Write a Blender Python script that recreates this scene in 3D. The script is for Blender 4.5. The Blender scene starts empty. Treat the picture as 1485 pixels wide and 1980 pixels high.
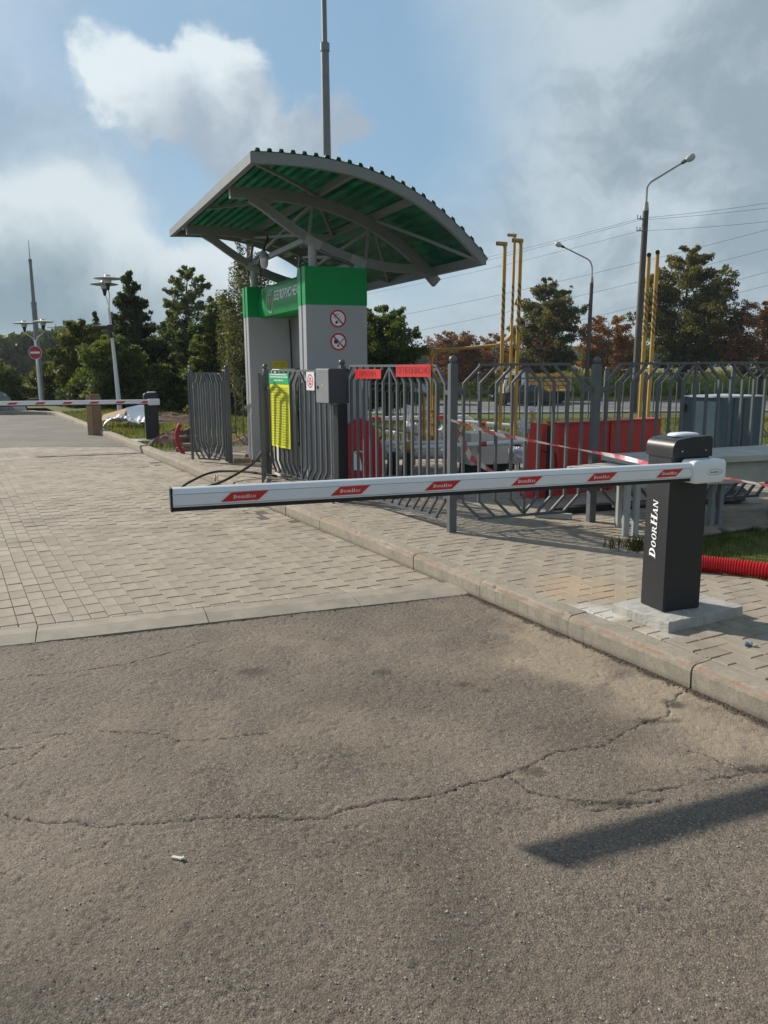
import bpy, bmesh, math, random
import numpy as np
from mathutils import Vector, Matrix
random.seed(7)
RNG = np.random.default_rng(7)
R = math.radians
C = bpy.context.scene.collection
SC = bpy.context.scene

# ---------------------------------------------------------------- camera
EYE = 1.55
cam = bpy.data.cameras.new("camera")
cam_o = bpy.data.objects.new("camera", cam)
C.objects.link(cam_o)
cam.sensor_fit = 'VERTICAL'
cam.sensor_height = 24.0
cam.lens = 24.0 * 1544.0 / 1980.0
cam.clip_end = 3000
cam.clip_start = 0.05
_x = Vector((0.99997564, -0.00127492, -0.00686194))
_y = Vector((0.00697937, 0.18266513, 0.98315041))
_z = _x.cross(_y).normalized()
_m = Matrix((_x, _y, _z)).transposed().to_4x4()
_m.translation = Vector((0, 0, EYE))
cam_o.matrix_world = _m
SC.camera = cam_o

# ---------------------------------------------------------------- exposure
SC.view_settings.view_transform = 'Standard'
SC.view_settings.look = 'None'
SC.view_settings.exposure = 0.20
SC.view_settings.gamma = 1.0
SC.view_settings.use_curve_mapping = False
SC.cycles.max_bounces = 6
SC.cycles.transparent_max_bounces = 12

# ---------------------------------------------------------------- sun
SUN_DIR = Vector((-0.700, 0.474, 0.510)).normalized()
sun = bpy.data.lights.new("sun", 'SUN')
sun.energy = 5.0
sun.angle = R(1.1)
sun.color = (1.0, 0.93, 0.82)
sun_o = bpy.data.objects.new("sun", sun)
C.objects.link(sun_o)
sun_o.rotation_euler = SUN_DIR.to_track_quat('Z', 'Y').to_euler()

# ---------------------------------------------------------------- sky with clouds
class NG:
    """tiny node-graph helper"""
    def __init__(s, tree): s.t = tree
    def n(s, typ, **kw):
        nd = s.t.nodes.new(typ)
        for k, v in kw.items(): setattr(nd, k, v)
        return nd
    def link(s, a, b): s.t.links.new(a, b)
    def put(s, sock, v):
        if isinstance(v, bpy.types.NodeSocket): s.link(v, sock)
        else: sock.default_value = v
    def m(s, op, a, b=0.0, c=None, clamp=False):
        nd = s.n('ShaderNodeMath', operation=op, use_clamp=clamp)
        s.put(nd.inputs[0], a); s.put(nd.inputs[1], b)
        if c is not None: s.put(nd.inputs[2], c)
        return nd.outputs[0]
    def vm(s, op, a, b=(0, 0, 0)):
        nd = s.n('ShaderNodeVectorMath', operation=op)
        s.put(nd.inputs[0], a); s.put(nd.inputs[1], b)
        return nd.outputs[0]
    def noise(s, vec, scale, detail=4, rough=.55, dist=0.0, lac=2.0):
        nd = s.n('ShaderNodeTexNoise')
        s.put(nd.inputs['Vector'], vec)
        nd.inputs['Scale'].default_value = scale
        nd.inputs['Detail'].default_value = detail
        nd.inputs['Roughness'].default_value = rough
        nd.inputs['Distortion'].default_value = dist
        nd.inputs['Lacunarity'].default_value = lac
        return nd.outputs['Fac']
    def ss(s, v, lo, hi, a=0.0, b=1.0):
        nd = s.n('ShaderNodeMapRange', interpolation_type='SMOOTHSTEP')
        s.put(nd.inputs[0], v)
        for i, k in enumerate((lo, hi, a, b)): s.put(nd.inputs[i + 1], k)
        return nd.outputs[0]
    def mix(s, f, a, b, blend='MIX'):
        nd = s.n('ShaderNodeMix', data_type='RGBA', blend_type=blend)
        s.put(nd.inputs[0], f)
        s.put(nd.inputs[6], a if isinstance(a, bpy.types.NodeSocket) else (*a[:3], 1))
        s.put(nd.inputs[7], b if isinstance(b, bpy.types.NodeSocket) else (*b[:3], 1))
        return nd.outputs[2]

world = bpy.data.worlds.new("World")
SC.world = world
world.use_nodes = True
wt = world.node_tree
wt.nodes.clear()
g = NG(wt)
SKY_STRENGTH = 0.10
sky = g.n('ShaderNodeTexSky', sky_type='NISHITA', sun_disc=False)
sky.sun_elevation = R(30.5)
sky.sun_rotation = math.atan2(SUN_DIR.x, SUN_DIR.y)
sky.air_density = 1.0
sky.dust_density = 1.6
sky.ozone_density = 1.4
tc = g.n('ShaderNodeTexCoord').outputs['Generated']
sep = g.n('ShaderNodeSeparateXYZ'); g.link(tc, sep.inputs[0])
X, Y, Z = sep.outputs
# soft warp of the look-up so that cloud rims curl
wn = g.n('ShaderNodeTexNoise'); g.link(tc, wn.inputs['Vector'])
wn.inputs['Scale'].default_value = 7.0; wn.inputs['Detail'].default_value = 5
warp = g.vm('MULTIPLY', g.vm('SUBTRACT', wn.outputs['Color'], (.5, .5, .5)), (.13, .13, .13))
wv = g.vm('ADD', tc, warp)
sep2 = g.n('ShaderNodeSeparateXYZ'); g.link(wv, sep2.inputs[0])
WX, WY, WZ = sep2.outputs
front = g.ss(Y, 0.05, 0.5)
high = g.ss(Z, .42, .80)
def blob(cx, cz, rx, rz, sharp=1.0):
    a = g.m('DIVIDE', g.m('SUBTRACT', WX, cx), rx)
    b = g.m('DIVIDE', g.m('SUBTRACT', WZ, cz), rz)
    d = g.m('SQRT', g.m('ADD', g.m('MULTIPLY', a, a), g.m('MULTIPLY', b, b)))
    return g.m('SUBTRACT', 1.0, d)
def union(lst):
    r = lst[0]
    for q in lst[1:]: r = g.m('MAXIMUM', r, q)
    return r
fine = g.noise(wv, 9.0, 7, .58)
fine2 = g.noise(tc, 22.0, 6, .6)
broad = g.noise(tc, 2.6, 5, .5)
fz = g.m('SUBTRACT', fine, .5)
f2 = g.m('SUBTRACT', fine2, .5)
# the white cumulus over the canopy: puffs, and its grey underside trailing to the right
mA = union([blob(-.275, .292, .055, .055), blob(-.235, .262, .085, .055), blob(-.19, .300, .06, .062),
            blob(-.155, .285, .06, .055), blob(-.175, .245, .10, .06), blob(-.10, .250, .085, .055), blob(-.052, .240, .04, .040)])
covA = g.m('MULTIPLY', g.ss(g.m('ADD', g.m('ADD', mA, g.m('MULTIPLY', fz, 1.7)), g.m('MULTIPLY', f2, .9)), -.03, .42), front)
brA = g.ss(g.m('ADD', g.m('ADD', g.m('MULTIPLY', WX, -2.6), g.m('MULTIPLY', WZ, 6.5)), g.m('MULTIPLY', fz, 1.5)), 1.80, 2.60)
# the bank low on the left
mB = union([blob(-.40, .150, .20, .075), blob(-.31, .140, .10, .055), blob(-.24, .105, .10, .055), blob(-.36, .06, .40, .07), blob(-.16, .08, .12, .05)])
covB = g.m('MULTIPLY', g.ss(g.m('ADD', mB, g.m('MULTIPLY', fz, .7)), -.05, .40), front)
brB = g.ss(g.m('ADD', g.m('ADD', WZ, g.m('MULTIPLY', WX, .25)), g.m('MULTIPLY', fz, .12)), -.035, .085)
# thin veils everywhere, closing to a grey sheet on the right
cx = g.ss(g.m('ADD', g.m('ADD', g.m('ADD', X, g.m('MULTIPLY', g.ss(Y, .15, -.5), .35)), g.m('MULTIPLY', Z, .12)), g.m('MULTIPLY', g.m('SUBTRACT', broad, .5), .40)), .02, .24)  # Y term: unseen overcast added behind the camera to dim the fill light
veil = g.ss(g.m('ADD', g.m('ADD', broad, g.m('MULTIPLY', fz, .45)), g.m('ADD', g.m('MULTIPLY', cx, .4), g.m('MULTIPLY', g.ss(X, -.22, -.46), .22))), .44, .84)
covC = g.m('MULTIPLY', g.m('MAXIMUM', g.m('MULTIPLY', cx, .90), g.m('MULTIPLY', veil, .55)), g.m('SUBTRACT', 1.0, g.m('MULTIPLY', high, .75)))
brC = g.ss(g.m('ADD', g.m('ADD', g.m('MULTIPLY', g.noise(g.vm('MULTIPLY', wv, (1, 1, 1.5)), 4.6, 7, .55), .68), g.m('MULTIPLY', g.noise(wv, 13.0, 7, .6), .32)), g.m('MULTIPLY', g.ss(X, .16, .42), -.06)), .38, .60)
low = g.ss(Z, .16, 0.0)
base = g.mix(g.ss(Z, .42, .85, .72, .15), sky.outputs[0], (2.3, 3.95, 5.6))
base = g.mix(g.m('MULTIPLY', low, .75), base, (4.6, 5.4, 5.9))
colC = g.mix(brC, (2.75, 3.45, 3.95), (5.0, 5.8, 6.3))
colB = g.mix(brB, (1.75, 2.65, 3.2), (6.2, 6.9, 7.2))
colA = g.mix(brA, (3.3, 4.0, 4.75), (6.9, 7.6, 7.9))
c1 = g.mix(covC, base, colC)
c2 = g.mix(g.m('MULTIPLY', covB, .93), c1, colB)
c3 = g.mix(g.m('MULTIPLY', covA, .95), c2, colA)
hz = g.ss(Z, .055, 0.0)
c4 = g.mix(g.m('MULTIPLY', hz, .6), c3, (3.9, 4.35, 4.5))
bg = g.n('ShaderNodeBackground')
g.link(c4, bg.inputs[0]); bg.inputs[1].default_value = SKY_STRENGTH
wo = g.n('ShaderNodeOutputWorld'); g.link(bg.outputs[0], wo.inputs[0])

# ---------------------------------------------------------------- materials
MATS = {}
def mat(name, col, rough=.6, metal=0.0, vary=.12, vscale=6.0, bump=0.0, bscale=60.0, col2=None, dirt=0.0, dirtcol=(.12, .10, .08),
        spec=.5, rand=0.0, coat=0.0, coord='Object'):
    """base colour + large soft variation + fine relief + optional dirt blotches; rand = brightness spread between objects"""
    if name in MATS: return MATS[name]
    m = bpy.data.materials.new(name); m.use_nodes = True
    t = m.node_tree; q = NG(t); b = t.nodes['Principled BSDF']
    tcn = q.n('ShaderNodeTexCoord').outputs[coord]
    n1 = q.noise(tcn, vscale, 6, .6)
    a = tuple(c * (1 - vary) for c in col); z = tuple(min(1, c * (1 + vary)) for c in (col2 or col))
    c = q.mix(q.ss(n1, .3, .7), a, z)
    if dirt:
        n2 = q.noise(tcn, vscale * .45 + 1.3, 8, .68)
        c = q.mix(q.m('MULTIPLY', q.ss(n2, .48, .72), dirt), c, dirtcol)
    if rand:
        oi = q.n('ShaderNodeObjectInfo').outputs['Random']
        at = q.n('ShaderNodeAttribute', attribute_name='tint').outputs['Fac']
        f = q.m('ADD', 1 - rand * .5, q.m('MULTIPLY', q.m('FRACT', q.m('ADD', oi, at)), rand))
        nd = q.n('ShaderNodeHueSaturation'); q.link(c, nd.inputs['Color']); q.link(f, nd.inputs['Value']); c = nd.outputs[0]
    q.link(c, b.inputs['Base Color'])
    r = q.m('ADD', rough - .08, q.m('MULTIPLY', n1, .16), clamp=True)
    q.link(r, b.inputs['Roughness'])
    b.inputs['Metallic'].default_value = metal
    b.inputs['Specular IOR Level'].default_value = spec
    if coat: b.inputs['Coat Weight'].default_value = coat
    if bump:
        nb = q.noise(tcn, bscale, 5, .65)
        bn = q.n('ShaderNodeBump'); bn.inputs['Strength'].default_value = bump; bn.inputs['Distance'].default_value = .01
        q.link(nb, bn.inputs['Height']); q.link(bn.outputs[0], b.inputs['Normal'])
    MATS[name] = m
    return m

steel = mat('grey_steel_paint', (.098, .110, .118), .42, .0, .10, 5, .10, 90, dirt=.25, dirtcol=(.16, .15, .13))
steel_light = mat('pale_grey_steel_paint', (.34, .36, .36), .45, .0, .08, 4, .08, 90, dirt=.25, dirtcol=(.2, .19, .17))
white_paint = mat('white_paint', (.78, .80, .82), .30, 0, .03, 5, .04, 120, dirt=.10, dirtcol=(.5, .48, .44), coat=.3)
white_plain = mat('white_plastic', (.76, .78, .80), .35, 0, .03, 8, coat=.2)
black_rubber = mat('black_rubber', (.018, .018, .018), .7, 0, .2, 10, .2, 140)
anthracite = mat('anthracite_powder_coat', (.014, .0165, .020), .46, .0, .12, 5, .18, 420, dirt=.12, dirtcol=(.07, .065, .06))
black_hood = mat('black_plastic_hood', (.020, .021, .024), .42, .0, .1, 6, .05, 200)
red_sticker = mat('red_sticker', (.60, .022, .018), .35, 0, .06, 8)
red_paint = mat('red_enamel', (.60, .045, .035), .5, 0, .10, 4, .08, 60, dirt=.2, dirtcol=(.22, .04, .03))
yellow_paint = mat('yellow_pipe_paint', (.46, .27, .055), .45, 0, .10, 7, .1, 60, dirt=.25, dirtcol=(.32, .17, .05))
green_paint = mat('green_cladding', (.001, .25, .065), .42, 0, .05, 3, spec=.25)
grey_clad = mat('grey_cladding', (.34, .35, .365), .36, .0, .04, 2.5, .02, 40, dirt=.10, dirtcol=(.38, .36, .33))
white_print = mat('white_print', (.8, .8, .8), .5)
black_print = mat('black_print', (.015, .015, .015), .5)
concrete = mat('kerb_concrete', (.30, .265, .21), .85, 0, .16, 5, .55, 130, dirt=.5, dirtcol=(.20, .17, .135), rand=.10)
concrete_pale = mat('fresh_concrete', (.42, .405, .37), .85, 0, .14, 9, .8, 90, dirt=.6, dirtcol=(.27, .25, .215))
conc_pole = mat('concrete_pole', (.085, .075, .065), .8, 0, .2, 3, .3, 40)
bark = mat('bark', (.075, .060, .045), .9, 0, .3, 6, .6, 30)
birch_bark = mat('birch_bark', (.50, .48, .44), .8, 0, .3, 9, .3, 30, dirt=.8, dirtcol=(.06, .05, .045))
paver_dummy = None
brick_red = mat('brick_clay', (.30, .20, .13), .85, 0, .2, 12, .5, 90)
soil = mat('turned_soil', (.13, .075, .048), .95, 0, .55, 9, 1.0, 22, dirt=.7, dirtcol=(.07, .045, .03))
cardboard = mat('cardboard', (.34, .21, .115), .75, 0, .10, 5, .05, 50)
cardboard_dark = mat('cardboard_dark_brown', (.24, .145, .085), .75, 0, .10, 5, .05, 50)  # darker brown of the two-tone carton
foil = mat('white_packaging_film', (.70, .71, .74), .35, 0, .08, 6, .5, 14)
grey_wrap = mat('grey_tarpaulin', (.20, .20, .19), .7, 0, .3, 7, .5, 14)
tape_red = mat('tape_red', (.58, .05, .06), .4)
tape_white = mat('tape_white', (.74, .70, .70), .4)
glass = mat('lamp_glass', (.55, .58, .60), .12, 0, .1, 20, spec=.8)
tyre = mat('tyre_rubber', (.02, .02, .02), .8)
dark_glass = mat('car_glass', (.02, .025, .03), .08, 0, .05, 5, spec=.9)
wire_m = mat('wire_dark', (.16, .17, .18), .6)
hose_black = mat('black_hose', (.022, .02, .019), .5, 0, .3, 6, .2, 60)

# ---------------------------------------------------------------- mesh helpers
WL = {}
def wloc(o): return WL.get(o.name, Vector((0, 0, 0))) if o else Vector((0, 0, 0))
def tag(o, label=None, cat=None, group=None, kind=None):
    if label: o['label'] = label
    if cat: o['category'] = cat
    if group: o['group'] = group
    if kind: o['kind'] = kind
    return o
def empty(name, loc, label, cat, group=None):
    o = bpy.data.objects.new(name, None)
    o.empty_display_size = .1
    C.objects.link(o)
    o.location = loc
    WL[o.name] = Vector(loc)
    return tag(o, label, cat, group)
def link(name, me, parent=None, loc=None, smooth=False):
    o = bpy.data.objects.new(name, me)
    C.objects.link(o)
    if parent: o.parent = parent
    if loc is not None: o.location = loc
    return o

class MB:
    def __init__(s): s.v = []; s.f = []; s.sm = []; s.mi = []; s.cur = 0
    def add(s, vs, fs, smooth=False):
        k = len(s.v)
        s.v += [tuple(p) for p in vs]
        s.f += [tuple(i + k for i in q) for q in fs]
        s.sm += [smooth] * len(fs)
        s.mi += [s.cur] * len(fs)
    def hexa(s, lo, hi):
        """lo, hi: four corners each, counter-clockwise seen from above"""
        s.add(list(lo) + list(hi), [(3, 2, 1, 0), (4, 5, 6, 7), (0, 1, 5, 4), (1, 2, 6, 5), (2, 3, 7, 6), (3, 0, 4, 7)])
    def box(s, c, sx, sy, sz, ax=(1, 0), tilt=None, bev=0.0):
        """centre c; half-sizes from full sizes; ax = horizontal direction of its x axis"""
        X = Vector((ax[0], ax[1], 0)).normalized(); Yv = Vector((-X.y, X.x, 0)); Zv = Vector((0, 0, 1))
        if tilt is not None: X, Yv, Zv = tilt
        c = Vector(c)
        if not bev:
            P = lambda i, j, k: c + X * (i * sx / 2) + Yv * (j * sy / 2) + Zv * (k * sz / 2)
            s.hexa([P(-1, -1, -1), P(1, -1, -1), P(1, 1, -1), P(-1, 1, -1)], [P(-1, -1, 1), P(1, -1, 1), P(1, 1, 1), P(-1, 1, 1)])
            return
        rings = []
        for (z, ins) in ((-sz / 2, bev), (-sz / 2 + bev, 0), (sz / 2 - bev, 0), (sz / 2, bev)):
            a, b = sx / 2 - ins, sy / 2 - ins
            e = bev if ins == 0 else bev * .4
            pts = [(-a + e, -b), (a - e, -b), (a, -b + e), (a, b - e), (a - e, b), (-a + e, b), (-a, b - e), (-a, -b + e)]
            rings.append([c + X * p[0] + Yv * p[1] + Zv * z for p in pts])
        vs = [p for r in rings for p in r]; fs = [tuple(range(7, -1, -1)), tuple(range(24, 32))]
        for r in range(3):
            for i in range(8):
                j = (i + 1) % 8
                fs.append((r * 8 + i, r * 8 + j, r * 8 + 8 + j, r * 8 + 8 + i))
        s.add(vs, fs)
    def tube(s, path, rad, n=8, cap=True, smooth=True, flat=None):
        pts = [Vector(p) for p in path]
        rs = rad if isinstance(rad, (list, tuple)) else [rad] * len(pts)
        vs = []; fs = []
        ref = Vector((0, 0, 1))
        prev = None
        for i, p in enumerate(pts):
            d = (pts[min(i + 1, len(pts) - 1)] - pts[max(i - 1, 0)])
            if d.length < 1e-9: d = Vector((0, 0, 1))
            d.normalize()
            if prev is None:
                a = d.cross(ref)
                if a.length < .05: a = d.cross(Vector((1, 0, 0)))
                a.normalize()
            else:
                a = (prev - d * prev.dot(d))
                if a.length < 1e-6: a = d.cross(Vector((1, 0, 0)))
                a.normalize()
            prev = a
            b = d.cross(a)
            for k in range(n):
                t = 2 * math.pi * (k + .5) / n
                vs.append(p + (a * math.cos(t) + b * math.sin(t)) * rs[i])
        for i in range(len(pts) - 1):
            for k in range(n):
                k2 = (k + 1) % n
                fs.append((i * n + k, i * n + k2, (i + 1) * n + k2, (i + 1) * n + k))
        s.add(vs, fs, smooth)
        if cap:
            s.add(vs[:n], [tuple(range(n - 1, -1, -1))]); s.add(vs[-n:], [tuple(range(n))])
    def bar(s, a, b, wd, ht, up=(0, 0, 1)):
        """rectangular bar from a to b"""
        a = Vector(a); b = Vector(b); d = (b - a).normalized(); upv = Vector(up)
        sd = d.cross(upv)
        if sd.length < .01: sd = d.cross(Vector((1, 0, 0)))
        sd.normalize(); u2 = sd.cross(d)
        def ring(p): return [p - sd * wd / 2 - u2 * ht / 2, p + sd * wd / 2 - u2 * ht / 2, p + sd * wd / 2 + u2 * ht / 2, p - sd * wd / 2 + u2 * ht / 2]
        s.hexa(ring(a), ring(b))
    def sweep(s, path, wd, ht, side):
        """rectangular section swept along a path lying in a plane with normal `side`"""
        pts = [Vector(p) for p in path]; sd = Vector(side).normalized(); vs = []; fs = []
        for i, p in enumerate(pts):
            d = (pts[min(i + 1, len(pts) - 1)] - pts[max(i - 1, 0)]).normalized()
            u2 = sd.cross(d).normalized()
            vs += [p - sd * wd / 2 - u2 * ht / 2, p + sd * wd / 2 - u2 * ht / 2, p + sd * wd / 2 + u2 * ht / 2, p - sd * wd / 2 + u2 * ht / 2]
        m = len(pts)
        for i in range(m - 1):
            for k in range(4):
                k2 = (k + 1) % 4
                fs.append((i * 4 + k, i * 4 + k2, i * 4 + 4 + k2, i * 4 + 4 + k))
        fs += [(3, 2, 1, 0), (m * 4 - 4, m * 4 - 3, m * 4 - 2, m * 4 - 1)]
        s.add(vs, fs)
    def prism(s, poly, base, ax, up, nrm, t, smooth=False):
        """2-D polygon (a,b) in the plane base + a*ax + b*up, thickened by t along nrm"""
        B = Vector(base); A = Vector(ax); U = Vector(up); N = Vector(nrm).normalized(); n = len(poly)
        f0 = [B + A * p[0] + U * p[1] for p in poly]; f1 = [p + N * t for p in f0]
        fs = [tuple(range(n)), tuple(range(2 * n - 1, n - 1, -1))]
        s.add(f0 + f1, fs)
        s.add(f0 + f1, [(i, i + n, (i + 1) % n + n, (i + 1) % n) for i in range(n)], smooth)
    def lathe(s, prof, c, n=20, smooth=True, axis=None):
        c = Vector(c); vs = []; fs = []
        Zv = Vector(axis).normalized() if axis else Vector((0, 0, 1))
        Xv = Zv.cross(Vector((0, 1, 0)));
        if Xv.length < .05: Xv = Zv.cross(Vector((1, 0, 0)))
        Xv.normalize(); Yv = Zv.cross(Xv)
        for (r, z) in prof:
            for k in range(n):
                t = 2 * math.pi * k / n
                vs.append(c + Xv * (r * math.cos(t)) + Yv * (r * math.sin(t)) + Zv * z)
        for i in range(len(prof) - 1):
            for k in range(n):
                k2 = (k + 1) % n
                fs.append((i * n + k, i * n + k2, (i + 1) * n + k2, (i + 1) * n + k))
        s.add(vs, fs, smooth)
        if prof[0][0] > 1e-4: s.add(vs[:n], [tuple(range(n - 1, -1, -1))])
        if prof[-1][0] > 1e-4: s.add(vs[-n:], [tuple(range(n))])
    def ball(s, c, r, n=12, sz=1.0):
        s.lathe([(max(1e-5, r * math.sin(math.pi * i / 8)), -r * sz * math.cos(math.pi * i / 8)) for i in range(9)], c, n)
    def build(s, name, m, parent=None, origin=None, label=None, cat=None, group=None, kind=None, recalc=True):
        me = bpy.data.meshes.new(name)
        o0 = Vector(origin) if origin is not None else wloc(parent)
        me.from_pydata([(p[0] - o0.x, p[1] - o0.y, p[2] - o0.z) for p in s.v], [], s.f)
        for mm in (m if isinstance(m, (list, tuple)) else [m]): me.materials.append(mm)
        me.polygons.foreach_set('use_smooth', s.sm)
        if isinstance(m, (list, tuple)): me.polygons.foreach_set('material_index', s.mi)
        if recalc:
            bm = bmesh.new(); bm.from_mesh(me)
            bmesh.ops.remove_doubles(bm, verts=bm.verts, dist=1e-6)
            bmesh.ops.recalc_face_normals(bm, faces=bm.faces)
            if any(s.sm):
                for e in bm.edges:
                    if len(e.link_faces) == 2 and e.calc_face_angle(0) > .70: e.smooth = False
            bm.to_mesh(me); bm.free()
        o = bpy.data.objects.new(name, me)
        C.objects.link(o)
        if parent:
            o.parent = parent
            WL[o.name] = wloc(parent) if origin is None else Vector(origin)
            if origin is not None: o.location = o0 - wloc(parent)
        elif origin is not None:
            o.location = o0; WL[o.name] = o0
        return tag(o, label, cat, group, kind)

def mesh_np(name, V, F, m, smooth=False, attrs=None, parent=None):
    me = bpy.data.meshes.new(name)
    V = np.asarray(V, np.float32); F = np.asarray(F, np.int32); k = F.shape[1]
    me.vertices.add(len(V)); me.vertices.foreach_set('co', V.ravel())
    me.loops.add(F.size); me.loops.foreach_set('vertex_index', F.ravel())
    me.polygons.add(len(F)); me.polygons.foreach_set('loop_start', np.arange(0, F.size, k, dtype=np.int32))
    me.polygons.foreach_set('use_smooth', np.full(len(F), smooth))
    me.update(calc_edges=True)
    for an, (dom, arr) in (attrs or {}).items():
        a = me.attributes.new(an, 'FLOAT', dom); a.data.foreach_set('value', np.asarray(arr, np.float32))
    me.materials.append(m)
    o = bpy.data.objects.new(name, me); C.objects.link(o)
    if parent:
        o.parent = parent; o.location = -wloc(parent) if False else (0, 0, 0)
    return o

def vnoise(x, y, seed=0):
    """smooth value noise on arrays"""
    r = np.random.default_rng(seed).random((256, 256))
    xi = np.floor(x).astype(int); yi = np.floor(y).astype(int); fx = x - xi; fy = y - yi
    fx = fx * fx * (3 - 2 * fx); fy = fy * fy * (3 - 2 * fy)
    a = r[xi & 255, yi & 255]; b = r[(xi + 1) & 255, yi & 255]; c = r[xi & 255, (yi + 1) & 255]; d = r[(xi + 1) & 255, (yi + 1) & 255]
    return (a * (1 - fx) + b * fx) * (1 - fy) + (c * (1 - fx) + d * fx) * fy
def fbm(x, y, o=4, seed=0, gain=.5):
    s = 0; a = 1; t = 0
    for i in range(o):
        s = s + a * vnoise(x * 2 ** i + 17.3 * i, y * 2 ** i + 5.1 * i, seed + i); t += a; a *= gain
    return s / t

# frames used below
def v2(a): return Vector((a[0], a[1], 0)).normalized()
U = v2((-.478, .878))          # along the kerb, away from the camera
Vv = Vector((-U.y * -1, -U.x, 0))  # across the kerb, to the right
Vv = Vector((U.y, -U.x, 0))
KP = Vector((1.079, 4.345, 0))  # a point on the kerb foot
W = v2((.937, .35))            # along the near boom, to the right
NW = Vector((W.y, -W.x, 0))    # towards the camera
UK = v2((-.40, .917)); VK = v2((.917, .40))
KH = .12
UP = Vector((0, 0, 1))
def TS(t, s, z=0): return KP + U * t + Vv * s + UP * z

def terrain(x, y):
    a = np.clip((np.asarray(y, float) - 14.5) / 33.0, 0, 1); a = a * a * (3 - 2 * a)
    b = np.clip((np.asarray(x, float) + 9) / 9, 0, 1); b = b * b * (3 - 2 * b)
    far = np.clip((np.asarray(y, float) - 30) / 60.0, 0, 1)
    return -1.52 * a * np.maximum(b, far * .5)

# ================================================================ SETTING
def surf_mat(name, cols, nscale, rough=.9, bump=.3, bscale=80, dirt=None):
    m = bpy.data.materials.new(name); m.use_nodes = True; q = NG(m.node_tree); b = m.node_tree.nodes['Principled BSDF']
    co = q.n('ShaderNodeTexCoord').outputs['Object']
    n1 = q.noise(co, nscale, 8, .62); n2 = q.noise(co, nscale * 7.3, 4, .6)
    c = q.mix(q.ss(n1, .32, .68), cols[0], cols[1])
    c = q.mix(q.ss(n2, .35, .75), c, cols[2])
    if dirt: c = q.mix(q.m('MULTIPLY', q.ss(q.noise(co, dirt[1], 6, .6), .5, .68), dirt[2]), c, dirt[0])
    q.link(c, b.inputs['Base Color']); b.inputs['Roughness'].default_value = rough
    b.inputs['Specular IOR Level'].default_value = .25
    bn = q.n('ShaderNodeBump'); bn.inputs['Strength'].default_value = bump; bn.inputs['Distance'].default_value = .03
    q.link(q.noise(co, bscale, 4, .6), bn.inputs['Height']); q.link(bn.outputs[0], b.inputs['Normal'])
    return m
grass_ground = surf_mat('lawn_ground', [(.085, .110, .024), (.15, .155, .048), (.060, .080, .022)], .55, bscale=25, dirt=((.13, .10, .055), .25, .6))
m_ground = grass_ground

# ---- ground: one sheet to the horizon
gx = np.unique(np.concatenate([np.linspace(-700, -120, 10), np.linspace(-120, -20, 26), np.linspace(-20, 20, 81), np.linspace(20, 120, 41), np.linspace(120, 700, 10)]))
gy = np.unique(np.concatenate([np.linspace(-300, -10, 8), np.linspace(-10, 60, 141), np.linspace(60, 160, 41), np.linspace(160, 900, 12)]))
GX, GY = np.meshgrid(gx, gy)
GZ = terrain(GX, GY) - .06
def grid_faces(nx, ny):
    i = np.arange(ny - 1)[:, None] * nx + np.arange(nx - 1)[None]
    return np.stack([i, i + 1, i + 1 + nx, i + nx], -1).reshape(-1, 4)
ground = mesh_np('ground', np.stack([GX, GY, GZ], -1).reshape(-1, 3), grid_faces(len(gx), len(gy)), m_ground, True)
ground['kind'] = 'structure'

# ---- lawn to the right of the kerb (a sheet in kerb coordinates)
tt = np.concatenate([np.linspace(-5, 30, 141), np.linspace(31, 60, 30)]); sv = np.concatenate([np.linspace(.12, 12, 60), np.linspace(12.5, 60, 50)])
T2, S2 = np.meshgrid(tt, sv)
LX = KP.x + U.x * T2 + Vv.x * S2; LY = KP.y + U.y * T2 + Vv.y * S2
LZ = .085 + terrain(LX, LY) + (fbm(LX * 1.3, LY * 1.3, 3, 5) - .5) * .03 * np.clip((S2 - .3) * 3, 0, 1) - .45 * np.clip((LY - 40) / 6, 0, 1)
lawn = mesh_np('lawn', np.stack([LX, LY, LZ], -1).reshape(-1, 3), grid_faces(len(tt), len(sv)), grass_ground, True)
lawn['kind'] = 'structure'
lx = np.linspace(-45, -11.2, 50); ly = np.linspace(28.7, 60, 50); LX, LY = np.meshgrid(lx, ly)
far_lawn = mesh_np('lawn', np.stack([LX, LY, .075 + terrain(LX, LY)], -1).reshape(-1, 3), grid_faces(50, 50), grass_ground, True)
far_lawn['kind'] = 'structure'

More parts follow.
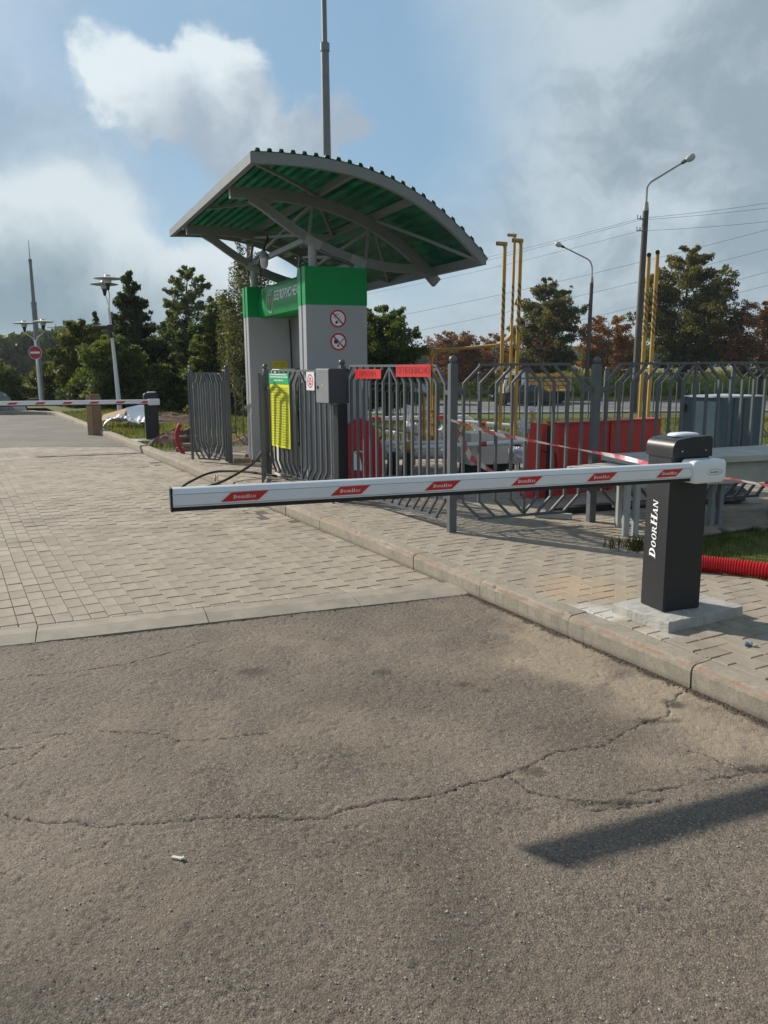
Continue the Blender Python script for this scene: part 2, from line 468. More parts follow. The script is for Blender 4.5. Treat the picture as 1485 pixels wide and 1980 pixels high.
# ---- asphalt
def asphalt_mat(name, c0, c1, detail=True):
    m = bpy.data.materials.new(name); m.use_nodes = True; q = NG(m.node_tree); b = m.node_tree.nodes['Principled BSDF']
    co = q.n('ShaderNodeTexCoord').outputs['Object']
    big = q.noise(co, .9, 7, .62)
    c = q.mix(q.ss(big, .38, .62), c0, c1)
    patch = q.ss(q.noise(co, 3.1, 6, .66), .50, .70)
    c = q.mix(q.m('MULTIPLY', patch, .34), c, tuple(x * .55 for x in c0))
    if detail:
        c = q.mix(q.m('MULTIPLY', q.ss(q.noise(co, .75, 5, .6, dist=.6), .50, .66), .50), c, (.080, .062, .050))
        c = q.mix(q.m('MULTIPLY', q.ss(q.noise(q.vm('ADD', co, (7, 3, 0)), 1.25, 6, .62), .50, .70), .45), c, (.27, .22, .165))
    if detail:
        vo = q.n('ShaderNodeTexVoronoi'); q.link(co, vo.inputs['Vector']); vo.inputs['Scale'].default_value = 130
        sp = q.n('ShaderNodeSeparateColor'); q.link(vo.outputs['Color'], sp.inputs[0])
        c = q.mix(q.m('MULTIPLY', q.ss(sp.outputs[0], .50, 1.0), .60), c, (.27, .24, .19))
        c = q.mix(q.m('MULTIPLY', q.ss(sp.outputs[1], .50, 1.0), .70), c, (.055, .046, .038))
        c = q.mix(q.m('MULTIPLY', q.ss(sp.outputs[2], .955, 1.0), .50), c, (.36, .34, .30))
        v3 = q.n('ShaderNodeTexVoronoi'); q.link(co, v3.inputs['Vector']); v3.inputs['Scale'].default_value = 240
        s3 = q.n('ShaderNodeSeparateColor'); q.link(v3.outputs['Color'], s3.inputs[0])
        c = q.mix(q.m('MULTIPLY', q.ss(s3.outputs[0], .50, 1.0), .50), c, (.05, .043, .036))
        c = q.mix(q.m('MULTIPLY', q.ss(s3.outputs[1], .60, 1.0), .45), c, (.30, .27, .22))
        sand = q.n('ShaderNodeAttribute', attribute_name='sand').outputs['Fac']
        c = q.mix(sand, c, (.34, .275, .195))
        stain = q.n('ShaderNodeAttribute', attribute_name='stain').outputs['Fac']
        c = q.mix(stain, c, (.035, .030, .026))
    q.link(c, b.inputs['Base Color']); b.inputs['Roughness'].default_value = .86; b.inputs['Specular IOR Level'].default_value = .3
    bn = q.n('ShaderNodeBump'); bn.inputs['Strength'].default_value = .8; bn.inputs['Distance'].default_value = .0035
    vb = q.n('ShaderNodeTexVoronoi'); q.link(co, vb.inputs['Vector']); vb.inputs['Scale'].default_value = 150
    q.link(q.m('ADD', q.m('MULTIPLY', vb.outputs['Distance'], -.8), q.noise(co, 260, 3, .6)), bn.inputs['Height'])
    q.link(bn.outputs[0], b.inputs['Normal'])
    return m
m_asph = asphalt_mat('worn_asphalt', (.122, .097, .076), (.180, .143, .111))
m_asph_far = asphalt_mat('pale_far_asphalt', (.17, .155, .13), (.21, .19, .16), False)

def sheet(name, poly, z, m, parent=None, kind=None):
    b = MB(); b.add([(p[0], p[1], z) for p in poly], [tuple(range(len(poly)))])
    return b.build(name, m, parent, kind=kind)
a0 = TS(-12, .02); a1 = TS(24.2, .02)
road = sheet('asphalt_road', [(-30, -10), (a0.x, -10), (a0.x, a0.y), (a1.x, a1.y), (-12.4, 28.6), (-30, 28.9)], -.010, m_asph, kind='structure')
# near surface: a real rough relief with the cracks cut into it
CRACKS = [
    [(-1.935, 3.793, 0.000), (-1.781, 3.858, 0.000), (-1.608, 3.890, 0.000), (-1.355, 4.015, 0.000), (-1.175, 4.165, 0.000), (-1.015, 4.344, 0.000)],
    [(-1.660, 3.029, 0.000), (-1.589, 3.059, 0.000), (-1.494, 3.085, 0.000), (-1.425, 3.178, 0.000), (-1.296, 3.220, 0.000), (-1.125, 3.207, 0.000), (-0.962, 3.180, 0.000), (-0.857, 3.112, 0.000), (-0.666, 3.138, 0.000), (-0.499, 3.188, 0.000)],
    [(-1.566, 2.840, 0.000), (-1.514, 2.900, 0.000), (-1.428, 2.982, 0.000), (-1.422, 3.093, 0.000)],
    [(-1.341, 2.578, 0.000), (-1.291, 2.542, 0.000), (-1.173, 2.518, 0.000), (-1.039, 2.516, 0.000), (-0.965, 2.484, 0.000), (-0.899, 2.499, 0.000), (-0.795, 2.507, 0.000), (-0.589, 2.543, 0.000), (-0.480, 2.541, 0.000), (-0.335, 2.533, 0.000), (-0.209, 2.528, 0.000), (-0.158, 2.587, 0.000), (-0.086, 2.606, 0.000), (0.025, 2.642, 0.000), (0.100, 2.652, 0.000), (0.215, 2.685, 0.000), (0.318, 2.757, 0.000), (0.441, 2.805, 0.000), (0.487, 2.844, 0.000), (0.625, 2.940, 0.000), (0.653, 2.974, 0.000), (0.745, 3.016, 0.000), (0.877, 3.036, 0.000), (0.960, 3.104, 0.000), (1.035, 3.174, 0.000), (1.113, 3.247, 0.000), (1.252, 3.323, 0.000), (1.312, 3.459, 0.000), (1.415, 3.575, 0.000)],
    [(0.472, 2.812, 0.000), (0.521, 2.699, 0.000), (0.642, 2.644, 0.000), (0.749, 2.626, 0.000), (0.855, 2.607, 0.000), (0.991, 2.630, 0.000)],
    [(0.885, 2.677, 0.000), (0.997, 2.700, 0.000), (1.102, 2.728, 0.000), (1.164, 2.765, 0.000), (1.281, 2.790, 0.000), (1.373, 2.820, 0.000), (1.544, 2.845, 0.000)],
    [(1.227, 3.009, 0.000), (1.305, 2.943, 0.000), (1.328, 2.901, 0.000), (1.382, 2.839, 0.000)],
    [(0.676, 2.634, 0.000), (0.736, 2.575, 0.000), (0.886, 2.590, 0.000), (1.020, 2.657, 0.000)],
]
CW = [.0025, .0023, .0021, .0037, .0036, .0031, .0025, .0027]
st = .0072
xs = np.arange(-3.0, 2.45, st); ys = np.arange(1.45, 5.40, st)
AX, AY = np.meshgrid(xs, ys)
sK = (AX - KP.x) * Vv.x + (AY - KP.y) * Vv.y
cfl = (AY - 4.266) - (AX + 2.158) * (.998 / 2.711)
keep = (sK < .03) & (cfl < .03) & (np.abs(AX) < .50 * AY + .30)
AX = AX + (RNG.random(AX.shape) - .5) * st * .55; AY = AY + (RNG.random(AY.shape) - .5) * st * .55
h = (fbm(AX * 62, AY * 62, 2, 11) - .5) * .0040 + (fbm(AX * 1.4, AY * 1.4, 3, 21) - .5) * .010 + (fbm(AX * 11, AY * 11, 3, 31) - .5) * .0025
pit = fbm(AX * 38 + 9, AY * 38, 2, 41); h -= np.clip(pit - .66, 0, 1) * .018
crack = np.zeros_like(AX)
wx = AX + (fbm(AX * 26, AY * 26, 3, 51) - .5) * .030; wy = AY + (fbm(AX * 26 + 50, AY * 26, 3, 61) - .5) * .030
cwn = .45 + 1.1 * fbm(AX * 9, AY * 9, 2, 71)
for cl, cwid in zip(CRACKS, CW):
    for p, q_ in zip(cl[:-1], cl[1:]):
        dx, dy = q_[0] - p[0], q_[1] - p[1]; L2 = dx * dx + dy * dy + 1e-9
        lo_x, hi_x = min(p[0], q_[0]) - .06, max(p[0], q_[0]) + .06; lo_y, hi_y = min(p[1], q_[1]) - .06, max(p[1], q_[1]) + .06
        i0, i1 = np.searchsorted(ys, [lo_y, hi_y]); j0, j1 = np.searchsorted(xs, [lo_x, hi_x])
        sl = (slice(i0, i1), slice(j0, j1))
        if i1 <= i0 or j1 <= j0: continue
        t_ = np.clip(((wx[sl] - p[0]) * dx + (wy[sl] - p[1]) * dy) / L2, 0, 1)
        d_ = np.hypot(wx[sl] - p[0] - dx * t_, wy[sl] - p[1] - dy * t_)
        crack[sl] = np.maximum(crack[sl], np.clip(1.25 - d_ / (cwid * cwn[sl] * 1.15), 0, 1))
h -= crack * .009
def gauss(cx_, cy_, r1, r2, ax=(1, 0)):
    a = (AX - cx_) * ax[0] + (AY - cy_) * ax[1]; b = -(AX - cx_) * ax[1] + (AY - cy_) * ax[0]
    return np.exp(-(a / r1) ** 2 - (b / r2) ** 2)
ku = (U.x, U.y)
sn = fbm(AX * 5, AY * 5, 5, 81, .62)
band = np.clip(1 - np.abs(sK + .22) / .34, 0, 1) * np.clip((5.2 - AY) / .5, 0, 1) * np.clip((AY - 2.9) / .6, 0, 1)
sandm = .95 * gauss(*(1.151, 3.771, 0.000)[:2], .50, .16, (.93, -.35)) + .75 * gauss(*(0.969, 4.528, 0.000)[:2], .36, .14, ku) + .6 * gauss(*(1.281, 3.404, 0.000)[:2], .22, .2) + .65 * gauss(*(1.476, 3.050, 0.000)[:2], .30, .16) + .55 * gauss(*(1.194, 2.923, 0.000)[:2], .2, .10) + .30 * band
sandm += .22 * gauss(*(0.477, 2.664, 0.000)[:2], .10, .05) + .12
for (gx_, gy_, a_, b_) in [(-0.738, 3.276, 0.000)[:2] + (.75, .28), (1.142, 4.135, 0.000)[:2] + (.55, .30), (-0.752, 2.085, 0.000)[:2] + (.30, .20), (0.687, 1.864, 0.000)[:2] + (.30, .25), (-0.272, 4.245, 0.000)[:2] + (.9, .2)]:
    sandm = sandm + .22 * gauss(gx_, gy_, a_, b_)
sand = np.clip(sandm * (sn * 2.6 - .62), 0, .78)
stain = np.clip(crack * 1.0, 0, .96)
for (sx, sy, r) in [(0.380, 3.687, 0.000)[:2] + (.035,), (0.485, 3.616, 0.000)[:2] + (.024,), (-0.012, 3.860, 0.000)[:2] + (.03,), (-0.675, 3.872, 0.000)[:2] + (.05,), (0.568, 2.850, 0.000)[:2] + (.03,)]:
    stain = np.maximum(stain, .6 * np.clip(1.6 - np.hypot((AX - sx) * .7, AY - sy) / r - (sn - .5), 0, 1))
dsn = fbm(AX * 14, AY * 14, 4, 91)
stain = np.maximum(stain, np.clip((.055 + (dsn - .5) * .10 - np.abs(sK + .005)) / .03, 0, 1) * .75)
for (sx, sy, r1, r2) in [(1.387, 2.851, 0.000)[:2] + (.11, .035), (1.178, 3.272, 0.000)[:2] + (.13, .03), (1.314, 3.431, 0.000)[:2] + (.05, .05), (0.802, 2.618, 0.000)[:2] + (.12, .02)]:
    stain = np.maximum(stain, .75 * np.clip(1.3 - np.hypot((AX - sx) / r1, (AY - sy) / r2) + (dsn - .5) * 2.2, 0, 1))
stain = np.maximum(stain, np.clip((.035 + (dsn - .5) * .05 - np.abs(cfl)) / .03, 0, 1) * .5)
wide = np.zeros_like(AX)
for (gx_, gy_, a_, b_, k_) in [(0.186, 1.927, 0.000)[:2] + (.16, .42, .42), (0.121, 2.325, 0.000)[:2] + (.22, .16, .30), (-0.893, 1.690, 0.000)[:2] + (.30, .22, .42), (-0.062, 3.601, 0.000)[:2] + (.45, .16, .26), (-0.957, 3.086, 0.000)[:2] + (.25, .30, .20), (0.733, 3.154, 0.000)[:2] + (.30, .2, .18), (-0.166, 1.731, 0.000)[:2] + (.20, .12, .25), (-0.574, 1.975, 0.000)[:2] + (.8, .30, .24), (0.462, 1.776, 0.000)[:2] + (.5, .25, .22)]:
    wide = np.maximum(wide, k_ * gauss(gx_, gy_, a_, b_) * np.clip(.35 + 1.3 * sn, 0, 1.3))
stain = np.maximum(stain, np.clip(wide, 0, .6))
idx = -np.ones(AX.shape, int); nyy, nxx = AX.shape
kf = keep[:-1, :-1] & keep[1:, :-1] & keep[:-1, 1:] & keep[1:, 1:]
ii, jj = np.nonzero(kf); base_i = ii * nxx + jj
F = np.stack([base_i, base_i + 1, base_i + 1 + nxx, base_i + nxx], -1)
used = np.unique(F); remap = np.zeros(AX.size, int); remap[used] = np.arange(len(used))
Vn = np.stack([AX, AY, h], -1).reshape(-1, 3)[used]
near = mesh_np('asphalt_surface', Vn, remap[F], m_asph, True, {'sand': ('POINT', sand.ravel()[used]), 'stain': ('POINT', stain.ravel()[used])}, parent=road)
near['kind'] = 'stuff'

# ---- far asphalt beyond the paved strip
fa = TS(12.62, .02)
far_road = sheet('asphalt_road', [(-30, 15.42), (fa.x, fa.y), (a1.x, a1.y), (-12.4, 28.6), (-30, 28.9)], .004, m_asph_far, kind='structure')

# ---- pavers
def clip(poly, a, b, c):
    """keep a*x+b*y<=c"""
    out = []
    for i in range(len(poly)):
        p, q_ = poly[i], poly[(i + 1) % len(poly)]
        dp, dq = a * p[0] + b * p[1] - c, a * q_[0] + b * q_[1] - c
        if dp <= 0: out.append(p)
        if (dp < 0) != (dq < 0) and abs(dp - dq) > 1e-12:
            k = dp / (dp - dq); out.append((p[0] + (q_[0] - p[0]) * k, p[1] + (q_[1] - p[1]) * k))
    return out
def parea(p): return abs(sum(p[i][0] * p[(i + 1) % len(p)][1] - p[(i + 1) % len(p)][0] * p[i][1] for i in range(len(p)))) / 2
m_paver = mat('paver_concrete', (.312, .262, .200), .84, 0, .14, 2.2, .5, 170, col2=(.338, .292, .226), dirt=.30, dirtcol=(.20, .165, .125), rand=.19)
# wear and dust that runs on from block to block
_q = NG(m_paver.node_tree); _b = m_paver.node_tree.nodes['Principled BSDF']; _pos = _q.n('ShaderNodeNewGeometry').outputs['Position']
_src = _b.inputs['Base Color'].links[0].from_socket
_c = _q.mix(_q.m('MULTIPLY', _q.ss(_q.noise(_pos, .9, 6, .62), .50, .70), .34), _src, (.18, .150, .118))
_c = _q.mix(_q.m('MULTIPLY', _q.ss(_q.noise(_q.vm('ADD', _pos, (11, 4, 0)), 1.6, 6, .65), .52, .70), .24), _c, (.40, .335, .25))
def _patch(cx_, cy_, r_, col, k, src):
    d_ = _q.vm('SUBTRACT', _pos, (cx_, cy_, .12)); nd = _q.n('ShaderNodeVectorMath', operation='LENGTH'); _q.link(d_, nd.inputs[0])
    f_ = _q.m('MULTIPLY', _q.ss(_q.m('ADD', _q.m('DIVIDE', nd.outputs['Value'], r_), _q.m('MULTIPLY', _q.m('SUBTRACT', _q.noise(_pos, 7, 6, .65), .5), 1.4)), 1.0, .35), k)
    return _q.mix(f_, src, col)
_c = _patch(1.25, 4.95, .42, (.46, .33, .20), .55, _c)       # sand by the barrier
_c = _patch(1.22, 4.42, .26, (.62, .60, .56), .65, _c)       # cement splash at the kerb
_c = _patch(1.45, 4.05, .14, (.55, .52, .46), .45, _c)
_q.link(_c, _b.inputs['Base Color'])
m_bed = mat('sand_joint', (.105, .088, .065), .95, 0, .3, 9, .5, 60)
def paver_geo(poly, c, z, tilt=(0, 0), inset=.0045, drop=.0045, gap=.0022, depth=.035):
    """poly around centre c -> verts, faces; narrow chamfer, walls"""
    n = len(poly); vs = []
    def ins(p, d):
        dx, dy = c[0] - p[0], c[1] - p[1]; L = math.hypot(dx, dy) + 1e-9; k = min(d * 1.414 / L, .6)
        return p[0] + dx * k, p[1] + dy * k
    for (d, zz) in ((gap + inset, 0), (gap, -drop), (gap, -depth)):
        for p in poly:
            a = ins(p, d); vs.append((a[0], a[1], z + zz + (a[0] - c[0]) * tilt[0] + (a[1] - c[1]) * tilt[1]))
    fs = [tuple(range(n))]
    for r in (0, 1):
        for i in range(n):
            j = (i + 1) % n; fs.append((r * n + i, (r + 1) * n + i, (r + 1) * n + j, r * n + j))
    return vs, fs
def make_paving(parent, cells, planes, origin, e1, e2, z, reject, wave, mname='paver'):
    """cells: rectangles (x0,y0,x1,y1) in the frame (e1,e2) at origin; planes: clipping half-planes in the same frame"""
    full = []; cut = []
    for (x0, y0, x1, y1) in cells:
        poly = [(x0, y0), (x1, y0), (x1, y1), (x0, y1)]; A0 = parea(poly)
        for pl in planes:
            poly = clip(poly, *pl)
            if len(poly) < 3: break
        if len(poly) < 3 or parea(poly) < .0022: continue
        cc = (sum(p[0] for p in poly) / len(poly), sum(p[1] for p in poly) / len(poly))
        wc = origin + e1 * cc[0] + e2 * cc[1]
        if reject(wc): continue
        (full if parea(poly) > A0 * .999 else cut).append((poly, cc, wc))
    allp = [(f, True) for f in full] + [(f, False) for f in cut]
    def score(it):
        p = it[0][2]
        vis = abs(p.x) < .49 * p.y + .05 and p.y > 1.6 and not (p.x > 1.35 and p.y > 6.9)
        return p.length if vis else 1e6 + p.length
    allp.sort(key=score)
    singles, rest = allp[:300], allp[300:]
    proto = {}
    mats4 = Matrix(((e1.x, e2.x, 0), (e1.y, e2.y, 0), (0, 0, 1)))
    ang = math.atan2(e1.y, e1.x); flip = (e1.x * e2.y - e1.y * e2.x) < 0
    for (poly, cc, wc), isfull in singles:
        zz = z + wave(wc.x, wc.y) + random.uniform(-.0018, .0018)
        tl = (random.uniform(-.010, .010), random.uniform(-.010, .010))
        wp = [origin + e1 * p[0] + e2 * p[1] for p in poly]
        if isfull:
            a = poly[1][0] - poly[0][0]; b = poly[2][1] - poly[1][1]
            key = (round(a, 3), round(b, 3))
            if key not in proto:
                pp = [(-a / 2, -b / 2), (a / 2, -b / 2), (a / 2, b / 2), (-a / 2, b / 2)]
                vs, fs = paver_geo(pp, (0, 0), 0)
                me = bpy.data.meshes.new(mname); me.from_pydata(vs, [], fs); me.materials.append(m_paver)
                bm = bmesh.new(); bm.from_mesh(me); bmesh.ops.recalc_face_normals(bm, faces=bm.faces)
                if sum(f.normal.z for f in bm.faces) < 0: bmesh.ops.reverse_faces(bm, faces=bm.faces)
                bm.to_mesh(me); bm.free(); proto[key] = me
            o = bpy.data.objects.new(mname, proto[key]); C.objects.link(o); o.parent = parent
            o.location = (wc.x, wc.y, zz)
            o.rotation_euler = (tl[0], tl[1], ang + random.uniform(-.006, .006))
            if flip: o.rotation_euler.z = ang
        else:
            pp = [(p.x, p.y) for p in wp]; vs, fs = paver_geo(pp, (wc.x, wc.y), zz)
            me = bpy.data.meshes.new(mname); me.from_pydata([(q_[0] - wc.x, q_[1] - wc.y, q_[2] - zz) for q_ in vs], [], fs); me.materials.append(m_paver)
            bm = bmesh.new(); bm.from_mesh(me); bmesh.ops.recalc_face_normals(bm, faces=bm.faces)
            if max(bm.faces, key=lambda f: f.calc_area()).normal.z < 0: bmesh.ops.reverse_faces(bm, faces=bm.faces)
            bm.to_mesh(me); bm.free()
            o = bpy.data.objects.new(mname, me); C.objects.link(o); o.parent = parent; o.location = (wc.x, wc.y, zz)
    VS = []; FS = []; tint = []
    for (poly, cc, wc), isfull in rest:
        zz = z + wave(wc.x, wc.y) + random.uniform(-.0018, .0018)
        wp = [origin + e1 * p[0] + e2 * p[1] for p in poly]
        vs, fs = paver_geo([(p.x, p.y) for p in wp], (wc.x, wc.y), zz, (random.uniform(-.01, .01), random.uniform(-.01, .01)))
        k = len(VS); VS += vs; tv = random.random()
        for f in fs: FS.append(tuple(i + k for i in f)); tint.append(tv)
    me = bpy.data.meshes.new('paver_field'); me.from_pydata(VS, [], FS); me.materials.append(m_paver)
    at = me.attributes.new('tint', 'FLOAT', 'FACE'); at.data.foreach_set('value', np.array(tint, np.float32))
    o = bpy.data.objects.new('paver_field', me); C.objects.link(o); o.parent = parent; o['kind'] = 'stuff'

def wave1(x, y): return .010 * (math.sin(x * 1.3 + y * .7) * .5 + math.sin(x * .6 - y * 1.1 + 2) * .5) - .002
# driveway: pairs of small columns running away from the camera, neighbouring pairs half a stone apart
drv = sheet('driveway_paving', [(-14, -.3), (-2.293, 4.551), (.50, 5.56), (TS(12.6, 0).x, TS(12.6, 0).y), (-14, 15.4)], -.006, m_bed, kind='structure')
cells = []
for a in range(-62, 0):
    s0 = a * .204 - .004
    for b in range(-16, 68):
        t0 = b * .204 + (.102 if a % 2 else 0)
        cells += [(t0, s0, t0 + .204, s0 + .102), (t0, s0 + .102, t0 + .204, s0 + .204)]
# clip planes in (t,s): near cross kerb and far edge
def plane_ts(p, q_, keep):
    """half-plane through world points p,q keeping the side of `keep`, as (a,b,c) in (t,s)"""
    f = lambda P: ((P[0] - KP.x) * U.x + (P[1] - KP.y) * U.y, (P[0] - KP.x) * Vv.x + (P[1] - KP.y) * Vv.y)
    p, q_, k = f(p), f(q_), f(keep)
    a, b = q_[1] - p[1], -(q_[0] - p[0]); c = a * p[0] + b * p[1]
    return (a, b, c) if a * k[0] + b * k[1] <= c else (-a, -b, -c)
pl_front = plane_ts((-2.293, 4.556), (.47, 5.546), (-3, 9)); pl_far = plane_ts((-20, 15.4), (-4, 15.4), (-3, 9))
make_paving(drv, cells, [pl_front, pl_far, (0, 1, -.006)], KP, U, Vv, .006, lambda p: p.x < -.56 * p.y - 1.2, wave1)

# pavement on the right of the kerb: herringbone blocks
def in_grass(p):
    t_ = (p - KP).dot(U); s_ = (p - KP).dot(Vv)
    return s_ > 1.61 and t_ < 1.22 + .05 * math.sin(s_ * 9)
pvm = MB(); q4 = [TS(-5, .13), TS(-5, 1.61), TS(1.2, 1.61), TS(1.2, 9), TS(4.5, 9), TS(13, 3.0), TS(10.4, .13)]
pav = sheet('pavement', [(p.x, p.y) for p in q4], .098, m_bed, kind='structure')
cells = []
un = .1015
for k in range(-70, 140):
    for m_ in range(-40, 40):
        for (dx, dy, w_, h_) in ((0, 0, 2, 1), (2, -1, 1, 2)):
            X0, Y0 = (k + 4 * m_ + dx) * un, (k + dy) * un
            if -5.2 < X0 < 10.6 and -.1 < Y0 < 8.6: cells.append((X0, Y0, X0 + w_ * un, Y0 + h_ * un))
def wave2(x, y): return .007 * (math.sin(x * 1.9 + y * 1.1) * .5 + math.sin(x * .9 - y * 1.7 + 1) * .5)
make_paving(pav, cells, [(0, -1, -.137), (1, 0, 10.35), (0, 1, 8.4)], KP, U, Vv, .122,
            lambda p: in_grass(p) or p.y > 13.25 or p.x > 9 or (p.y < 1.5), wave2)

# ---- kerb
kerb = MB(); kp = [TS(-5, .03), TS(-5, .12), TS(24.6, .12), TS(24.6, .03)]
kerb = sheet('kerb', [(p.x, p.y) for p in kp], -.004, m_bed, kind='structure')
m_kerb = bpy.data.materials.new('kerbstone_concrete'); m_kerb.use_nodes = True
q = NG(m_kerb.node_tree); b_ = m_kerb.node_tree.nodes['Principled BSDF']
geo = q.n('ShaderNodeNewGeometry').outputs['Position']; sp_ = q.n('ShaderNodeSeparateXYZ'); q.link(geo, sp_.inputs[0])
nn = q.noise(geo, 5, 8, .65); n3 = q.noise(geo, 34, 5, .65)
c_ = q.mix(q.ss(nn, .3, .7), (.255, .228, .178), (.345, .305, .240))
c_ = q.mix(q.m('MULTIPLY', q.ss(n3, .46, .66), .45), c_, (.20, .165, .12))
edge = q.ss(q.m('ABSOLUTE', q.m('SUBTRACT', sp_.outputs[2], q.m('ADD', .109, q.m('MULTIPLY', q.m('SUBTRACT', n3, .5), .02)))), .011, .002)
c_ = q.mix(q.m('MULTIPLY', edge, q.ss(q.noise(geo, 11, 5, .7), .28, .55, 0, .60)), c_, (.25, .115, .065))
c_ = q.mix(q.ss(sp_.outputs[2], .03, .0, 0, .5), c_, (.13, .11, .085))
q.link(c_, b_.inputs['Base Color']); b_.inputs['Roughness'].default_value = .88
bn = q.n('ShaderNodeBump'); bn.inputs['Strength'].default_value = .6; bn.inputs['Distance'].default_value = .006
q.link(q.noise(geo, 120, 6, .7), bn.inputs['Height']); q.link(bn.outputs[0], b_.inputs['Normal'])
PROF = [(.004, -.05), (.0, .088), (.004, .104), (.014, .116), (.030, .1215), (.136, .1225), (.136, -.05)]
def kpath(t):
    """kerb foot line: straight, then turning left at the far end"""
    if t < 23.6: return TS(t, 0), U
    a = min((t - 23.6) / 1.9, 1.0) * R(57); rr = 1.9 / R(57)
    base = TS(23.6, 0); ctr = base - Vv * rr
    p = ctr + Vv * rr * math.cos(a) + U * rr * math.sin(a)
    d = (U * math.cos(a) - Vv * math.sin(a)).normalized()
    if t > 25.5: p = p + d * (t - 25.5)
    return p, d
def kerb_stone(t0, t1, segs, rough):
    b = MB(); vs = []; m = len(PROF)
    dz = random.uniform(-.003, .003); ds = random.uniform(-.003, .003)
    for i in range(segs + 1):
        k = i / segs; t = t0 + (t1 - t0) * k
        p, d = kpath(t); nrm = Vector((d.y, -d.x, 0))
        for j, (s_, z_) in enumerate(PROF):
            e = rough * (fbm(np.array([t * 14 + j * 3.1]), np.array([j * 1.7 + t0 * 5]), 3, 3)[0] - .5) if 0 < j < 5 else 0
            chip = 0
            if j in (2, 3) and rough > 0:
                chip = max(0, fbm(np.array([t * 9.0]), np.array([3.3]), 3, 8)[0] - .66) * .05
            endr = .006 if (k in (0, 1) and j in (1, 2, 3, 4)) else 0
            q_ = p + nrm * (s_ + ds + e + chip) + UP * (z_ + dz - chip * .8 - endr * .6 + e * .5)
            vs.append(q_)
    fs = []
    for i in range(segs):
        for j in range(m):
            j2 = (j + 1) % m; fs.append((i * m + j, i * m + j2, (i + 1) * m + j2, (i + 1) * m + j))
    fs += [tuple(range(m)), tuple(range(segs * m + m - 1, segs * m - 1, -1))]
    b.add(vs, fs)
    return b.build('kerbstone', m_kerb, kerb)
t = .055 - .872 * 6
while t < 30:
    kerb_stone(t + .004, t + .868, 34 if t < 3 else (10 if t < 9 else 3), .009 if t < 5 else .004)
    t += .872
# flush cross kerb between asphalt and paving
ck = sheet('cross_kerb', [(-9, 2.1), (-9, 1.85), (.56, 5.27), (.48, 5.53)], -.0035, m_bed, kind='structure')
cd = Vector((.941, .338, 0)).normalized(); cn = Vector((-cd.y, cd.x, 0)); c0 = Vector((-2.158, 4.272, 0))
CP = [(0, -.05), (.0, .004), (.135, .019), (.15, .0205), (.279, .018), (.279, -.05)]
k0 = .18
for i in range(-7, 3):
    a = k0 + i * .975 + .003; e = min(k0 + (i + 1) * .975 - .003, 2.905)
    if e - a < .1: continue
    b = MB(); vs = []; segs = 12
    for s_ in range(segs + 1):
        k = a + (e - a) * s_ / segs
        for j, (yy, zz) in enumerate(CP):
            r_ = (fbm(np.array([k * 11.]), np.array([j * 2.3]), 3, 4)[0] - .5) * .008 if 0 < j < 5 else 0
            vs.append(c0 + cd * k + cn * (yy + r_) + UP * (zz + r_ * .4 + wave1((c0 + cd * k).x, (c0 + cd * k).y) * .6))
    m_ = len(CP)
    fs = [(s_ * m_ + j, s_ * m_ + (j + 1) % m_, (s_ + 1) * m_ + (j + 1) % m_, (s_ + 1) * m_ + j) for s_ in range(segs) for j in range(m_)]
    fs += [tuple(range(m_)), tuple(range(segs * m_ + m_ - 1, segs * m_ - 1, -1))]
    b.add(vs, fs); b.build('kerbstone', concrete, ck)

# ---- debris in the gutter and on the paving
def grit(name, pts, smin, smax, m, parent=None):
    V = []; Fq = []
    base = np.array([(0, 0, 1.), (1, 0, 0), (0, 1, 0), (-1, 0, 0), (0, -1, 0), (0, 0, -1)])
    tri = [(0, 1, 2), (0, 2, 3), (0, 3, 4), (0, 4, 1), (5, 2, 1), (5, 3, 2), (5, 4, 3), (5, 1, 4)]
    for i, p in enumerate(pts):
        s_ = random.uniform(smin, smax)
        a = base * (s_ * np.array([random.uniform(.6, 1.4), random.uniform(.6, 1.4), random.uniform(.35, .7)]))
        r_ = random.uniform(0, 6.28); c_, n_ = math.cos(r_), math.sin(r_)
        a = a @ np.array([(c_, n_, 0), (-n_, c_, 0), (0, 0, 1)])
        V.append(a + np.array(p)); Fq += [tuple(k + i * 6 for k in f) for f in tri]
    o = mesh_np(name, np.concatenate(V), np.array(Fq), m, False, parent=parent); o['kind'] = 'stuff'; return o
pts = []
for i in range(2600):
    t_ = random.uniform(-2.6, 1.3) if i % 4 else random.uniform(1.3, 9)
    s_ = -abs(random.gauss(0, .022)) - .002
    p = TS(t_, s_); pts.append((p.x, p.y, .002))
for i in range(500):
    k = random.uniform(-1.5, 2.9); p = c0 + cd * k - cn * abs(random.gauss(0, .02)); pts.append((p.x, p.y, .002))
grit('gutter_grit', pts, .0018, .0062, mat('grit', (.10, .078, .05), .9, 0, .4, 30))
pts = []
for i in range(5200):
    y_ = random.uniform(1.6, 5); x_ = random.uniform(-.5 * y_, .5 * y_)
    if (x_ - KP.x) * Vv.x + (y_ - KP.y) * Vv.y < -.05 and (y_ - 4.266) - (x_ + 2.158) * .368 < -.03: pts.append((x_, y_, .003))
grit('loose_gravel', pts, .0013, .0038, mat('pale_grit', (.36, .33, .28), .9, 0, .4, 30))

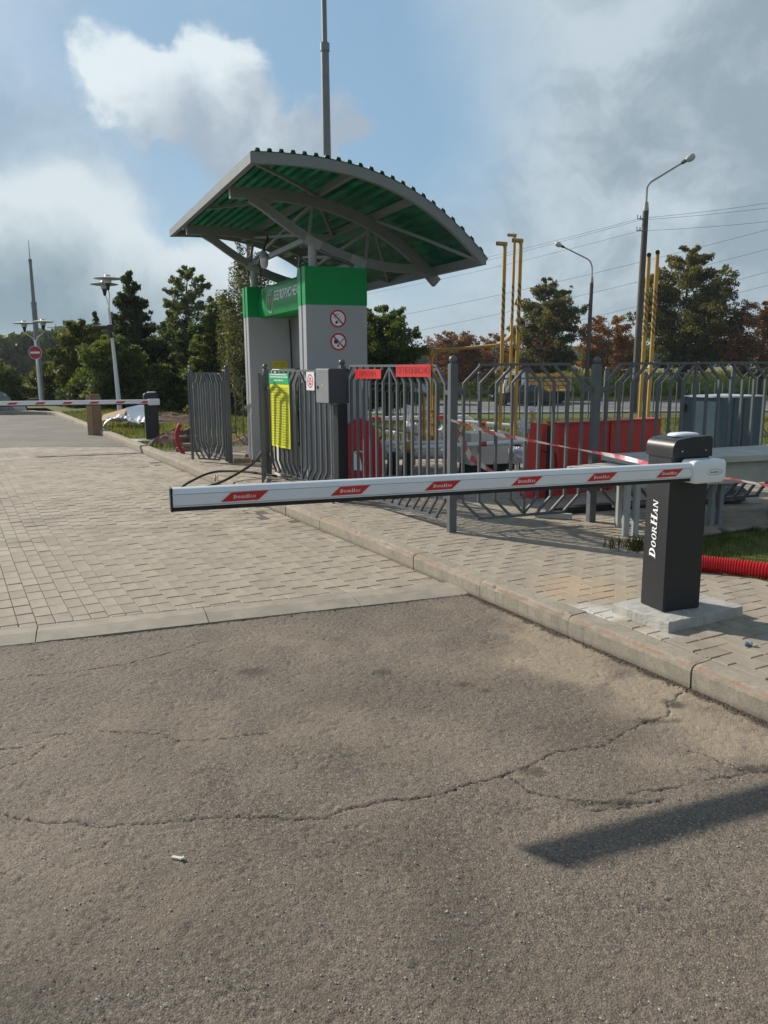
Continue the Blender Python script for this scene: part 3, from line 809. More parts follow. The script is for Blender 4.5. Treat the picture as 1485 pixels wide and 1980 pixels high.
# ---- highway and verges
HZ0 = 50.0; HZ1 = 64.5
def hwz(y): return float(terrain(np.array(20.), np.array(y)))
hm = asphalt_mat('highway_asphalt', (.13, .13, .13), (.17, .17, .165), False)
hw = MB(); hw.add([(-60, HZ0, -1.50), (160, HZ0, -1.50), (160, HZ1, -1.50), (-60, HZ1, -1.50), (-60, HZ0, -1.62), (160, HZ0, -1.62)], [(0, 1, 2, 3), (0, 4, 5, 1)])
highway = hw.build('highway', hm, kind='structure')
for (ya, yb) in ((51.0, 51.16), (63.4, 63.56)):
    sheet('edge_line', [(-60, ya), (160, ya), (160, yb), (-60, yb)], -1.496, mat('road_paint', (.62, .62, .6), .7, 0, .1, 2), highway)
mk = MB()
for i in range(-14, 40): mk.add([(i * 4.0, 57.2, -1.496), (i * 4.0 + 2, 57.2, -1.496), (i * 4.0 + 2, 57.34, -1.496), (i * 4.0, 57.34, -1.496)], [(0, 1, 2, 3)])
mk.build('centre_line', MATS['road_paint'], highway)

# ---- grass blades
def leaf_mat(name, c0, c1, c2, trans=.35, rough=.6, shadow=True):
    m = bpy.data.materials.new(name); m.use_nodes = True; q = NG(m.node_tree); nt = m.node_tree; b = nt.nodes['Principled BSDF']
    at = q.n('ShaderNodeAttribute', attribute_name='tint').outputs['Fac']
    cr = q.n('ShaderNodeValToRGB'); q.link(at, cr.inputs[0])
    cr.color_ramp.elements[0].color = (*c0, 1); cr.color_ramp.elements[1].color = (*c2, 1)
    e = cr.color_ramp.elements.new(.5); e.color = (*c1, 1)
    q.link(cr.outputs[0], b.inputs['Base Color']); b.inputs['Roughness'].default_value = rough
    b.inputs['Specular IOR Level'].default_value = .3
    tr = q.n('ShaderNodeBsdfTranslucent'); nd = q.n('ShaderNodeMix', data_type='RGBA', blend_type='MULTIPLY'); nd.inputs[0].default_value = 1
    q.link(cr.outputs[0], nd.inputs[6]); nd.inputs[7].default_value = (1.6, 1.5, .7, 1); q.link(nd.outputs[2], tr.inputs[0])
    mx = q.n('ShaderNodeMixShader'); mx.inputs[0].default_value = trans
    q.link(b.outputs[0], mx.inputs[1]); q.link(tr.outputs[0], mx.inputs[2]); q.link(mx.outputs[0], nt.nodes['Material Output'].inputs[0])
    return m
m_grass = leaf_mat('grass_blades', (.06, .080, .015), (.12, .145, .028), (.26, .22, .07), .4)
def blades(name, P, hmin, hmax, wd, m):
    n = len(P); P = np.asarray(P, float)
    hh = RNG.uniform(hmin, hmax, n); a = RNG.uniform(0, 6.28, n); ln = RNG.uniform(.1, .8, n) * hh; d = RNG.uniform(0, 6.28, n)
    ww = wd * RNG.uniform(.6, 1.4, n)
    ax = np.stack([np.cos(a) * ww, np.sin(a) * ww, np.zeros(n)], -1); lean = np.stack([np.cos(d) * ln, np.sin(d) * ln, hh], -1)
    mid = P + lean * np.array([.35, .35, .6])
    V = np.stack([P - ax, P + ax, mid + ax * .7, mid - ax * .7, P + lean, P + lean], 1)
    V = V[:, :5]
    F4 = np.array([[0, 1, 2, 3]]); k = np.arange(n)[:, None] * 5
    quads = (k + F4); tris = k + np.array([[3, 2, 4]])
    me = bpy.data.meshes.new(name)
    me.vertices.add(n * 5); me.vertices.foreach_set('co', V.reshape(-1, 3).astype(np.float32).ravel())
    loops = np.concatenate([quads, tris], 1).ravel().astype(np.int32)
    me.loops.add(len(loops)); me.loops.foreach_set('vertex_index', loops)
    starts = (np.arange(n)[:, None] * 7 + np.array([[0, 4]])).ravel().astype(np.int32)
    me.polygons.add(2 * n); me.polygons.foreach_set('loop_start', starts)
    me.update(calc_edges=True)
    at = me.attributes.new('tint', 'FLOAT', 'FACE')
    tv = np.clip(fbm(P[:, 0] * 1.7, P[:, 1] * 1.7, 3, 2) * 1.5 - .35 + RNG.normal(0, .16, n), 0, 1)
    at.data.foreach_set('value', np.repeat(tv, 2).astype(np.float32))
    me.materials.append(m)
    o = bpy.data.objects.new(name, me); C.objects.link(o); o['kind'] = 'stuff'
    return o
def scatter_ts(n, t0, t1, s0, s1, dens=None):
    out = []
    T = RNG.uniform(t0, t1, n); S = RNG.uniform(s0, s1, n)
    Xw = KP.x + U.x * T + Vv.x * S; Yw = KP.y + U.y * T + Vv.y * S
    Zw = .085 + terrain(Xw, Yw) + (fbm(Xw * 1.3, Yw * 1.3, 3, 5) - .5) * .03 - .004
    keep = fbm(Xw * 2.3, Yw * 2.3, 3, 14) + RNG.uniform(-.2, .2, n) > .40
    return np.stack([Xw, Yw, Zw], -1)[keep]
blades('grass', scatter_ts(34000, -1.6, 1.18, 1.66, 4.6), .022, .062, .0022, m_grass)
blades('grass', np.concatenate([scatter_ts(34000, 10.5, 24, .18, 5.0), scatter_ts(30000, 11, 33, 3.0, 12)]), .04, .13, .006, m_grass)
# rough verge behind the compound
n = 60000; Xv = RNG.uniform(-1, 26, n); Yv = RNG.uniform(13.6, 34, n); kp_ = Xv < Yv * .52
Xv, Yv = Xv[kp_], Yv[kp_]
blades('grass', np.stack([Xv, Yv, .08 + terrain(Xv, Yv)], -1), .05, .16, .008, m_grass)

# ---- corn field beyond the highway
m_corn = leaf_mat('corn_leaves', (.05, .10, .018), (.085, .15, .03), (.15, .17, .05), .35)
def corn():
    rows = []
    for r_ in range(9):
        y0 = 71.0 + r_ * .75
        xs_ = np.arange(-6, 44, .24); xs_ = xs_ + RNG.uniform(-.06, .06, len(xs_))
        rows.append(np.stack([xs_, np.full(len(xs_), y0) + RNG.uniform(-.1, .1, len(xs_)), np.full(len(xs_), -1.56)], -1))
    P = np.concatenate(rows); V = []; tv = []
    for p in P:
        H_ = random.uniform(1.75, 2.15)
        V.append([p + (-.012, 0, 0), p + (.012, 0, 0), p + (.008, 0, H_), p + (-.008, 0, H_)]); tv.append(.35)
        for k in range(9):
            z0 = .25 + k * .19; a = random.uniform(0, 6.28); d = np.array([math.cos(a), math.sin(a), 0.]); sd = np.array([-d[1], d[0], 0]) * .035
            L = random.uniform(.30, .5)
            b0 = p + (0, 0, z0); m0 = b0 + d * L * .5 + (0, 0, .20); e0 = b0 + d * L + (0, 0, random.uniform(-.05, .14))
            V.append([b0 - sd * .6, b0 + sd * .6, m0 + sd, m0 - sd]); V.append([m0 - sd, m0 + sd, e0 + sd * .15, e0 - sd * .15])
            c_ = random.uniform(0, 1) ** 1.5; tv += [c_, c_]
        a = random.uniform(0, 3.1); d = np.array([math.cos(a), math.sin(a), 0.]) * .06
        V.append([p + (0, 0, H_ - .05) - d * .2, p + (0, 0, H_ - .05) + d * .2, p + (0, 0, H_ + .22) + d, p + (0, 0, H_ + .22) - d]); tv.append(1.0)
    V = np.array(V).reshape(-1, 3)
    F_ = np.arange(len(V)).reshape(-1, 4)
    o = mesh_np('corn', V, F_, m_corn, False, {'tint': ('FACE', tv)}); o['kind'] = 'stuff'
corn()
m_tassel = surf_mat('corn_tops', [(.17, .15, .07), (.13, .13, .05), (.21, .17, .09)], .8, bscale=8, bump=1.0)
cxs = np.linspace(-8, 140, 149); cys = np.linspace(77, 260, 90); CX, CY = np.meshgrid(cxs, cys)
CZ = .42 + (CY - 77) * .0050 + (fbm(CX * .8, CY * .8, 3, 6) - .5) * .5
cf = mesh_np('corn_field', np.stack([CX, CY, CZ], -1).reshape(-1, 3), grid_faces(149, 90), m_tassel, True); cf['kind'] = 'structure'

# ================================================================ lettering
_dg = None
def text_mesh(body, size, depth=.001, shear=0.0, align='CENTER', space=1.0, bold=0.0):
    cu = bpy.data.curves.new('lettering', 'FONT'); cu.body = body; cu.size = size; cu.extrude = depth; cu.shear = shear
    cu.align_x = align; cu.align_y = 'CENTER'; cu.space_character = space; cu.offset = bold; cu.resolution_u = 3
    o = bpy.data.objects.new('lettering', cu); C.objects.link(o)
    bpy.context.view_layer.update()
    me = bpy.data.meshes.new_from_object(o.evaluated_get(bpy.context.evaluated_depsgraph_get()))
    bpy.data.objects.remove(o); bpy.data.curves.remove(cu)
    return me
def place_flat(me, name, m, parent, right, up, pos, sx=1.0):
    r_ = Vector(right).normalized(); u_ = Vector(up).normalized(); n_ = r_.cross(u_)
    M = Matrix((r_ * sx, u_, n_)).transposed().to_4x4(); M.translation = Vector(pos) - wloc(parent)
    me.transform(M); me.materials.clear(); me.materials.append(m)
    o = bpy.data.objects.new(name, me); C.objects.link(o)
    if parent: o.parent = parent
    return o
def serif_word():
    """the small-capital serif word as 2-D quads, cap height 1"""
    Q = []
    def rect(x0, y0, x1, y1): Q.append([(x0, y0), (x1, y0), (x1, y1), (x0, y1)])
    def arc(cx, cy, rx, ry, ix, iy, a0, a1, n=12):
        for i in range(n):
            a = a0 + (a1 - a0) * i / n; b = a0 + (a1 - a0) * (i + 1) / n
            Q.append([(cx + rx * math.cos(a), cy + ry * math.sin(a)), (cx + rx * math.cos(b), cy + ry * math.sin(b)),
                      (cx + ix * math.cos(b), cy + iy * math.sin(b)), (cx + ix * math.cos(a), cy + iy * math.sin(a))])
    def serif(x0, x1, y, s): rect(x0 - .09 * s, y - .035 * s, x1 + .09 * s, y + .035 * s)
    def D_(x, s):
        rect(x, 0, x + .26 * s, s); serif(x, x + .26 * s, .035 * s, s); serif(x, x + .26 * s, s - .035 * s, s)
        arc(x + .25 * s, .5 * s, .58 * s, .5 * s, .33 * s, .41 * s, -math.pi / 2, math.pi / 2); return .95 * s
    def O_(x, s): arc(x + .42 * s, .5 * s, .43 * s, .52 * s, .21 * s, .43 * s, 0, 2 * math.pi, 20); return .97 * s
    def R_(x, s):
        rect(x, 0, x + .2 * s, s); serif(x, x + .2 * s, .035 * s, s); serif(x, x + .2 * s, s - .035 * s, s)
        arc(x + .25 * s, .73 * s, .42 * s, .27 * s, .22 * s, .19 * s, -math.pi / 2, math.pi / 2)
        Q.append([(x + .3 * s, .47 * s), (x + .52 * s, .47 * s), (x + .92 * s, 0), (x + .66 * s, 0)]); return 1.0 * s
    def H_(x, s):
        for d in (0, .62 * s):
            rect(x + d, 0, x + d + .25 * s, s); serif(x + d, x + d + .25 * s, .035 * s, s); serif(x + d, x + d + .25 * s, s - .035 * s, s)
        rect(x + .2 * s, .46 * s, x + .62 * s, .54 * s); return 1.02 * s
    def A_(x, s):
        Q.append([(x, 0), (x + .1 * s, 0), (x + .46 * s, s), (x + .38 * s, s)]); Q.append([(x + .62 * s, 0), (x + .86 * s, 0), (x + .54 * s, s), (x + .38 * s, s)])
        rect(x + .16 * s, .27 * s, x + .68 * s, .35 * s); serif(x, x + .1 * s, .035 * s, s); serif(x + .64 * s, x + .84 * s, .035 * s, s); return .98 * s
    def N_(x, s):
        rect(x, 0, x + .09 * s, s); rect(x + .72 * s, 0, x + .81 * s, s); Q.append([(x + .02 * s, s), (x + .24 * s, s), (x + .8 * s, 0), (x + .6 * s, 0)])
        serif(x, x + .09 * s, .035 * s, s); serif(x + .72 * s, x + .81 * s, s - .035 * s, s); return .98 * s
    x = 0
    for fn, s in ((D_, 1), (O_, .74), (O_, .74), (R_, .74), (H_, 1), (A_, .74), (N_, .74)): x += fn(x, s) + .07
    return Q, x
def brand_lettering(parent, pos, right, up, height, m, shear=.12, depth=.0012, name='lettering', stretch=1.0):
    Q, w_ = serif_word(); b = MB(); r_ = Vector(right).normalized(); u_ = Vector(up).normalized(); n_ = r_.cross(u_)
    P_ = Vector(pos)
    for k, q_ in enumerate(Q):
        pts = [P_ + r_ * ((x - w_ / 2 + (y - .5) * shear) * height * stretch) + u_ * ((y - .5) * height) for x, y in q_]
        off = n_ * (k % 2) * .00006
        b.add([p + n_ * depth + off for p in pts] + [p for p in pts], [(0, 1, 2, 3), (0, 4, 5, 1), (1, 5, 6, 2), (2, 6, 7, 3), (3, 7, 4, 0)])
    o = b.build(name, m, parent, recalc=False)
    return o

# ================================================================ near boom barrier
BA = Vector((1.534, 4.226, 0))       # front left foot of the cabinet
def barrier(A, z0, z1, boom_t0, t_hub, label, n_stick, stick, near=True, gap=.0):
    cw, cdp = .252, .195
    root = empty('boom_barrier', (A.x, A.y, z0), label, 'boom barrier')
    inn = -NW
    c = A + W * cw / 2 + inn * cdp / 2
    b = MB(); b.box((c.x, c.y, (z0 + z1) / 2), cw, cdp, z1 - z0, W, bev=.006); b.build('cabinet', anthracite, root)
    # hood: rounded profile in the (W, z) plane
    b = MB(); prof = []
    hx0, hx1, hz0, hz1 = -.005, cw + .006, z1 - .012, z1 + .098
    r1, r2 = .052, .026
    prof += [(hx0, hz0)]
    for i in range(9): a = math.pi - i / 8 * math.pi / 2; prof.append((hx0 + r1 + r1 * math.cos(a), hz1 - .012 - r1 + r1 * math.sin(a)))
    prof.append(((hx0 + hx1) / 2, hz1 - .002))
    for i in range(7): a = math.pi / 2 - i / 6 * math.pi / 2; prof.append((hx1 - r2 + r2 * math.cos(a), hz1 - r2 + r2 * math.sin(a)))
    prof.append((hx1, hz0))
    p0 = A + NW * .010
    b.prism(prof, (p0.x, p0.y, 0), W, UP, inn, cdp + .02, smooth=True)
    b.build('hood', black_hood, root)
    b = MB()
    pc = A + W * .15 + inn * (cdp / 2)
    for i, (ww, zz) in enumerate(((.150, 0), (.145, .008), (.118, .015))):
        pass
    ring = []
    nn = 16
    for (k, zz) in ((1.0, -.002), (1.0, .006), (.86, .013), (.6, .0155)):
        for i in range(nn):
            a = 2 * math.pi * i / nn; ex = abs(math.cos(a)) ** .5 * (1 if math.cos(a) >= 0 else -1); ey = abs(math.sin(a)) ** .5 * (1 if math.sin(a) >= 0 else -1)
            ring.append(pc + W * (ex * .085 * k) + inn * (ey * .050 * k) + UP * (hz1 + zz - .002))
    fs = [(r_ * nn + i, r_ * nn + (i + 1) % nn, (r_ + 1) * nn + (i + 1) % nn, (r_ + 1) * nn + i) for r_ in range(3) for i in range(nn)] + [tuple(range(3 * nn, 4 * nn))]
    b.add(ring, fs, True); b.build('signal_lamp_lens', white_plain, root)
    if near:
        for tx in (.056, .212):
            b = MB(); p = A + W * tx + NW * .012; b.lathe([(.0001, .004), (.003, .0035), (.0045, .001), (.0045, -.001)], (p.x, p.y, z1 + .022), 8, axis=NW); b.build('screw', glass, root)
    # boom
    bz0, bz1 = (z1 - .126, z1 - .029)
    TL = .0100                                   # the arm rises slightly towards its tip
    def rise(t): return (t_hub - t) * TL
    f = A + NW * .085
    def section(t, grow=0):
        """outline of the aluminium profile, (depth, z)"""
        zt, zb = bz1, bz0 + .018
        return [(-.022, zb), (.022, zb), (.024, zb + .01), (.024, zt - .026), (.017, zt - .004), (.008, zt), (-.008, zt), (-.017, zt - .004), (-.024, zt - .026), (-.024, zb + .01)]
    b = MB(); n_ = 10; vs = []
    t1 = t_hub - .0
    for t in (boom_t0, t1):
        for (d_, z_) in section(t): q_ = f + W * t + NW * d_; vs.append((q_.x, q_.y, z_ + rise(t)))
    b.add(vs, [(i, i + n_, (i + 1) % n_ + n_, (i + 1) % n_) for i in range(n_)] + [tuple(range(n_)), tuple(range(2 * n_ - 1, n_ - 1, -1))])
    b.build('boom', white_paint, root)
    b = MB(); q0 = f + W * (boom_t0 + .001); q1 = f + W * (t1 - .012)
    b.bar((q0.x, q0.y, bz0 + .0085 + rise(boom_t0)), (q1.x, q1.y, bz0 + .0085), .030, .0185); b.build('rubber_edge', black_rubber, root)
    b = MB(); q0 = f + W * (boom_t0 - .004); b.box((q0.x, q0.y, (bz0 + bz1) / 2 + rise(boom_t0)), .010, .051, bz1 - bz0 + .004, W, bev=.003); b.build('end_cap', black_rubber, root)
    # two fine grooves along the profile
    for zz in (bz1 - .026, bz0 + .024):
        b = MB(); q0 = f + W * (boom_t0 + .004) + NW * .0242; q1 = f + W * (t1 - .01) + NW * .0242
        b.bar((q0.x, q0.y, zz + rise(boom_t0)), (q1.x, q1.y, zz), .0012, .0022); b.build('groove', grey_clad, root)
    for (ta, tb, skew) in stick:
        b = MB(); zb, zt = bz0 + .031 + rise(ta), bz1 - .029 + rise(ta)
        q0 = f + NW * .0252
        ln = tb - ta - skew
        po = [(ta, zb), (ta + ln, zb), (tb, zt), (ta + skew, zt)]
        b.prism(po, (q0.x, q0.y, 0), W, UP, NW, .0008)
        s_ = b.build('sticker', red_sticker, root)
        if near:
            q1 = f + NW * .0263 + W * ((ta + tb) / 2)
            WL[s_.name] = wloc(root)
            brand_lettering(s_, (q1.x, q1.y, (zb + zt) / 2), W, UP, .0155, white_print, .1, .0004)
    # hub cover
    b = MB(); a0_, a1_, za, zb = t_hub - .012, t_hub + .212, bz0 - .014, bz1 + .012
    rings = []
    outline = []
    def rr(x0, y0, x1, y1, r, n=5):
        o_ = []
        for (cx_, cy_, s0) in ((x1 - r, y1 - r, 0), (x0 + r, y1 - r, 90), (x0 + r, y0 + r, 180), (x1 - r, y0 + r, 270)):
            for i in range(n): a = R(s0 + 90 * i / (n - 1)); o_.append((cx_ + r * math.cos(a), cy_ + r * math.sin(a)))
        return o_
    for (ins, d_) in ((.0, .0), (.0, .082), (.004, .090), (.016, .096), (.030, .0975)):
        o_ = rr(a0_ + ins, za + ins, a1_ - ins, zb - ins, .024)
        for (x_, z_) in o_:
            lean = -.010 * ((x_ - a0_) / (a1_ - a0_) - .5)
            q_ = A + W * x_ + NW * (.028 + d_ + lean * (1 if d_ > .01 else 0)); rings.append((q_.x, q_.y, z_))
    m_ = 20
    fs = [(r_ * m_ + i, r_ * m_ + (i + 1) % m_, (r_ + 1) * m_ + (i + 1) % m_, (r_ + 1) * m_ + i) for r_ in range(4) for i in range(m_)] + [tuple(range(4 * m_, 5 * m_))]
    b.add(rings, fs, True); hub = b.build('hub_cover', white_plain, root)
    b = MB(); q_ = A + W * .09 + NW * .002; b.lathe([(.045, 0), (.045, .028)], (q_.x, q_.y, (bz0 + bz1) / 2), 18, axis=NW); b.build('axle_flange', black_rubber, root)
    if near:
        q_ = A + W * (a0_ + .135) + NW * (.028 + .0985)
        WL[hub.name] = wloc(root)
        brand_lettering(hub, (q_.x, q_.y, (za + zb) / 2 - .002), W, UP, .010, mat('grey_print', (.12, .12, .12), .5), .1, .0003, name='badge_lettering')
        b = MB(); ring_ = []
        for i in range(29):
            a = 2 * math.pi * i / 28; p_ = q_ + W * (.052 * math.cos(a)) + UP * ((za + zb) / 2 - .002 + .016 * math.sin(a)); ring_.append(p_)
        b.tube(ring_, .0012, 4); b.build('badge_oval', grey_clad, hub)
        # big upright word on the left side of the cabinet; reads upwards
        q_ = A + inn * .112 - W * .0012
        brand_lettering(root, (q_.x, q_.y, .648), UP, NW * -1 if False else inn, .052, mat('reflective_white', (.95, .95, .97), .3), .18, .002, stretch=1.02)
    return root
near_b = barrier(BA, .19, 1.058, -2.598, .052, 'near anthracite boom barrier with white arm on concrete slab', 6,
                 [(-2.404, -2.201, .045), (-1.928, -1.742, .045), (-1.480, -1.297, .045), (-1.031, -.859, .045), (-.607, -.427, .045), (-.187, -.018, .045)])
FBA = Vector((-4.60, 15.5, 0))
far_b = barrier(FBA, .13, .935, -2.75, .07, 'far boom barrier beside the left lawn with lowered white arm', 6,
                [(-2.40 + i * .465, -2.20 + i * .465, .05) for i in range(6)], near=False)
# concrete slabs under them
def slab(A, ext, z0, z1, label, m):
    b = MB(); vs = []; n = 14
    c = A + W * .12 - NW * .09
    lo = []; hi = []
    hx, hy = ext
    pts = []
    for i in range(n): pts.append((-hx + 2 * hx * i / n, -hy))
    for i in range(n): pts.append((hx, -hy + 2 * hy * i / n))
    for i in range(n): pts.append((hx - 2 * hx * i / n, hy))
    for i in range(n): pts.append((-hx, hy - 2 * hy * i / n))
    m_ = len(pts); rings = []
    for k, (sc, z) in enumerate(((1.0, z0), (1.0, z1 - .006), (.985, z1), (.80, z1 + .001), (.4, z1 + .002))):
        for i, (x, y) in enumerate(pts):
            j = 1 + (fbm(np.array([i * .7]), np.array([k * 1.3]), 3, 33)[0] - .5) * (.035 if k < 3 else .0)
            p = c + Vv * (x * sc * j) - U * (y * sc * j) * -1
            rings.append((p.x, p.y, z + (random.uniform(-.002, .002) if k > 0 else 0)))
    fs = [(r_ * m_ + i, r_ * m_ + (i + 1) % m_, (r_ + 1) * m_ + (i + 1) % m_, (r_ + 1) * m_ + i) for r_ in range(4) for i in range(m_)] + [tuple(range(4 * m_, 5 * m_))]
    b.add(rings, fs); o = b.build('concrete_slab', m, None, origin=(c.x, c.y, z0))
    return tag(o, label, 'slab')
slab(BA + Vv * .062 + U * .0, (.295, .205), .09, .187, 'pale fresh concrete slab under the near barrier cabinet', concrete_pale)
slab(FBA, (.36, .26), .05, .128, 'grey concrete slab under the far barrier on the lawn', concrete_pale)

# ================================================================ fences
BARM = {}
def bar_mesh(kind, zl, zh, step, w_=.023):
    key = (kind, round(zl, 3), round(zh, 3), round(step, 3), w_)
    if key in BARM: return BARM[key]
    ch = .14
    if kind == 0: pts = [(0, 0, zl), (0, 0, zh)]
    else: pts = [(kind * step, 0, zl), (0, 0, zl + ch), (0, 0, zh - ch), (kind * step, 0, zh)]
    b = MB(); b.sweep(pts, w_, w_, (0, 1, 0))
    me = bpy.data.meshes.new('bar'); me.from_pydata([tuple(p) for p in b.v], [], b.f); me.materials.append(steel)
    bm = bmesh.new(); bm.from_mesh(me); bmesh.ops.recalc_face_normals(bm, faces=bm.faces); bm.to_mesh(me); bm.free()
    BARM[key] = me; return me
def post(parent, p, z0, z1, w_=.062, d=(1, 0), cap=True):
    b = MB(); b.box((p.x, p.y, (z0 + z1) / 2), w_, w_, z1 - z0, d, bev=.003); o = b.build('post', steel, parent)
    if cap:
        WL[o.name] = wloc(parent)
        b = MB(); b.lathe([(.02, 0), (.02, .008), (.030, .016), (.035, .034), (.030, .053), (.018, .064), (.0001, .068)], (p.x, p.y, z1), 14); b.build('ball_cap', steel, o)
    return o
def panel(root, P0, d, offs, zl, zh, conn=None, bw=.023, rw=.030, missing=()):
    """offs: bar positions along d; the middle one is straight and the rest lean towards it"""
    base = wloc(root); m_ = len(offs); mid = m_ // 2; ang = math.atan2(d.y, d.x)
    for i, s_ in enumerate(offs):
        step = abs(offs[min(i + 1, m_ - 1)] - offs[max(i - 1, 0)]) / (2 if 0 < i < m_ - 1 else 1) * .98
        k = 0 if i == mid else (1 if i < mid else -1)
        sg = 1 if offs[-1] > offs[0] else -1
        o = bpy.data.objects.new('bar', bar_mesh(k * sg, zl + .012, zh - .012, step, bw)); C.objects.link(o); o.parent = root
        p = P0 + d * s_; o.location = (p.x - base.x, p.y - base.y, 0 - base.z); o.rotation_euler = (0, 0, ang)
    st_ = offs[1] - offs[0]
    a, e = P0 + d * (offs[0] + st_ * .9), P0 + d * (offs[-1] - st_ * .9)
    for z in (zl, zh):
        b = MB(); b.bar((a.x, a.y, z), (e.x, e.y, z), rw, .022); b.build('rail', steel, root)
    if conn:
        for (s0, s1) in conn:
            for z in (zl + .20, zh - .22):
                b = MB(); q0, q1 = P0 + d * s0, P0 + d * s1; b.bar((q0.x, q0.y, z), (q1.x, q1.y, z), .022, .038); b.build('bracket', steel, root)
FC = Vector((.578, 6.703, 0)); FD = v2((1.315, .455))
f1 = empty('metal_fence', (FC.x, FC.y, .1), 'grey bar fence run behind the near barrier, corner ball post to frame edge', 'fence', 'grey bar fences round the gas compound')
post(f1, FC, .1, 1.545, .066, FD); post(f1, FC + FD * 1.385, .1, 1.53, .066, FD); post(f1, FC + FD * 3.56, .1, 1.53, .066, FD)
panel(f1, FC, FD, [.10, .253, .405, .555, .69, .82, .96, 1.10, 1.247], .228, 1.535, [(.03, .10), (1.247, 1.355)])
panel(f1, FC, FD, [1.495 + .1375 * i for i in range(15)], .245, 1.535, [(1.41, 1.495), (3.42, 3.53)])
FQ = Vector((-1.493, 10.294, 0)); FE = (FC - FQ).normalized(); FL = (FC - FQ).length
f2 = empty('metal_fence', (FQ.x, FQ.y, .1), 'grey bar fence run between the kiosk gate and the corner post, carrying red signs', 'fence', 'grey bar fences round the gas compound')
post(f2, FQ, .1, 1.49, .066, FE); post(f2, FQ + FE * 2.137, .1, 1.53, .06, FE)
panel(f2, FQ, FE, [.12 + .1345 * i for i in range(15)], .215, 1.475, [(.03, .12), (2.0, 2.1)])
panel(f2, FQ, FE, [2.205 + .131 * i for i in range(15)], .222, 1.53, [(2.17, 2.205), (4.04, FL - .033)])
FA = Vector((-2.275, 11.769, 0)); FB = Vector((-3.16, 13.305, 0)); FG = (FB - FA).normalized()
f3 = empty('metal_fence', (FA.x, FA.y, .1), 'short dark bar fence between two ball posts beside the red bent pipe', 'fence', 'grey bar fences round the gas compound')
post(f3, FA, .1, 1.475, .07, FG); post(f3, FB, .1, 1.475, .06, FG)
panel(f3, FA, FG, [.14 + .125 * i for i in range(13)], .20, 1.42, [(.03, .14), (1.64, 1.74)])
# gate leaves
def gate(P0, d, wd, label, n_=7):
    r_ = empty('gate_leaf', (P0.x, P0.y, .1), label, 'gate', 'open leaves of the compound gate')
    st_ = wd / (n_ - 1)
    panel(r_, P0, d, [.05 + st_ * i for i in range(n_)], .17, 1.43, None, .021)
    for s_ in (.012, wd + .085):
        b = MB(); p = P0 + d * s_; b.box((p.x, p.y, .80), .03, .03, 1.30, d); b.build('stile', steel, r_)
    return r_
g1 = gate(Vector((-2.30, 11.70, 0)), (Vector((-2.86, 11.98, 0)) - Vector((-2.30, 11.70, 0))).normalized(), .56, 'open gate leaf folded back against the short dark fence')
g2 = gate(Vector((-1.515, 10.22, 0)), Vector((.060, -.69, 0)).normalized(), .60, 'gate leaf swung out edge-on beside the yellow notice board')
# back fence, in stepped panels
f4 = empty('metal_fence', (-2.6, 13.2, 0), 'long low bar fence at the back of the gas compound before the highway verge', 'fence', 'grey bar fences round the gas compound')
bx = -2.62
bk = Vector((1, .012, 0)).normalized(); i = 0
while bx < 8.2:
    zt = 1.225 + .032 * max(0, (bx + .5)) if bx > -1 else 1.36; p0 = Vector((bx, 13.35 + .012 * (bx + 2.6), 0))
    post(f4, p0, .0, zt + .05, .075 if i % 2 else .06, bk, cap=True)
    panel(f4, p0, bk, [.16 + .128 * j for j in range(15)], zt - 1.12, zt, [(.03, .16), (1.952, 2.08)], .019, .026)
    bx += 2.11; i += 1
post(f4, Vector((bx, 13.35 + .012 * (bx + 2.6), 0)), 0, 1.5, .06, bk)
# side fence on the right, running back from the frame edge
f5 = empty('metal_fence', (7.7, 9.2, 0), 'right-hand bar fence closing the compound beyond the grey cabinet', 'fence', 'grey bar fences round the gas compound')
for k in range(2):
    p0 = Vector((7.55 - k * .1, 9.0 + k * 2.15, 0)); dd = Vector((-.05, 1, 0)).normalized()
    post(f5, p0, 0, 1.5, .06, dd); panel(f5, p0, dd, [.16 + .128 * j for j in range(15)], .24, 1.46, [(.03, .16), (1.952, 2.08)], .019, .026)

# ---- signs hanging on the fence
FN = Vector((FE.y, -FE.x, 0))
if FN.y > 0: FN = -FN                      # towards the road
def fence_plate(name, s0, s1, z0, z1, m, label, cat, off=.02, tiltz=0):
    a = FQ + FE * s0 + FN * off
    r_ = empty(name, (a.x, a.y, z0), label, cat)
    b = MB(); b.prism([(0, z0), (s1 - s0, z0 + tiltz), (s1 - s0, z1 + tiltz), (0, z1)], (a.x, a.y, 0), FE, UP, FN, .004)
    b.build('plate', m, r_); return r_, a
def on_plate(r_, a, s_, z, me, m, nm='lettering', sx=1.0, off=.0052):
    p = a + FE * s_ + FN * off; return place_flat(me, nm, m, r_, FE, UP, (p.x, p.y, z), sx)
red_sign = mat('red_sign_plate', (.60, .012, .012), .38, 0, .06, 6, coat=.2)
dark_red = mat('dark_red_print', (.22, .010, .010), .5)
r_, a = fence_plate('warning_sign', 2.47, 2.99, 1.405, 1.495, red_sign, 'smaller red fence sign reading ПРОПАН beside the control box', 'sign', .022, .004)
on_plate(r_, a, .26, 1.452, text_mesh('ПРОПАН', .072, .0006, space=1.12), dark_red)
r_, a = fence_plate('warning_sign', 3.27, 3.85, 1.430, 1.535, red_sign, 'larger red fence sign reading ОГНЕОПАСНО near the corner post', 'sign', .022, .005)
on_plate(r_, a, .29, 1.485, text_mesh('ОГНЕОПАСНО', .078, .0006, space=.97), dark_red)
r_, a = fence_plate('warning_sign', 1.31, 1.52, 1.262, 1.465, white_plain, 'small white plate with red round symbol left of the control box', 'sign', .03)
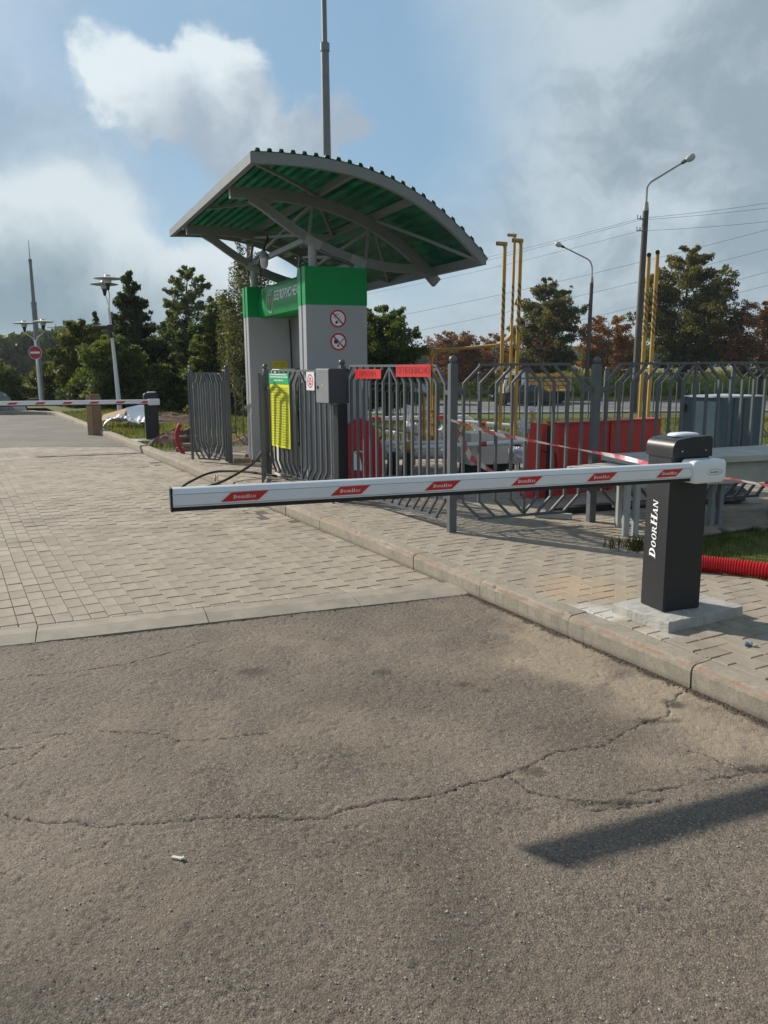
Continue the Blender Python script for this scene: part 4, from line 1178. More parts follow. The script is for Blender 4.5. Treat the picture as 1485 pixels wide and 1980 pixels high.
def ring_flat(r0, r1, n=28, sx=1.0, a0=0, a1=2 * math.pi):
    b = MB(); vs = []
    for i in range(n + 1):
        t_ = a0 + (a1 - a0) * i / n
        vs += [(r0 * math.cos(t_) * sx, r0 * math.sin(t_), 0), (r1 * math.cos(t_) * sx, r1 * math.sin(t_), 0)]
    fs = [(2 * i, 2 * i + 1, 2 * i + 3, 2 * i + 2) for i in range(n)]
    return vs, fs
def flat_mesh(quads):
    me = bpy.data.meshes.new('print'); V = []; F_ = []
    for item in quads:
        vs, fs = item; k = len(V); V += [(p[0], p[1], p[2] if len(p) > 2 else 0) for p in vs]; F_ += [tuple(j + k for j in f) for f in fs]
    me.from_pydata(V, [], F_); return me
def rect_q(x0, y0, x1, y1, z=0): return ([(x0, y0, z), (x1, y0, z), (x1, y1, z), (x0, y1, z)], [(0, 1, 2, 3)])
on_plate(r_, a, .105, 1.364, flat_mesh([ring_flat(.062, .076), rect_q(-.062, -.005, .062, .005, .0002), rect_q(-.02, .012, .02, .040), rect_q(-.03, -.045, .03, -.015)]), mat('sign_red_print', (.62, .05, .06), .5), 'symbol')
# notice board with the green head and the yellow table
a = FQ + FE * .20 + FN * .022
nb = empty('notice_board', (a.x, a.y, .54), 'tall yellow table board with green heading on the fence', 'notice board')
hl = .60; b = MB(); nx, nz = 8, 16; vs = []
for iz in range(nz + 1):
    for ix in range(nx + 1):
        x = hl * ix / nx; z = .545 + (1.32 - .545) * iz / nz
        warp_ = .018 * math.sin(x * 6) * (1 - iz / nz) ** 1.5 + .01 * (1 - iz / nz) ** 2 * ix / nx
        vs.append(a + FE * x + FN * (.006 + warp_) + UP * z)
b.add(vs, [(iz * (nx + 1) + ix, iz * (nx + 1) + ix + 1, (iz + 1) * (nx + 1) + ix + 1, (iz + 1) * (nx + 1) + ix) for iz in range(nz) for ix in range(nx)], True)
b.build('yellow_sheet', mat('yellow_board', (.78, .80, .02), .45, 0, .03, 3), nb, recalc=False)
b = MB(); b.prism([(-.01, 1.315), (hl, 1.315), (hl, 1.447), (-.01, 1.447)], (a.x, a.y, 0), FE, UP, FN, .010); b.build('green_heading', mat('green_heading', (.02, .42, .16), .4, 0, .04, 5), nb)
ql = []
for i in range(23): z = .575 + i * .0315; ql.append((z, 1))
b = MB()
def bp(x, z, o_=.0085):
    iz = (z - .545) / (1.32 - .545)
    return a + FE * x + FN * (o_ + .018 * math.sin(x * 6) * (1 - iz) ** 1.5 + .01 * (1 - iz) ** 2 * x / hl) + UP * z
for i in range(23):
    z = .575 + i * .0315
    for k in range(6):
        x0, x1 = .03 + k * .09, .03 + (k + 1) * .09
        b.add([bp(x0, z), bp(x1, z), bp(x1, z + .0035), bp(x0, z + .0035)], [(0, 1, 2, 3)])
for x in (.03, .13, .415, .57):
    for i in range(22):
        z0, z1 = .575 + i * .0315, .575 + (i + 1) * .0315; w_ = .005 if x in (.13, .415) else .003
        b.add([bp(x, z0, .0088), bp(x + w_, z0, .0088), bp(x + w_, z1, .0088), bp(x, z1, .0088)], [(0, 1, 2, 3)])
b.build('table_lines', black_print, nb, recalc=False)
b = MB(); rr_ = random.Random(3)
for i in range(22):
    for (x0, x1) in ((.16, .40), (.44, .55)):
        z = .586 + i * .0315; x = x0
        while x < x1 - .02:
            L = rr_.uniform(.012, .04); b.add([bp(x, z, .009), bp(min(x + L, x1), z, .009), bp(min(x + L, x1), z + .006, .009), bp(x, z + .006, .009)], [(0, 1, 2, 3)]); x += L + .01
b.build('text_rows', mat('olive_print', (.20, .21, .03), .5), nb, recalc=False)
b = MB()
for (z, x0, x1) in ((1.42, .03, .57), (1.392, .03, .57), (1.352, .16, .46)):
    x = x0
    while x < x1 - .02:
        L = rr_.uniform(.02, .06); p_ = lambda xx, zz: a + FE * xx + FN * .0112 + UP * zz
        b.add([p_(x, z), p_(min(x + L, x1), z), p_(min(x + L, x1), z + .014), p_(x, z + .014)], [(0, 1, 2, 3)]); x += L + .008
b.build('heading_text', white_print, nb, recalc=False)

# ---- control box on its post, in front of the hidden fence post
cb0 = Vector((-.536, 8.15, 0)); bx_u = v2((-.60, .80)); bx_v = v2((.80, .60))
cb = empty('control_box', (-.42, 8.2, .1), 'grey steel control box on a channel post in front of the fence', 'electrical box')
b = MB(); c = cb0 + bx_u * .135 + bx_v * .12; b.box((c.x, c.y, 1.328), .24, .25, .352, bx_v, bev=.004); b.build('box', mat('box_grey_paint', (.055, .062, .075), .4, 0, .05, 3, .03, 60), cb)
b = MB(); c = cb0 + bx_u * .135 - bx_v * .004; b.box((c.x, c.y, 1.328), .008, .235, .337, bx_v, bev=.002); d_ = b.build('door', mat('box_door_paint', (.27, .285, .29), .42, 0, .05, 3), cb)
WL[d_.name] = wloc(cb)
b = MB(); c = cb0 + bx_u * .22 - bx_v * .010; b.box((c.x, c.y, 1.315), .008, .018, .03, bx_v); b.build('lock', black_print, d_)
b = MB(); c = cb0 + bx_u * .13 - bx_v * .0085; b.prism([(-.014, 0), (.014, 0), (0, .024)], (c.x, c.y, 1.33), -bx_u, UP, -bx_v, .0006); b.build('warning_triangle', mat('warning_yellow', (.7, .62, .08), .5), d_)
c = cb0 + bx_u * .06 + bx_v * .13
b = MB(); b.box((c.x + .02, c.y + .02, .62), .12, .10, 1.04, bx_v); b.build('post', anthracite, cb)
b = MB(); c2 = cb0 + bx_u * .04 + bx_v * .04
b.box((c2.x, c2.y, .62), .030, .012, 1.04, (1, .2)); ps = b.build('perforated_strip', steel_light, cb)
WL[ps.name] = wloc(cb)
b = MB()
for i in range(40): b.box((c2.x, c2.y - .0075, .12 + i * .026), .010, .004, .013, (1, .2))
b.build('slots', black_print, ps)['kind'] = 'stuff'

# ================================================================ the kiosk
KQ = Vector((-1.947, 11.877, 0)); KN = Vector((-.8815, 9.4343, 0)); KO = KN + UK * .135
def KP3(s, l, z): return KO + VK * s + UK * l + UP * z
ki = empty('filling_kiosk', (KO.x, KO.y, .12), 'open gas station kiosk of two grey piers, green fascia and arched green roof', 'kiosk')
PIER = [(0, 0), (.757, 0), (.757, .27), (0, .27), (0, .166), (.022, .160), (.022, .118), (0, .112)]
for l0 in (-.135, 2.53):
    base_ = KO + UK * l0
    b = MB(); b.prism(PIER, (base_.x, base_.y, .11), VK, UK, UP, 2.115); pr = b.build('pier', grey_clad, ki); WL[pr.name] = wloc(ki)
    pg = [(-.004 if x < .4 and x < .01 else x + (.004 if x > .7 else 0), y + (-.004 if y < .01 else (.004 if y > .26 else 0))) for x, y in PIER]
    b = MB(); b.prism(pg, (base_.x, base_.y, 2.226), VK, UK, UP, .425); b.build('green_band', green_paint, pr)
    b = MB(); pf = [(x * 1.0 - .012 * (1 if x < .1 else -1), y + (-.012 if y < .1 else .012)) for x, y in [(0, 0), (.757, 0), (.757, .27), (0, .27)]]
    b.prism(pf, (base_.x, base_.y, .10), VK, UK, UP, .05); b.build('base_trim', steel, pr)
# recessed back panel between the piers
b = MB(); p0 = KP3(.66, .135, 0); b.prism([(0, .12), (2.395, .12), (2.395, 2.24), (0, 2.24)], (p0.x, p0.y, 0), UK, UP, VK, .04); b.build('back_panel', mat('grey_back_panel', (.30, .31, .32), .5, 0, .05, 2), ki)
# sign beam with a belly
b = MB(); sec = [(.60, 2.22), (.20, 2.215)]
for i in range(11): k = i / 10; sec.append((.20 - .065 * math.sin(math.pi * (.08 + k * .84)) ** .8 + .030 * k, 2.225 + .40 * k))
sec += [(.25, 2.645), (.60, 2.645)]
n_ = len(sec); vs = []
for l in (.137, 2.528):
    for (s_, z_) in sec: vs.append(KP3(s_, l, z_))
b.add(vs, [(i, i + n_, (i + 1) % n_ + n_, (i + 1) % n_) for i in range(n_)], True); b.add(vs, [tuple(range(n_)), tuple(range(2 * n_ - 1, n_ - 1, -1))])
beam = b.build('sign_beam', green_paint, ki); WL[beam.name] = wloc(ki)
def beam_s(z):
    k = (z - 2.225) / .40; return .20 - .065 * math.sin(math.pi * (.08 + min(max(k, 0), 1) * .84)) ** .8 + .030 * k
me = text_mesh('БЕЛОРУСНЕФТЬ', .160, .001, space=1.02, align='LEFT', bold=.0045)
TWD = max(v_.co.x for v_ in me.vertices)
# bend the lettering onto the belly
for vtx in me.vertices:
    z_ = 2.452 + vtx.co.y; l_ = 1.68 - vtx.co.x * 1.36 / TWD
    p = KP3(beam_s(z_) - .004 - max(0, vtx.co.z) * 2, l_, z_); vtx.co = p - wloc(beam)
me.materials.clear(); me.materials.append(mat('sign_white', (.72, .76, .74), .45, 0, .02, 3))
o = bpy.data.objects.new('lettering', me); C.objects.link(o); o.parent = beam
b = MB(); ring_ = []
for i in range(25):
    a_ = 2 * math.pi * i / 24; z_ = 2.405 + .150 * math.cos(a_); ring_.append(KP3(beam_s(z_) - .004, 1.90 + .150 * math.sin(a_), z_))
b.tube(ring_, .004, 4); b.build('emblem_ring', MATS['sign_white'], beam)
b = MB(); sh = []
for (x, z) in [(-.062, .065), (-.025, .078), (0, .068), (.025, .078), (.062, .065), (.056, -.005), (.028, -.07), (0, -.12), (-.028, -.07), (-.056, -.005)]:
    z_ = 2.425 + z; sh.append(KP3(beam_s(z_) - .005, 1.90 - x, z_))
b.add(sh, [tuple(range(len(sh)))]); b.build('emblem_shield', mat('emblem_pink', (.52, .36, .32), .5, 0, .3, 40), beam)
b = MB()
for (x0, z0, x1, z1) in [(-.045, .03, .045, .03), (-.03, -.01, .03, -.01), (0, .06, 0, -.1), (-.03, .055, .0, -.05), (.03, .055, 0, -.05)]:
    p, q_ = 2.425 + z0, 2.425 + z1; b.bar(KP3(beam_s(p) - .007, 1.90 - x0, p), KP3(beam_s(q_) - .007, 1.90 - x1, q_), .006, .004)
b.build('emblem_lines', mat('emblem_red', (.42, .05, .05), .5), beam)
# cable down the panel
b = MB(); b.tube([KP3(.60, 2.45, 2.2), KP3(.61, 2.45, 1.8), KP3(.62, 2.46, 1.3), KP3(.62, 2.45, .8)], .012, 6); b.build('cable', black_rubber, ki)

# roof
RS = np.array([-.86, -.55, -.25, .02, .30, .60, .886, 1.10, 1.319, 1.52, 1.735]); RZp = np.polyfit([-.86, -.8, -.25, .30, .886, 1.319, 1.724], [3.540, 3.55, 3.567, 3.483, 3.301, 3.058, 2.70], 3)
def RZ(s): return float(np.polyval(RZp, s))
L0, L1 = -1.20, 3.64
NSEG = 22
roof_green = bpy.data.materials.new('green_translucent_roofing'); roof_green.use_nodes = True
q = NG(roof_green.node_tree); pb = roof_green.node_tree.nodes['Principled BSDF']
co = q.n('ShaderNodeTexCoord').outputs['Object']
nz1 = q.noise(q.vm('MULTIPLY', co, (2, 2, 2)), 2.2, 5, .6, dist=1.2); nz2 = q.noise(co, 14, 4, .6)
c_ = q.mix(q.ss(nz1, .35, .7), (.003, .045, .022), (.004, .042, .020)); c_ = q.mix(q.m('MULTIPLY', q.ss(nz2, .5, .7), .5), c_, (.01, .06, .03))
q.link(c_, pb.inputs['Base Color']); pb.inputs['Roughness'].default_value = .32
tr = q.n('ShaderNodeBsdfTranslucent'); q.link(q.mix(q.ss(nz1, .40, .72), (.002, .05, .022), (.010, .16, .06)), tr.inputs[0])
mx = q.n('ShaderNodeMixShader'); mx.inputs[0].default_value = .36; q.link(pb.outputs[0], mx.inputs[1]); q.link(tr.outputs[0], mx.inputs[2]); q.link(mx.outputs[0], roof_green.node_tree.nodes['Material Output'].inputs[0])
prof = []
ds = (1.735 + .86) / NSEG
for i in range(NSEG):
    s0 = -.86 + i * ds
    for (f_, h_) in ((0, 0), (.26, .0), (.36, .030), (.64, .030), (.74, 0)): prof.append((s0 + f_ * ds, h_))
prof.append((1.735, 0))
vs = []; ls = [L0 - .02, 0, 1.3, 2.6, L1 + .02]
for l in ls:
    for (s_, h_) in prof: vs.append(KP3(s_, l, RZ(s_) + .006 + h_))
n_ = len(prof)
b = MB(); b.add(vs, [(j * n_ + i, j * n_ + i + 1, (j + 1) * n_ + i + 1, (j + 1) * n_ + i) for j in range(len(ls) - 1) for i in range(n_ - 1)])
b.build('corrugated_roof_sheet', roof_green, ki, recalc=False)
frame_m = mat('frame_grey_paint', (.19, .205, .205), .42, 0, .06, 4, .05, 80, dirt=.2, dirtcol=(.2, .2, .19))
def chord(name, l, pts, w_, h_, m_=frame_m):
    b = MB(); b.sweep([KP3(s_, l, z_) for s_, z_ in pts], w_, h_, UK); return b.build(name, m_, ki)
fine_s = [-.86 + (1.735 + .86) * i / 18 for i in range(19)]
for l in (L0 + .02, L1 - .02): chord('edge_arch', l, [(s_, RZ(s_) - .050) for s_ in fine_s], .055, .102)
for s_ in (-.84, 1.715):
    b = MB(); b.bar(KP3(s_, L0 - .005, RZ(s_) - .050), KP3(s_, L1 + .005, RZ(s_) - .050), .06, .100); b.build('edge_beam', frame_m, ki)
for s_ in (.22, .90):
    b = MB(); b.bar(KP3(s_, L0 + .046, RZ(s_) - .045), KP3(s_, L1 - .046, RZ(s_) - .045), .055, .075); b.build('purlin', frame_m, ki)
up_s = [-.80 + (1.755 + .80) * i / 16 for i in range(17)]
low = [(-.57, RZ(-.57) - .19), (-.42, 3.285), (-.25, 3.17), (-.108, 3.08), (.14, 2.945), (.388, 2.84), (.60, 2.775), (.78, 2.735), (1.05, 2.695), (1.30, 2.68), (1.46, 2.69), (1.545, RZ(1.545) - .165)]
for l in (0.0, 2.665):
    chord('upper_chord', l, [(s_, RZ(s_) - .145) for s_ in up_s], .075, .118)
    chord('lower_chord', l, low, .070, .100)
    for (sa, sb) in ((.16, .10), (.86, .80)):
        za = RZ(sa) - .17; zb = np.interp(sb, [p[0] for p in low], [p[1] for p in low]) + .04
        b = MB(); b.bar(KP3(sa, l, za), KP3(sb, l, zb), .032, .032); b.build('web_strut', frame_m, ki)
    for sp in (.142, .70):
        zc = float(np.interp(sp, [p[0] for p in low], [p[1] for p in low])) - .04
        p = KP3(sp, l, 0)
        b = MB(); b.lathe([(.050, 2.64), (.050, 2.78), (.056, 2.785), (.056, 2.80), (.050, 2.805), (.050, zc - .01)], (p.x, p.y, 0), 16) if zc > 2.83 else b.lathe([(.050, 2.64), (.050, zc - .01)], (p.x, p.y, 0), 16)
        b.build('column', steel_light, ki)
        b = MB(); b.bar(KP3(sp - .09, l - .036, zc + .012 + .045), KP3(sp + .09, l - .036, zc + .012 - .03), .012, .10)
        b.bar(KP3(sp - .09, l + .036, zc + .012 + .045), KP3(sp + .09, l + .036, zc + .012 - .03), .012, .10); b.build('clamp', steel_light, ki)
        for db in (-.03, .03):
            b = MB(); q_ = KP3(sp + db, l - .043, zc + .03 - db * .3); b.lathe([(.013, 0), (.013, .012), (.0001, .014)], q_, 8, axis=-UK); b.build('bolt', steel_light, ki)
    b = MB(); b.bar(KP3(.19, l + .02, 2.875), KP3(.66, l + .02, 2.71), .05, .06); b.build('header_beam', frame_m, ki)
# longitudinal ties and roof braces
for (sa, sb, za, zb) in ((.12, .12, 2.98, 2.98), (.78, .78, 2.75, 2.75)):
    b = MB(); b.bar(KP3(sa, .03, za), KP3(sb, 2.635, zb), .05, .06); b.build('tie_beam', frame_m, ki)
for (a_, e_) in (((.15, .05, RZ(.15) - .18), (.12, 2.6, 3.02)), ((.12, .05, 3.02), (.15, 2.6, RZ(.15) - .18)), ((.88, .05, RZ(.88) - .2), (.78, 2.6, 2.80)), ((.78, .05, 2.80), (.88, 2.6, RZ(.88) - .2))):
    b = MB(); b.bar(KP3(*a_), KP3(*e_), .032, .032); b.build('cross_brace', frame_m, ki)
for (sa, la, sb, lb) in ((-.80, L0 + .07, .20, -.06), (.92, -.06, 1.68, L0 + .07), (-.80, L1 - .07, .20, 2.72), (.92, 2.72, 1.68, L1 - .07), (.22, .05, .88, 1.33), (.88, 1.33, .22, 2.62), (-.78, 1.33, .20, .05), (.92, .05, 1.68, 1.33), (.92, 2.62, 1.68, 1.33)):
    b = MB(); m1 = ((sa + sb) / 2, (la + lb) / 2)
    b.bar(KP3(sa, la, RZ(sa) - .085), KP3(*m1, (RZ(sa) + RZ(sb)) / 2 - .075), .034, .034); b.bar(KP3(*m1, (RZ(sa) + RZ(sb)) / 2 - .075), KP3(sb, lb, RZ(sb) - .085), .034, .034)
    b.build('roof_brace', frame_m, ki)
# hanging explosion-proof lamp under the roof
lp = (-1.484, 10.600, 3.066); lp = Vector(lp)
la = empty('pendant_lamp', tuple(lp), 'glass bulb work lamp hanging from the kiosk roof frame', 'lamp')
b = MB(); hk = [lp + Vector((.02, 0, .10)), lp + Vector((.035, 0, .06)), lp + Vector((.015, 0, .02)), lp + Vector((-.01, 0, -.02)), lp + Vector((-.02, 0, -.07)), lp + Vector((-.012, 0, -.11))]
b.tube(hk, .014, 6); b.build('chain', black_rubber, la)
b = MB(); b.lathe([(.02, -.10), (.045, -.12), (.058, -.155), (.066, -.165), (.066, -.185), (.052, -.188)], lp + Vector((-.022, 0, 0)), 16); b.build('housing', steel_light, la)
b = MB(); b.lathe([(.050, -.186), (.052, -.22), (.050, -.26), (.036, -.30), (.0001, -.318)], lp + Vector((-.022, 0, 0)), 16); b.build('glass_globe', glass, la)
b = MB(); b.tube([lp + Vector((-.05, 0, -.12)), lp + Vector((-.09, 0, -.25)), lp + Vector((-.07, .05, -.42)), lp + Vector((.0, .1, -.44))], .007, 5); b.build('cable', black_rubber, la)

# round prohibition signs on the near pier
def round_sign(s_, z_, label, kind):
    p = KN + VK * s_ - UK * .0045 + UP * z_
    r_ = empty('prohibition_sign', tuple(p), label, 'sign'); rd = .108
    b = MB(); b.lathe([(rd, 0), (rd, .003)], p, 36, smooth=False, axis=-UK); b.build('disc', white_plain, r_)
    def pf(me, nm, m, off): return place_flat(me, nm, m, r_, VK, UP, p - UK * off)
    rp_ = mat('prohibition_red', (.45, .015, .03), .45)
    c45 = math.cos(R(45)); w_ = .009; L = .085
    slash = ([(-L * c45 - w_ * c45, L * c45 - w_ * c45, .0006), (L * c45 - w_ * c45, -L * c45 - w_ * c45, .0006), (L * c45 + w_ * c45, -L * c45 + w_ * c45, .0006), (-L * c45 + w_ * c45, L * c45 + w_ * c45, .0006)], [(0, 1, 2, 3)])
    if kind == 'smoke':
        def seg(x0, y0, x1, y1, w_):
            d = Vector((x1 - x0, y1 - y0)).normalized(); nn_ = Vector((-d.y, d.x)) * w_ / 2
            return ([(x0 - nn_.x, y0 - nn_.y), (x1 - nn_.x, y1 - nn_.y), (x1 + nn_.x, y1 + nn_.y), (x0 + nn_.x, y0 + nn_.y)], [(0, 1, 2, 3)])
        outl = [seg(-.018, -.034, .040, .030, .003), seg(.006, -.046, .062, .016, .003), seg(.040, .030, .062, .016, .003), seg(-.03, -.055, -.005, -.03, .026)]
        vs, fs = ring_flat(.024, .028, 12, 1, R(20), R(230)); outl.append(([(v_[0] - .012, v_[1] + .018) for v_ in vs], fs))
        vs, fs = ring_flat(.038, .042, 14, 1, R(40), R(200)); outl.append(([(v_[0] - .006, v_[1] + .014) for v_ in vs], fs))
        pf(flat_mesh(outl), 'cigarette', black_print, .0038)
    else:
        fl = [(-.058, -.008), (-.05, .03), (-.04, .018), (-.03, .05), (-.022, .022), (-.008, .034), (-.004, .0), (-.02, -.028), (-.034, -.014), (-.044, -.03)]
        me = flat_mesh([(fl, [tuple(range(len(fl)))])]); pf(me, 'flame', black_print, .0038)
        me = flat_mesh([([(-.02, -.052), (-.006, -.066), (.012, -.034), (-.002, -.024)], [(0, 1, 2, 3)])]); pf(me, 'match_head', black_print, .0038)
        me = flat_mesh([([(.022, .0), (.034, -.012), (.078, .040), (.066, .05)], [(0, 1, 2, 3)])]); pf(me, 'match_stick', mat('grey_blue_print', (.25, .30, .32), .5), .0038)
    pf(flat_mesh([slash]), 'slash', rp_, .0046)
    pf(flat_mesh([ring_flat(.082, .105, 36)]), 'ring', rp_, .0044)
round_sign(.389, 2.071, 'round no-smoking sign, upper of the two on the grey pier', 'smoke')
round_sign(.391, 1.806, 'round no-open-flame sign, lower of the two on the grey pier', 'flame')
p = KQ + VK * .344 - UK * .004
yn = empty('paper_notice', (p.x, p.y, 1.30), 'small yellow paper notice on the far pier', 'notice')
b = MB(); b.prism([(0, 1.25), (.225, 1.25), (.225, 1.60), (0, 1.60)], (p.x, p.y, 0), VK, UP, -UK, .002); b.build('sheet', mat('yellow_paper', (.55, .50, .03), .6), yn)
b = MB()
for i in range(9):
    q_ = p - UK * .0025; b.prism([(.02, 1.56 - i * .035), (.205 - .02 * (i % 3), 1.56 - i * .035), (.205 - .02 * (i % 3), 1.568 - i * .035), (.02, 1.568 - i * .035)], (q_.x, q_.y, 0), VK, UP, -UK, .0004)
b.build('text_rows', MATS['olive_print'], yn)

# white dispenser cabinet in the opening
dc = Vector((-1.10, 10.45, 0)); dz = empty('dispenser', (dc.x, dc.y, .12), 'white gas dispenser cabinet behind the fence notice board', 'dispenser')
b = MB(); b.box((dc.x - .08, dc.y, .80), .34, .44, 1.38, UK, bev=.012); b.build('housing', mat('dispenser_white', (.66, .66, .64), .4, 0, .05, 3, dirt=.2, dirtcol=(.4, .38, .34)), dz)
b = MB(); b.box((dc.x - .08, dc.y, 1.43), .30, .46, .10, UK, bev=.01); b.build('head', white_plain, dz)
b = MB()
hs = [Vector((dc.x + .10, dc.y - .22, 1.50)), Vector((dc.x + .04, dc.y - .26, 1.40)), Vector((dc.x + .02, dc.y - .26, 1.0)), Vector((dc.x + .03, dc.y - .25, .6)), Vector((dc.x + .06, dc.y - .24, .3)), Vector((dc.x + .0, dc.y - .3, .2))]
b.tube(hs, .013, 6); b.build('hose', hose_black, dz)
for z_ in (1.20, .95, .55):
    b = MB(); b.box((dc.x + .06, dc.y - .24, z_), .11, .05, .04, W); b.tube([(dc.x + .10, dc.y - .27, z_ - .03), (dc.x + .10, dc.y - .27, z_ + .04)], .02, 6); b.build('valve', anthracite, dz)
b = MB(); b.bar((dc.x + .0, dc.y - .25, 1.475), (dc.x + .16, dc.y - .30, 1.53), .05, .03); b.build('nozzle', steel, dz)

# ================================================================ red fabric cover with paper
rc = Vector((-.268, 9.42, 0)); vs = []; fs = []
b = MB(); nu, nv = 40, 22; hgt = .80
for j in range(nv + 1):
    k = j / nv; z = hgt * k
    f_ = (1 - max(0, (k - .55) / .45) ** 2.2) ** .5 if k > .55 else 1
    f_ *= .93 + .10 * math.sin(k * 3.2)
    for i in range(nu):
        a_ = 2 * math.pi * i / nu
        wr = 1 + .07 * (fbm(np.array([a_ * 2.6]), np.array([k * 3.0]), 3, 12)[0] - .5) + .025 * math.sin(a_ * 9 + k * 4)
        vs.append((rc.x + math.cos(a_) * .235 * f_ * wr + .01 * math.sin(k * 5), rc.y + math.sin(a_) * .17 * f_ * wr, .125 + z))
fs = [(j * nu + i, j * nu + (i + 1) % nu, (j + 1) * nu + (i + 1) % nu, (j + 1) * nu + i) for j in range(nv) for i in range(nu)] + [tuple(range(nv * nu, nv * nu + nu))]
b.add(vs, fs, True)
rcv = empty('covered_extinguisher', (rc.x, rc.y, .12), 'round-topped red fabric cover standing behind the fence bars', 'fire extinguisher')
b.build('fabric_cover', mat('red_fabric', (.46, .014, .020), .75, 0, .18, 7, .5, 22), rcv)
b = MB(); b.prism([(-.075, .335), (.035, .325), (.04, .52), (-.08, .53)], (rc.x - .02, rc.y - .172, 0), (1, .1, 0), UP, (0, -1, 0), .004); b.build('paper_tag', white_plain, rcv)
b = MB(); b.tube([(rc.x - .09, rc.y - .178, .53), (rc.x - .02, rc.y - .182, .56), (rc.x + .04, rc.y - .178, .535)], .008, 5); b.build('strap', white_plain, rcv)

# ================================================================ pipework inside the compound
def pipe_thing(label, cat='pipe', loc=(0, 0, 0), name='gas_pipe', group=None): return empty(name, loc, label, cat, group)
def pipe(root, pts, r_, m, name='pipe', n=10):
    b = MB(); b.tube(pts, r_, n); return b.build(name, m, root)
def fillet(pts, r_=.06, n=5):
    out = [Vector(pts[0])]
    for i in range(1, len(pts) - 1):
        p = Vector(pts[i]); a_ = (Vector(pts[i - 1]) - p); c_ = (Vector(pts[i + 1]) - p); rr_ = min(r_, a_.length * .45, c_.length * .45)
        a_.normalize(); c_.normalize(); s_, e_ = p + a_ * rr_, p + c_ * rr_
        for k in range(n + 1): t_ = k / n; out.append(s_ * (1 - t_) ** 2 + p * 2 * t_ * (1 - t_) + e_ * t_ ** 2)
    out.append(Vector(pts[-1])); return out
def bands(root, p, q_, ts_, r_, m, L=.06, name='colour_band'):
    p, q_ = Vector(p), Vector(q_); d = (q_ - p).normalized(); n = (q_ - p).length
    for t_ in ts_:
        a_ = p + (q_ - p) * t_; pipe(root, [a_ - d * L / 2, a_ + d * L / 2], r_ + .0015, m, name)
striped = bpy.data.materials.new('yellow_with_dark_bands'); striped.use_nodes = True
q = NG(striped.node_tree); b_ = striped.node_tree.nodes['Principled BSDF']; ps_ = q.n('ShaderNodeNewGeometry').outputs['Position']; sx__ = q.n('ShaderNodeSeparateXYZ'); q.link(ps_, sx__.inputs[0])
hgt_ = sx__.outputs[2]; wv_ = q.m('SINE', q.m('ADD', q.m('MULTIPLY', hgt_, 66.0), q.m('MULTIPLY', sx__.outputs[0], 95.0)))
band_ = q.m('MULTIPLY', q.m('MULTIPLY', q.ss(wv_, -.1, .25), q.ss(hgt_, 1.92, 1.96)), q.ss(hgt_, 2.60, 2.56))
q.link(q.mix(q.m('MULTIPLY', band_, .92), q.mix(q.ss(q.noise(ps_, 9, 6, .6), .3, .7), (.44, .26, .05), (.54, .32, .06)), (.10, .055, .030)), b_.inputs['Base Color']); b_.inputs['Roughness'].default_value = .45
def vent(x, y, zt, label, r_=.026, stripe=None, head=.09, hd=(-1, 0), z0=.48, zbase=.12, basem=True, splice=False):
    r0 = pipe_thing(label, 'vent pipe', (x, y, zbase), 'vent_pipe', 'yellow vent pipes above the compound')
    lx_ = .02
    pipe(r0, [(x, y, z0), (x + lx_, y, zt - head)], r_, striped if stripe else yellow_paint, 'riser', 14)
    hx, hy = hd
    pipe(r0, [(x + lx_ + hx * .10, y + hy * .10, zt), (x + lx_ - hx * .03, y - hy * .03, zt - .01)], r_ * 1.12, yellow_paint, 'head')
    pipe(r0, [(x + lx_, y, zt - head - .01), (x + lx_, y, zt - .01)], r_ * .95, yellow_paint, 'neck')
    pipe(r0, [(x + lx_ + hx * .101, y + hy * .101, zt), (x + lx_ + hx * .115, y + hy * .115, zt)], r_ * 1.0, black_rubber, 'mouth')
    return r0
vent(1.585, 10.9, 3.085, 'yellow vent pipe, shortest of the three beside the square black footing', .025, [2.05 + .085 * i for i in range(7)])
vent(1.745, 11.12, 3.225, 'yellow vent pipe, tallest and rearmost of the group of three', .019, [2.0 + .085 * i for i in range(7)], z0=1.15, hd=(-.8, .2))
vent(1.800, 10.95, 3.13, 'yellow vent pipe, front right of the group of three', .026, [1.95 + .085 * i for i in range(8)])
vent(3.83, 12.0, 3.06, 'left yellow vent pipe of the pair beside the concrete lamp post', .029, [2.05 + .09 * i for i in range(5)], z0=.15, hd=(-.2, -.6))
vent(3.985, 12.1, 3.11, 'right yellow vent pipe of the pair beside the concrete lamp post', .029, [2.0 + .09 * i for i in range(5)], z0=.15, hd=(-.2, -.6))
hp = pipe_thing('yellow pipe arching sideways from the vent group to behind the fence post', 'pipe', (.76, 11.3, .5))
pipe(hp, fillet([(.69, 11.5, .50), (.69, 11.5, 1.72), (1.60, 11.0, 1.79), (1.745, 11.05, 1.90), (1.745, 11.12, 2.15)], .12), .021, yellow_paint)
b = MB(); b.box((1.70, 10.93, .30), .30, .22, .38, W, bev=.01); tag(b.build('pipe_footing', mat('black_footing', (.022, .022, .024), .8, 0, .3, 9, .4, 50), None, origin=(1.7, 10.9, .1)), 'black square footing under the group of three vent pipes', 'footing')
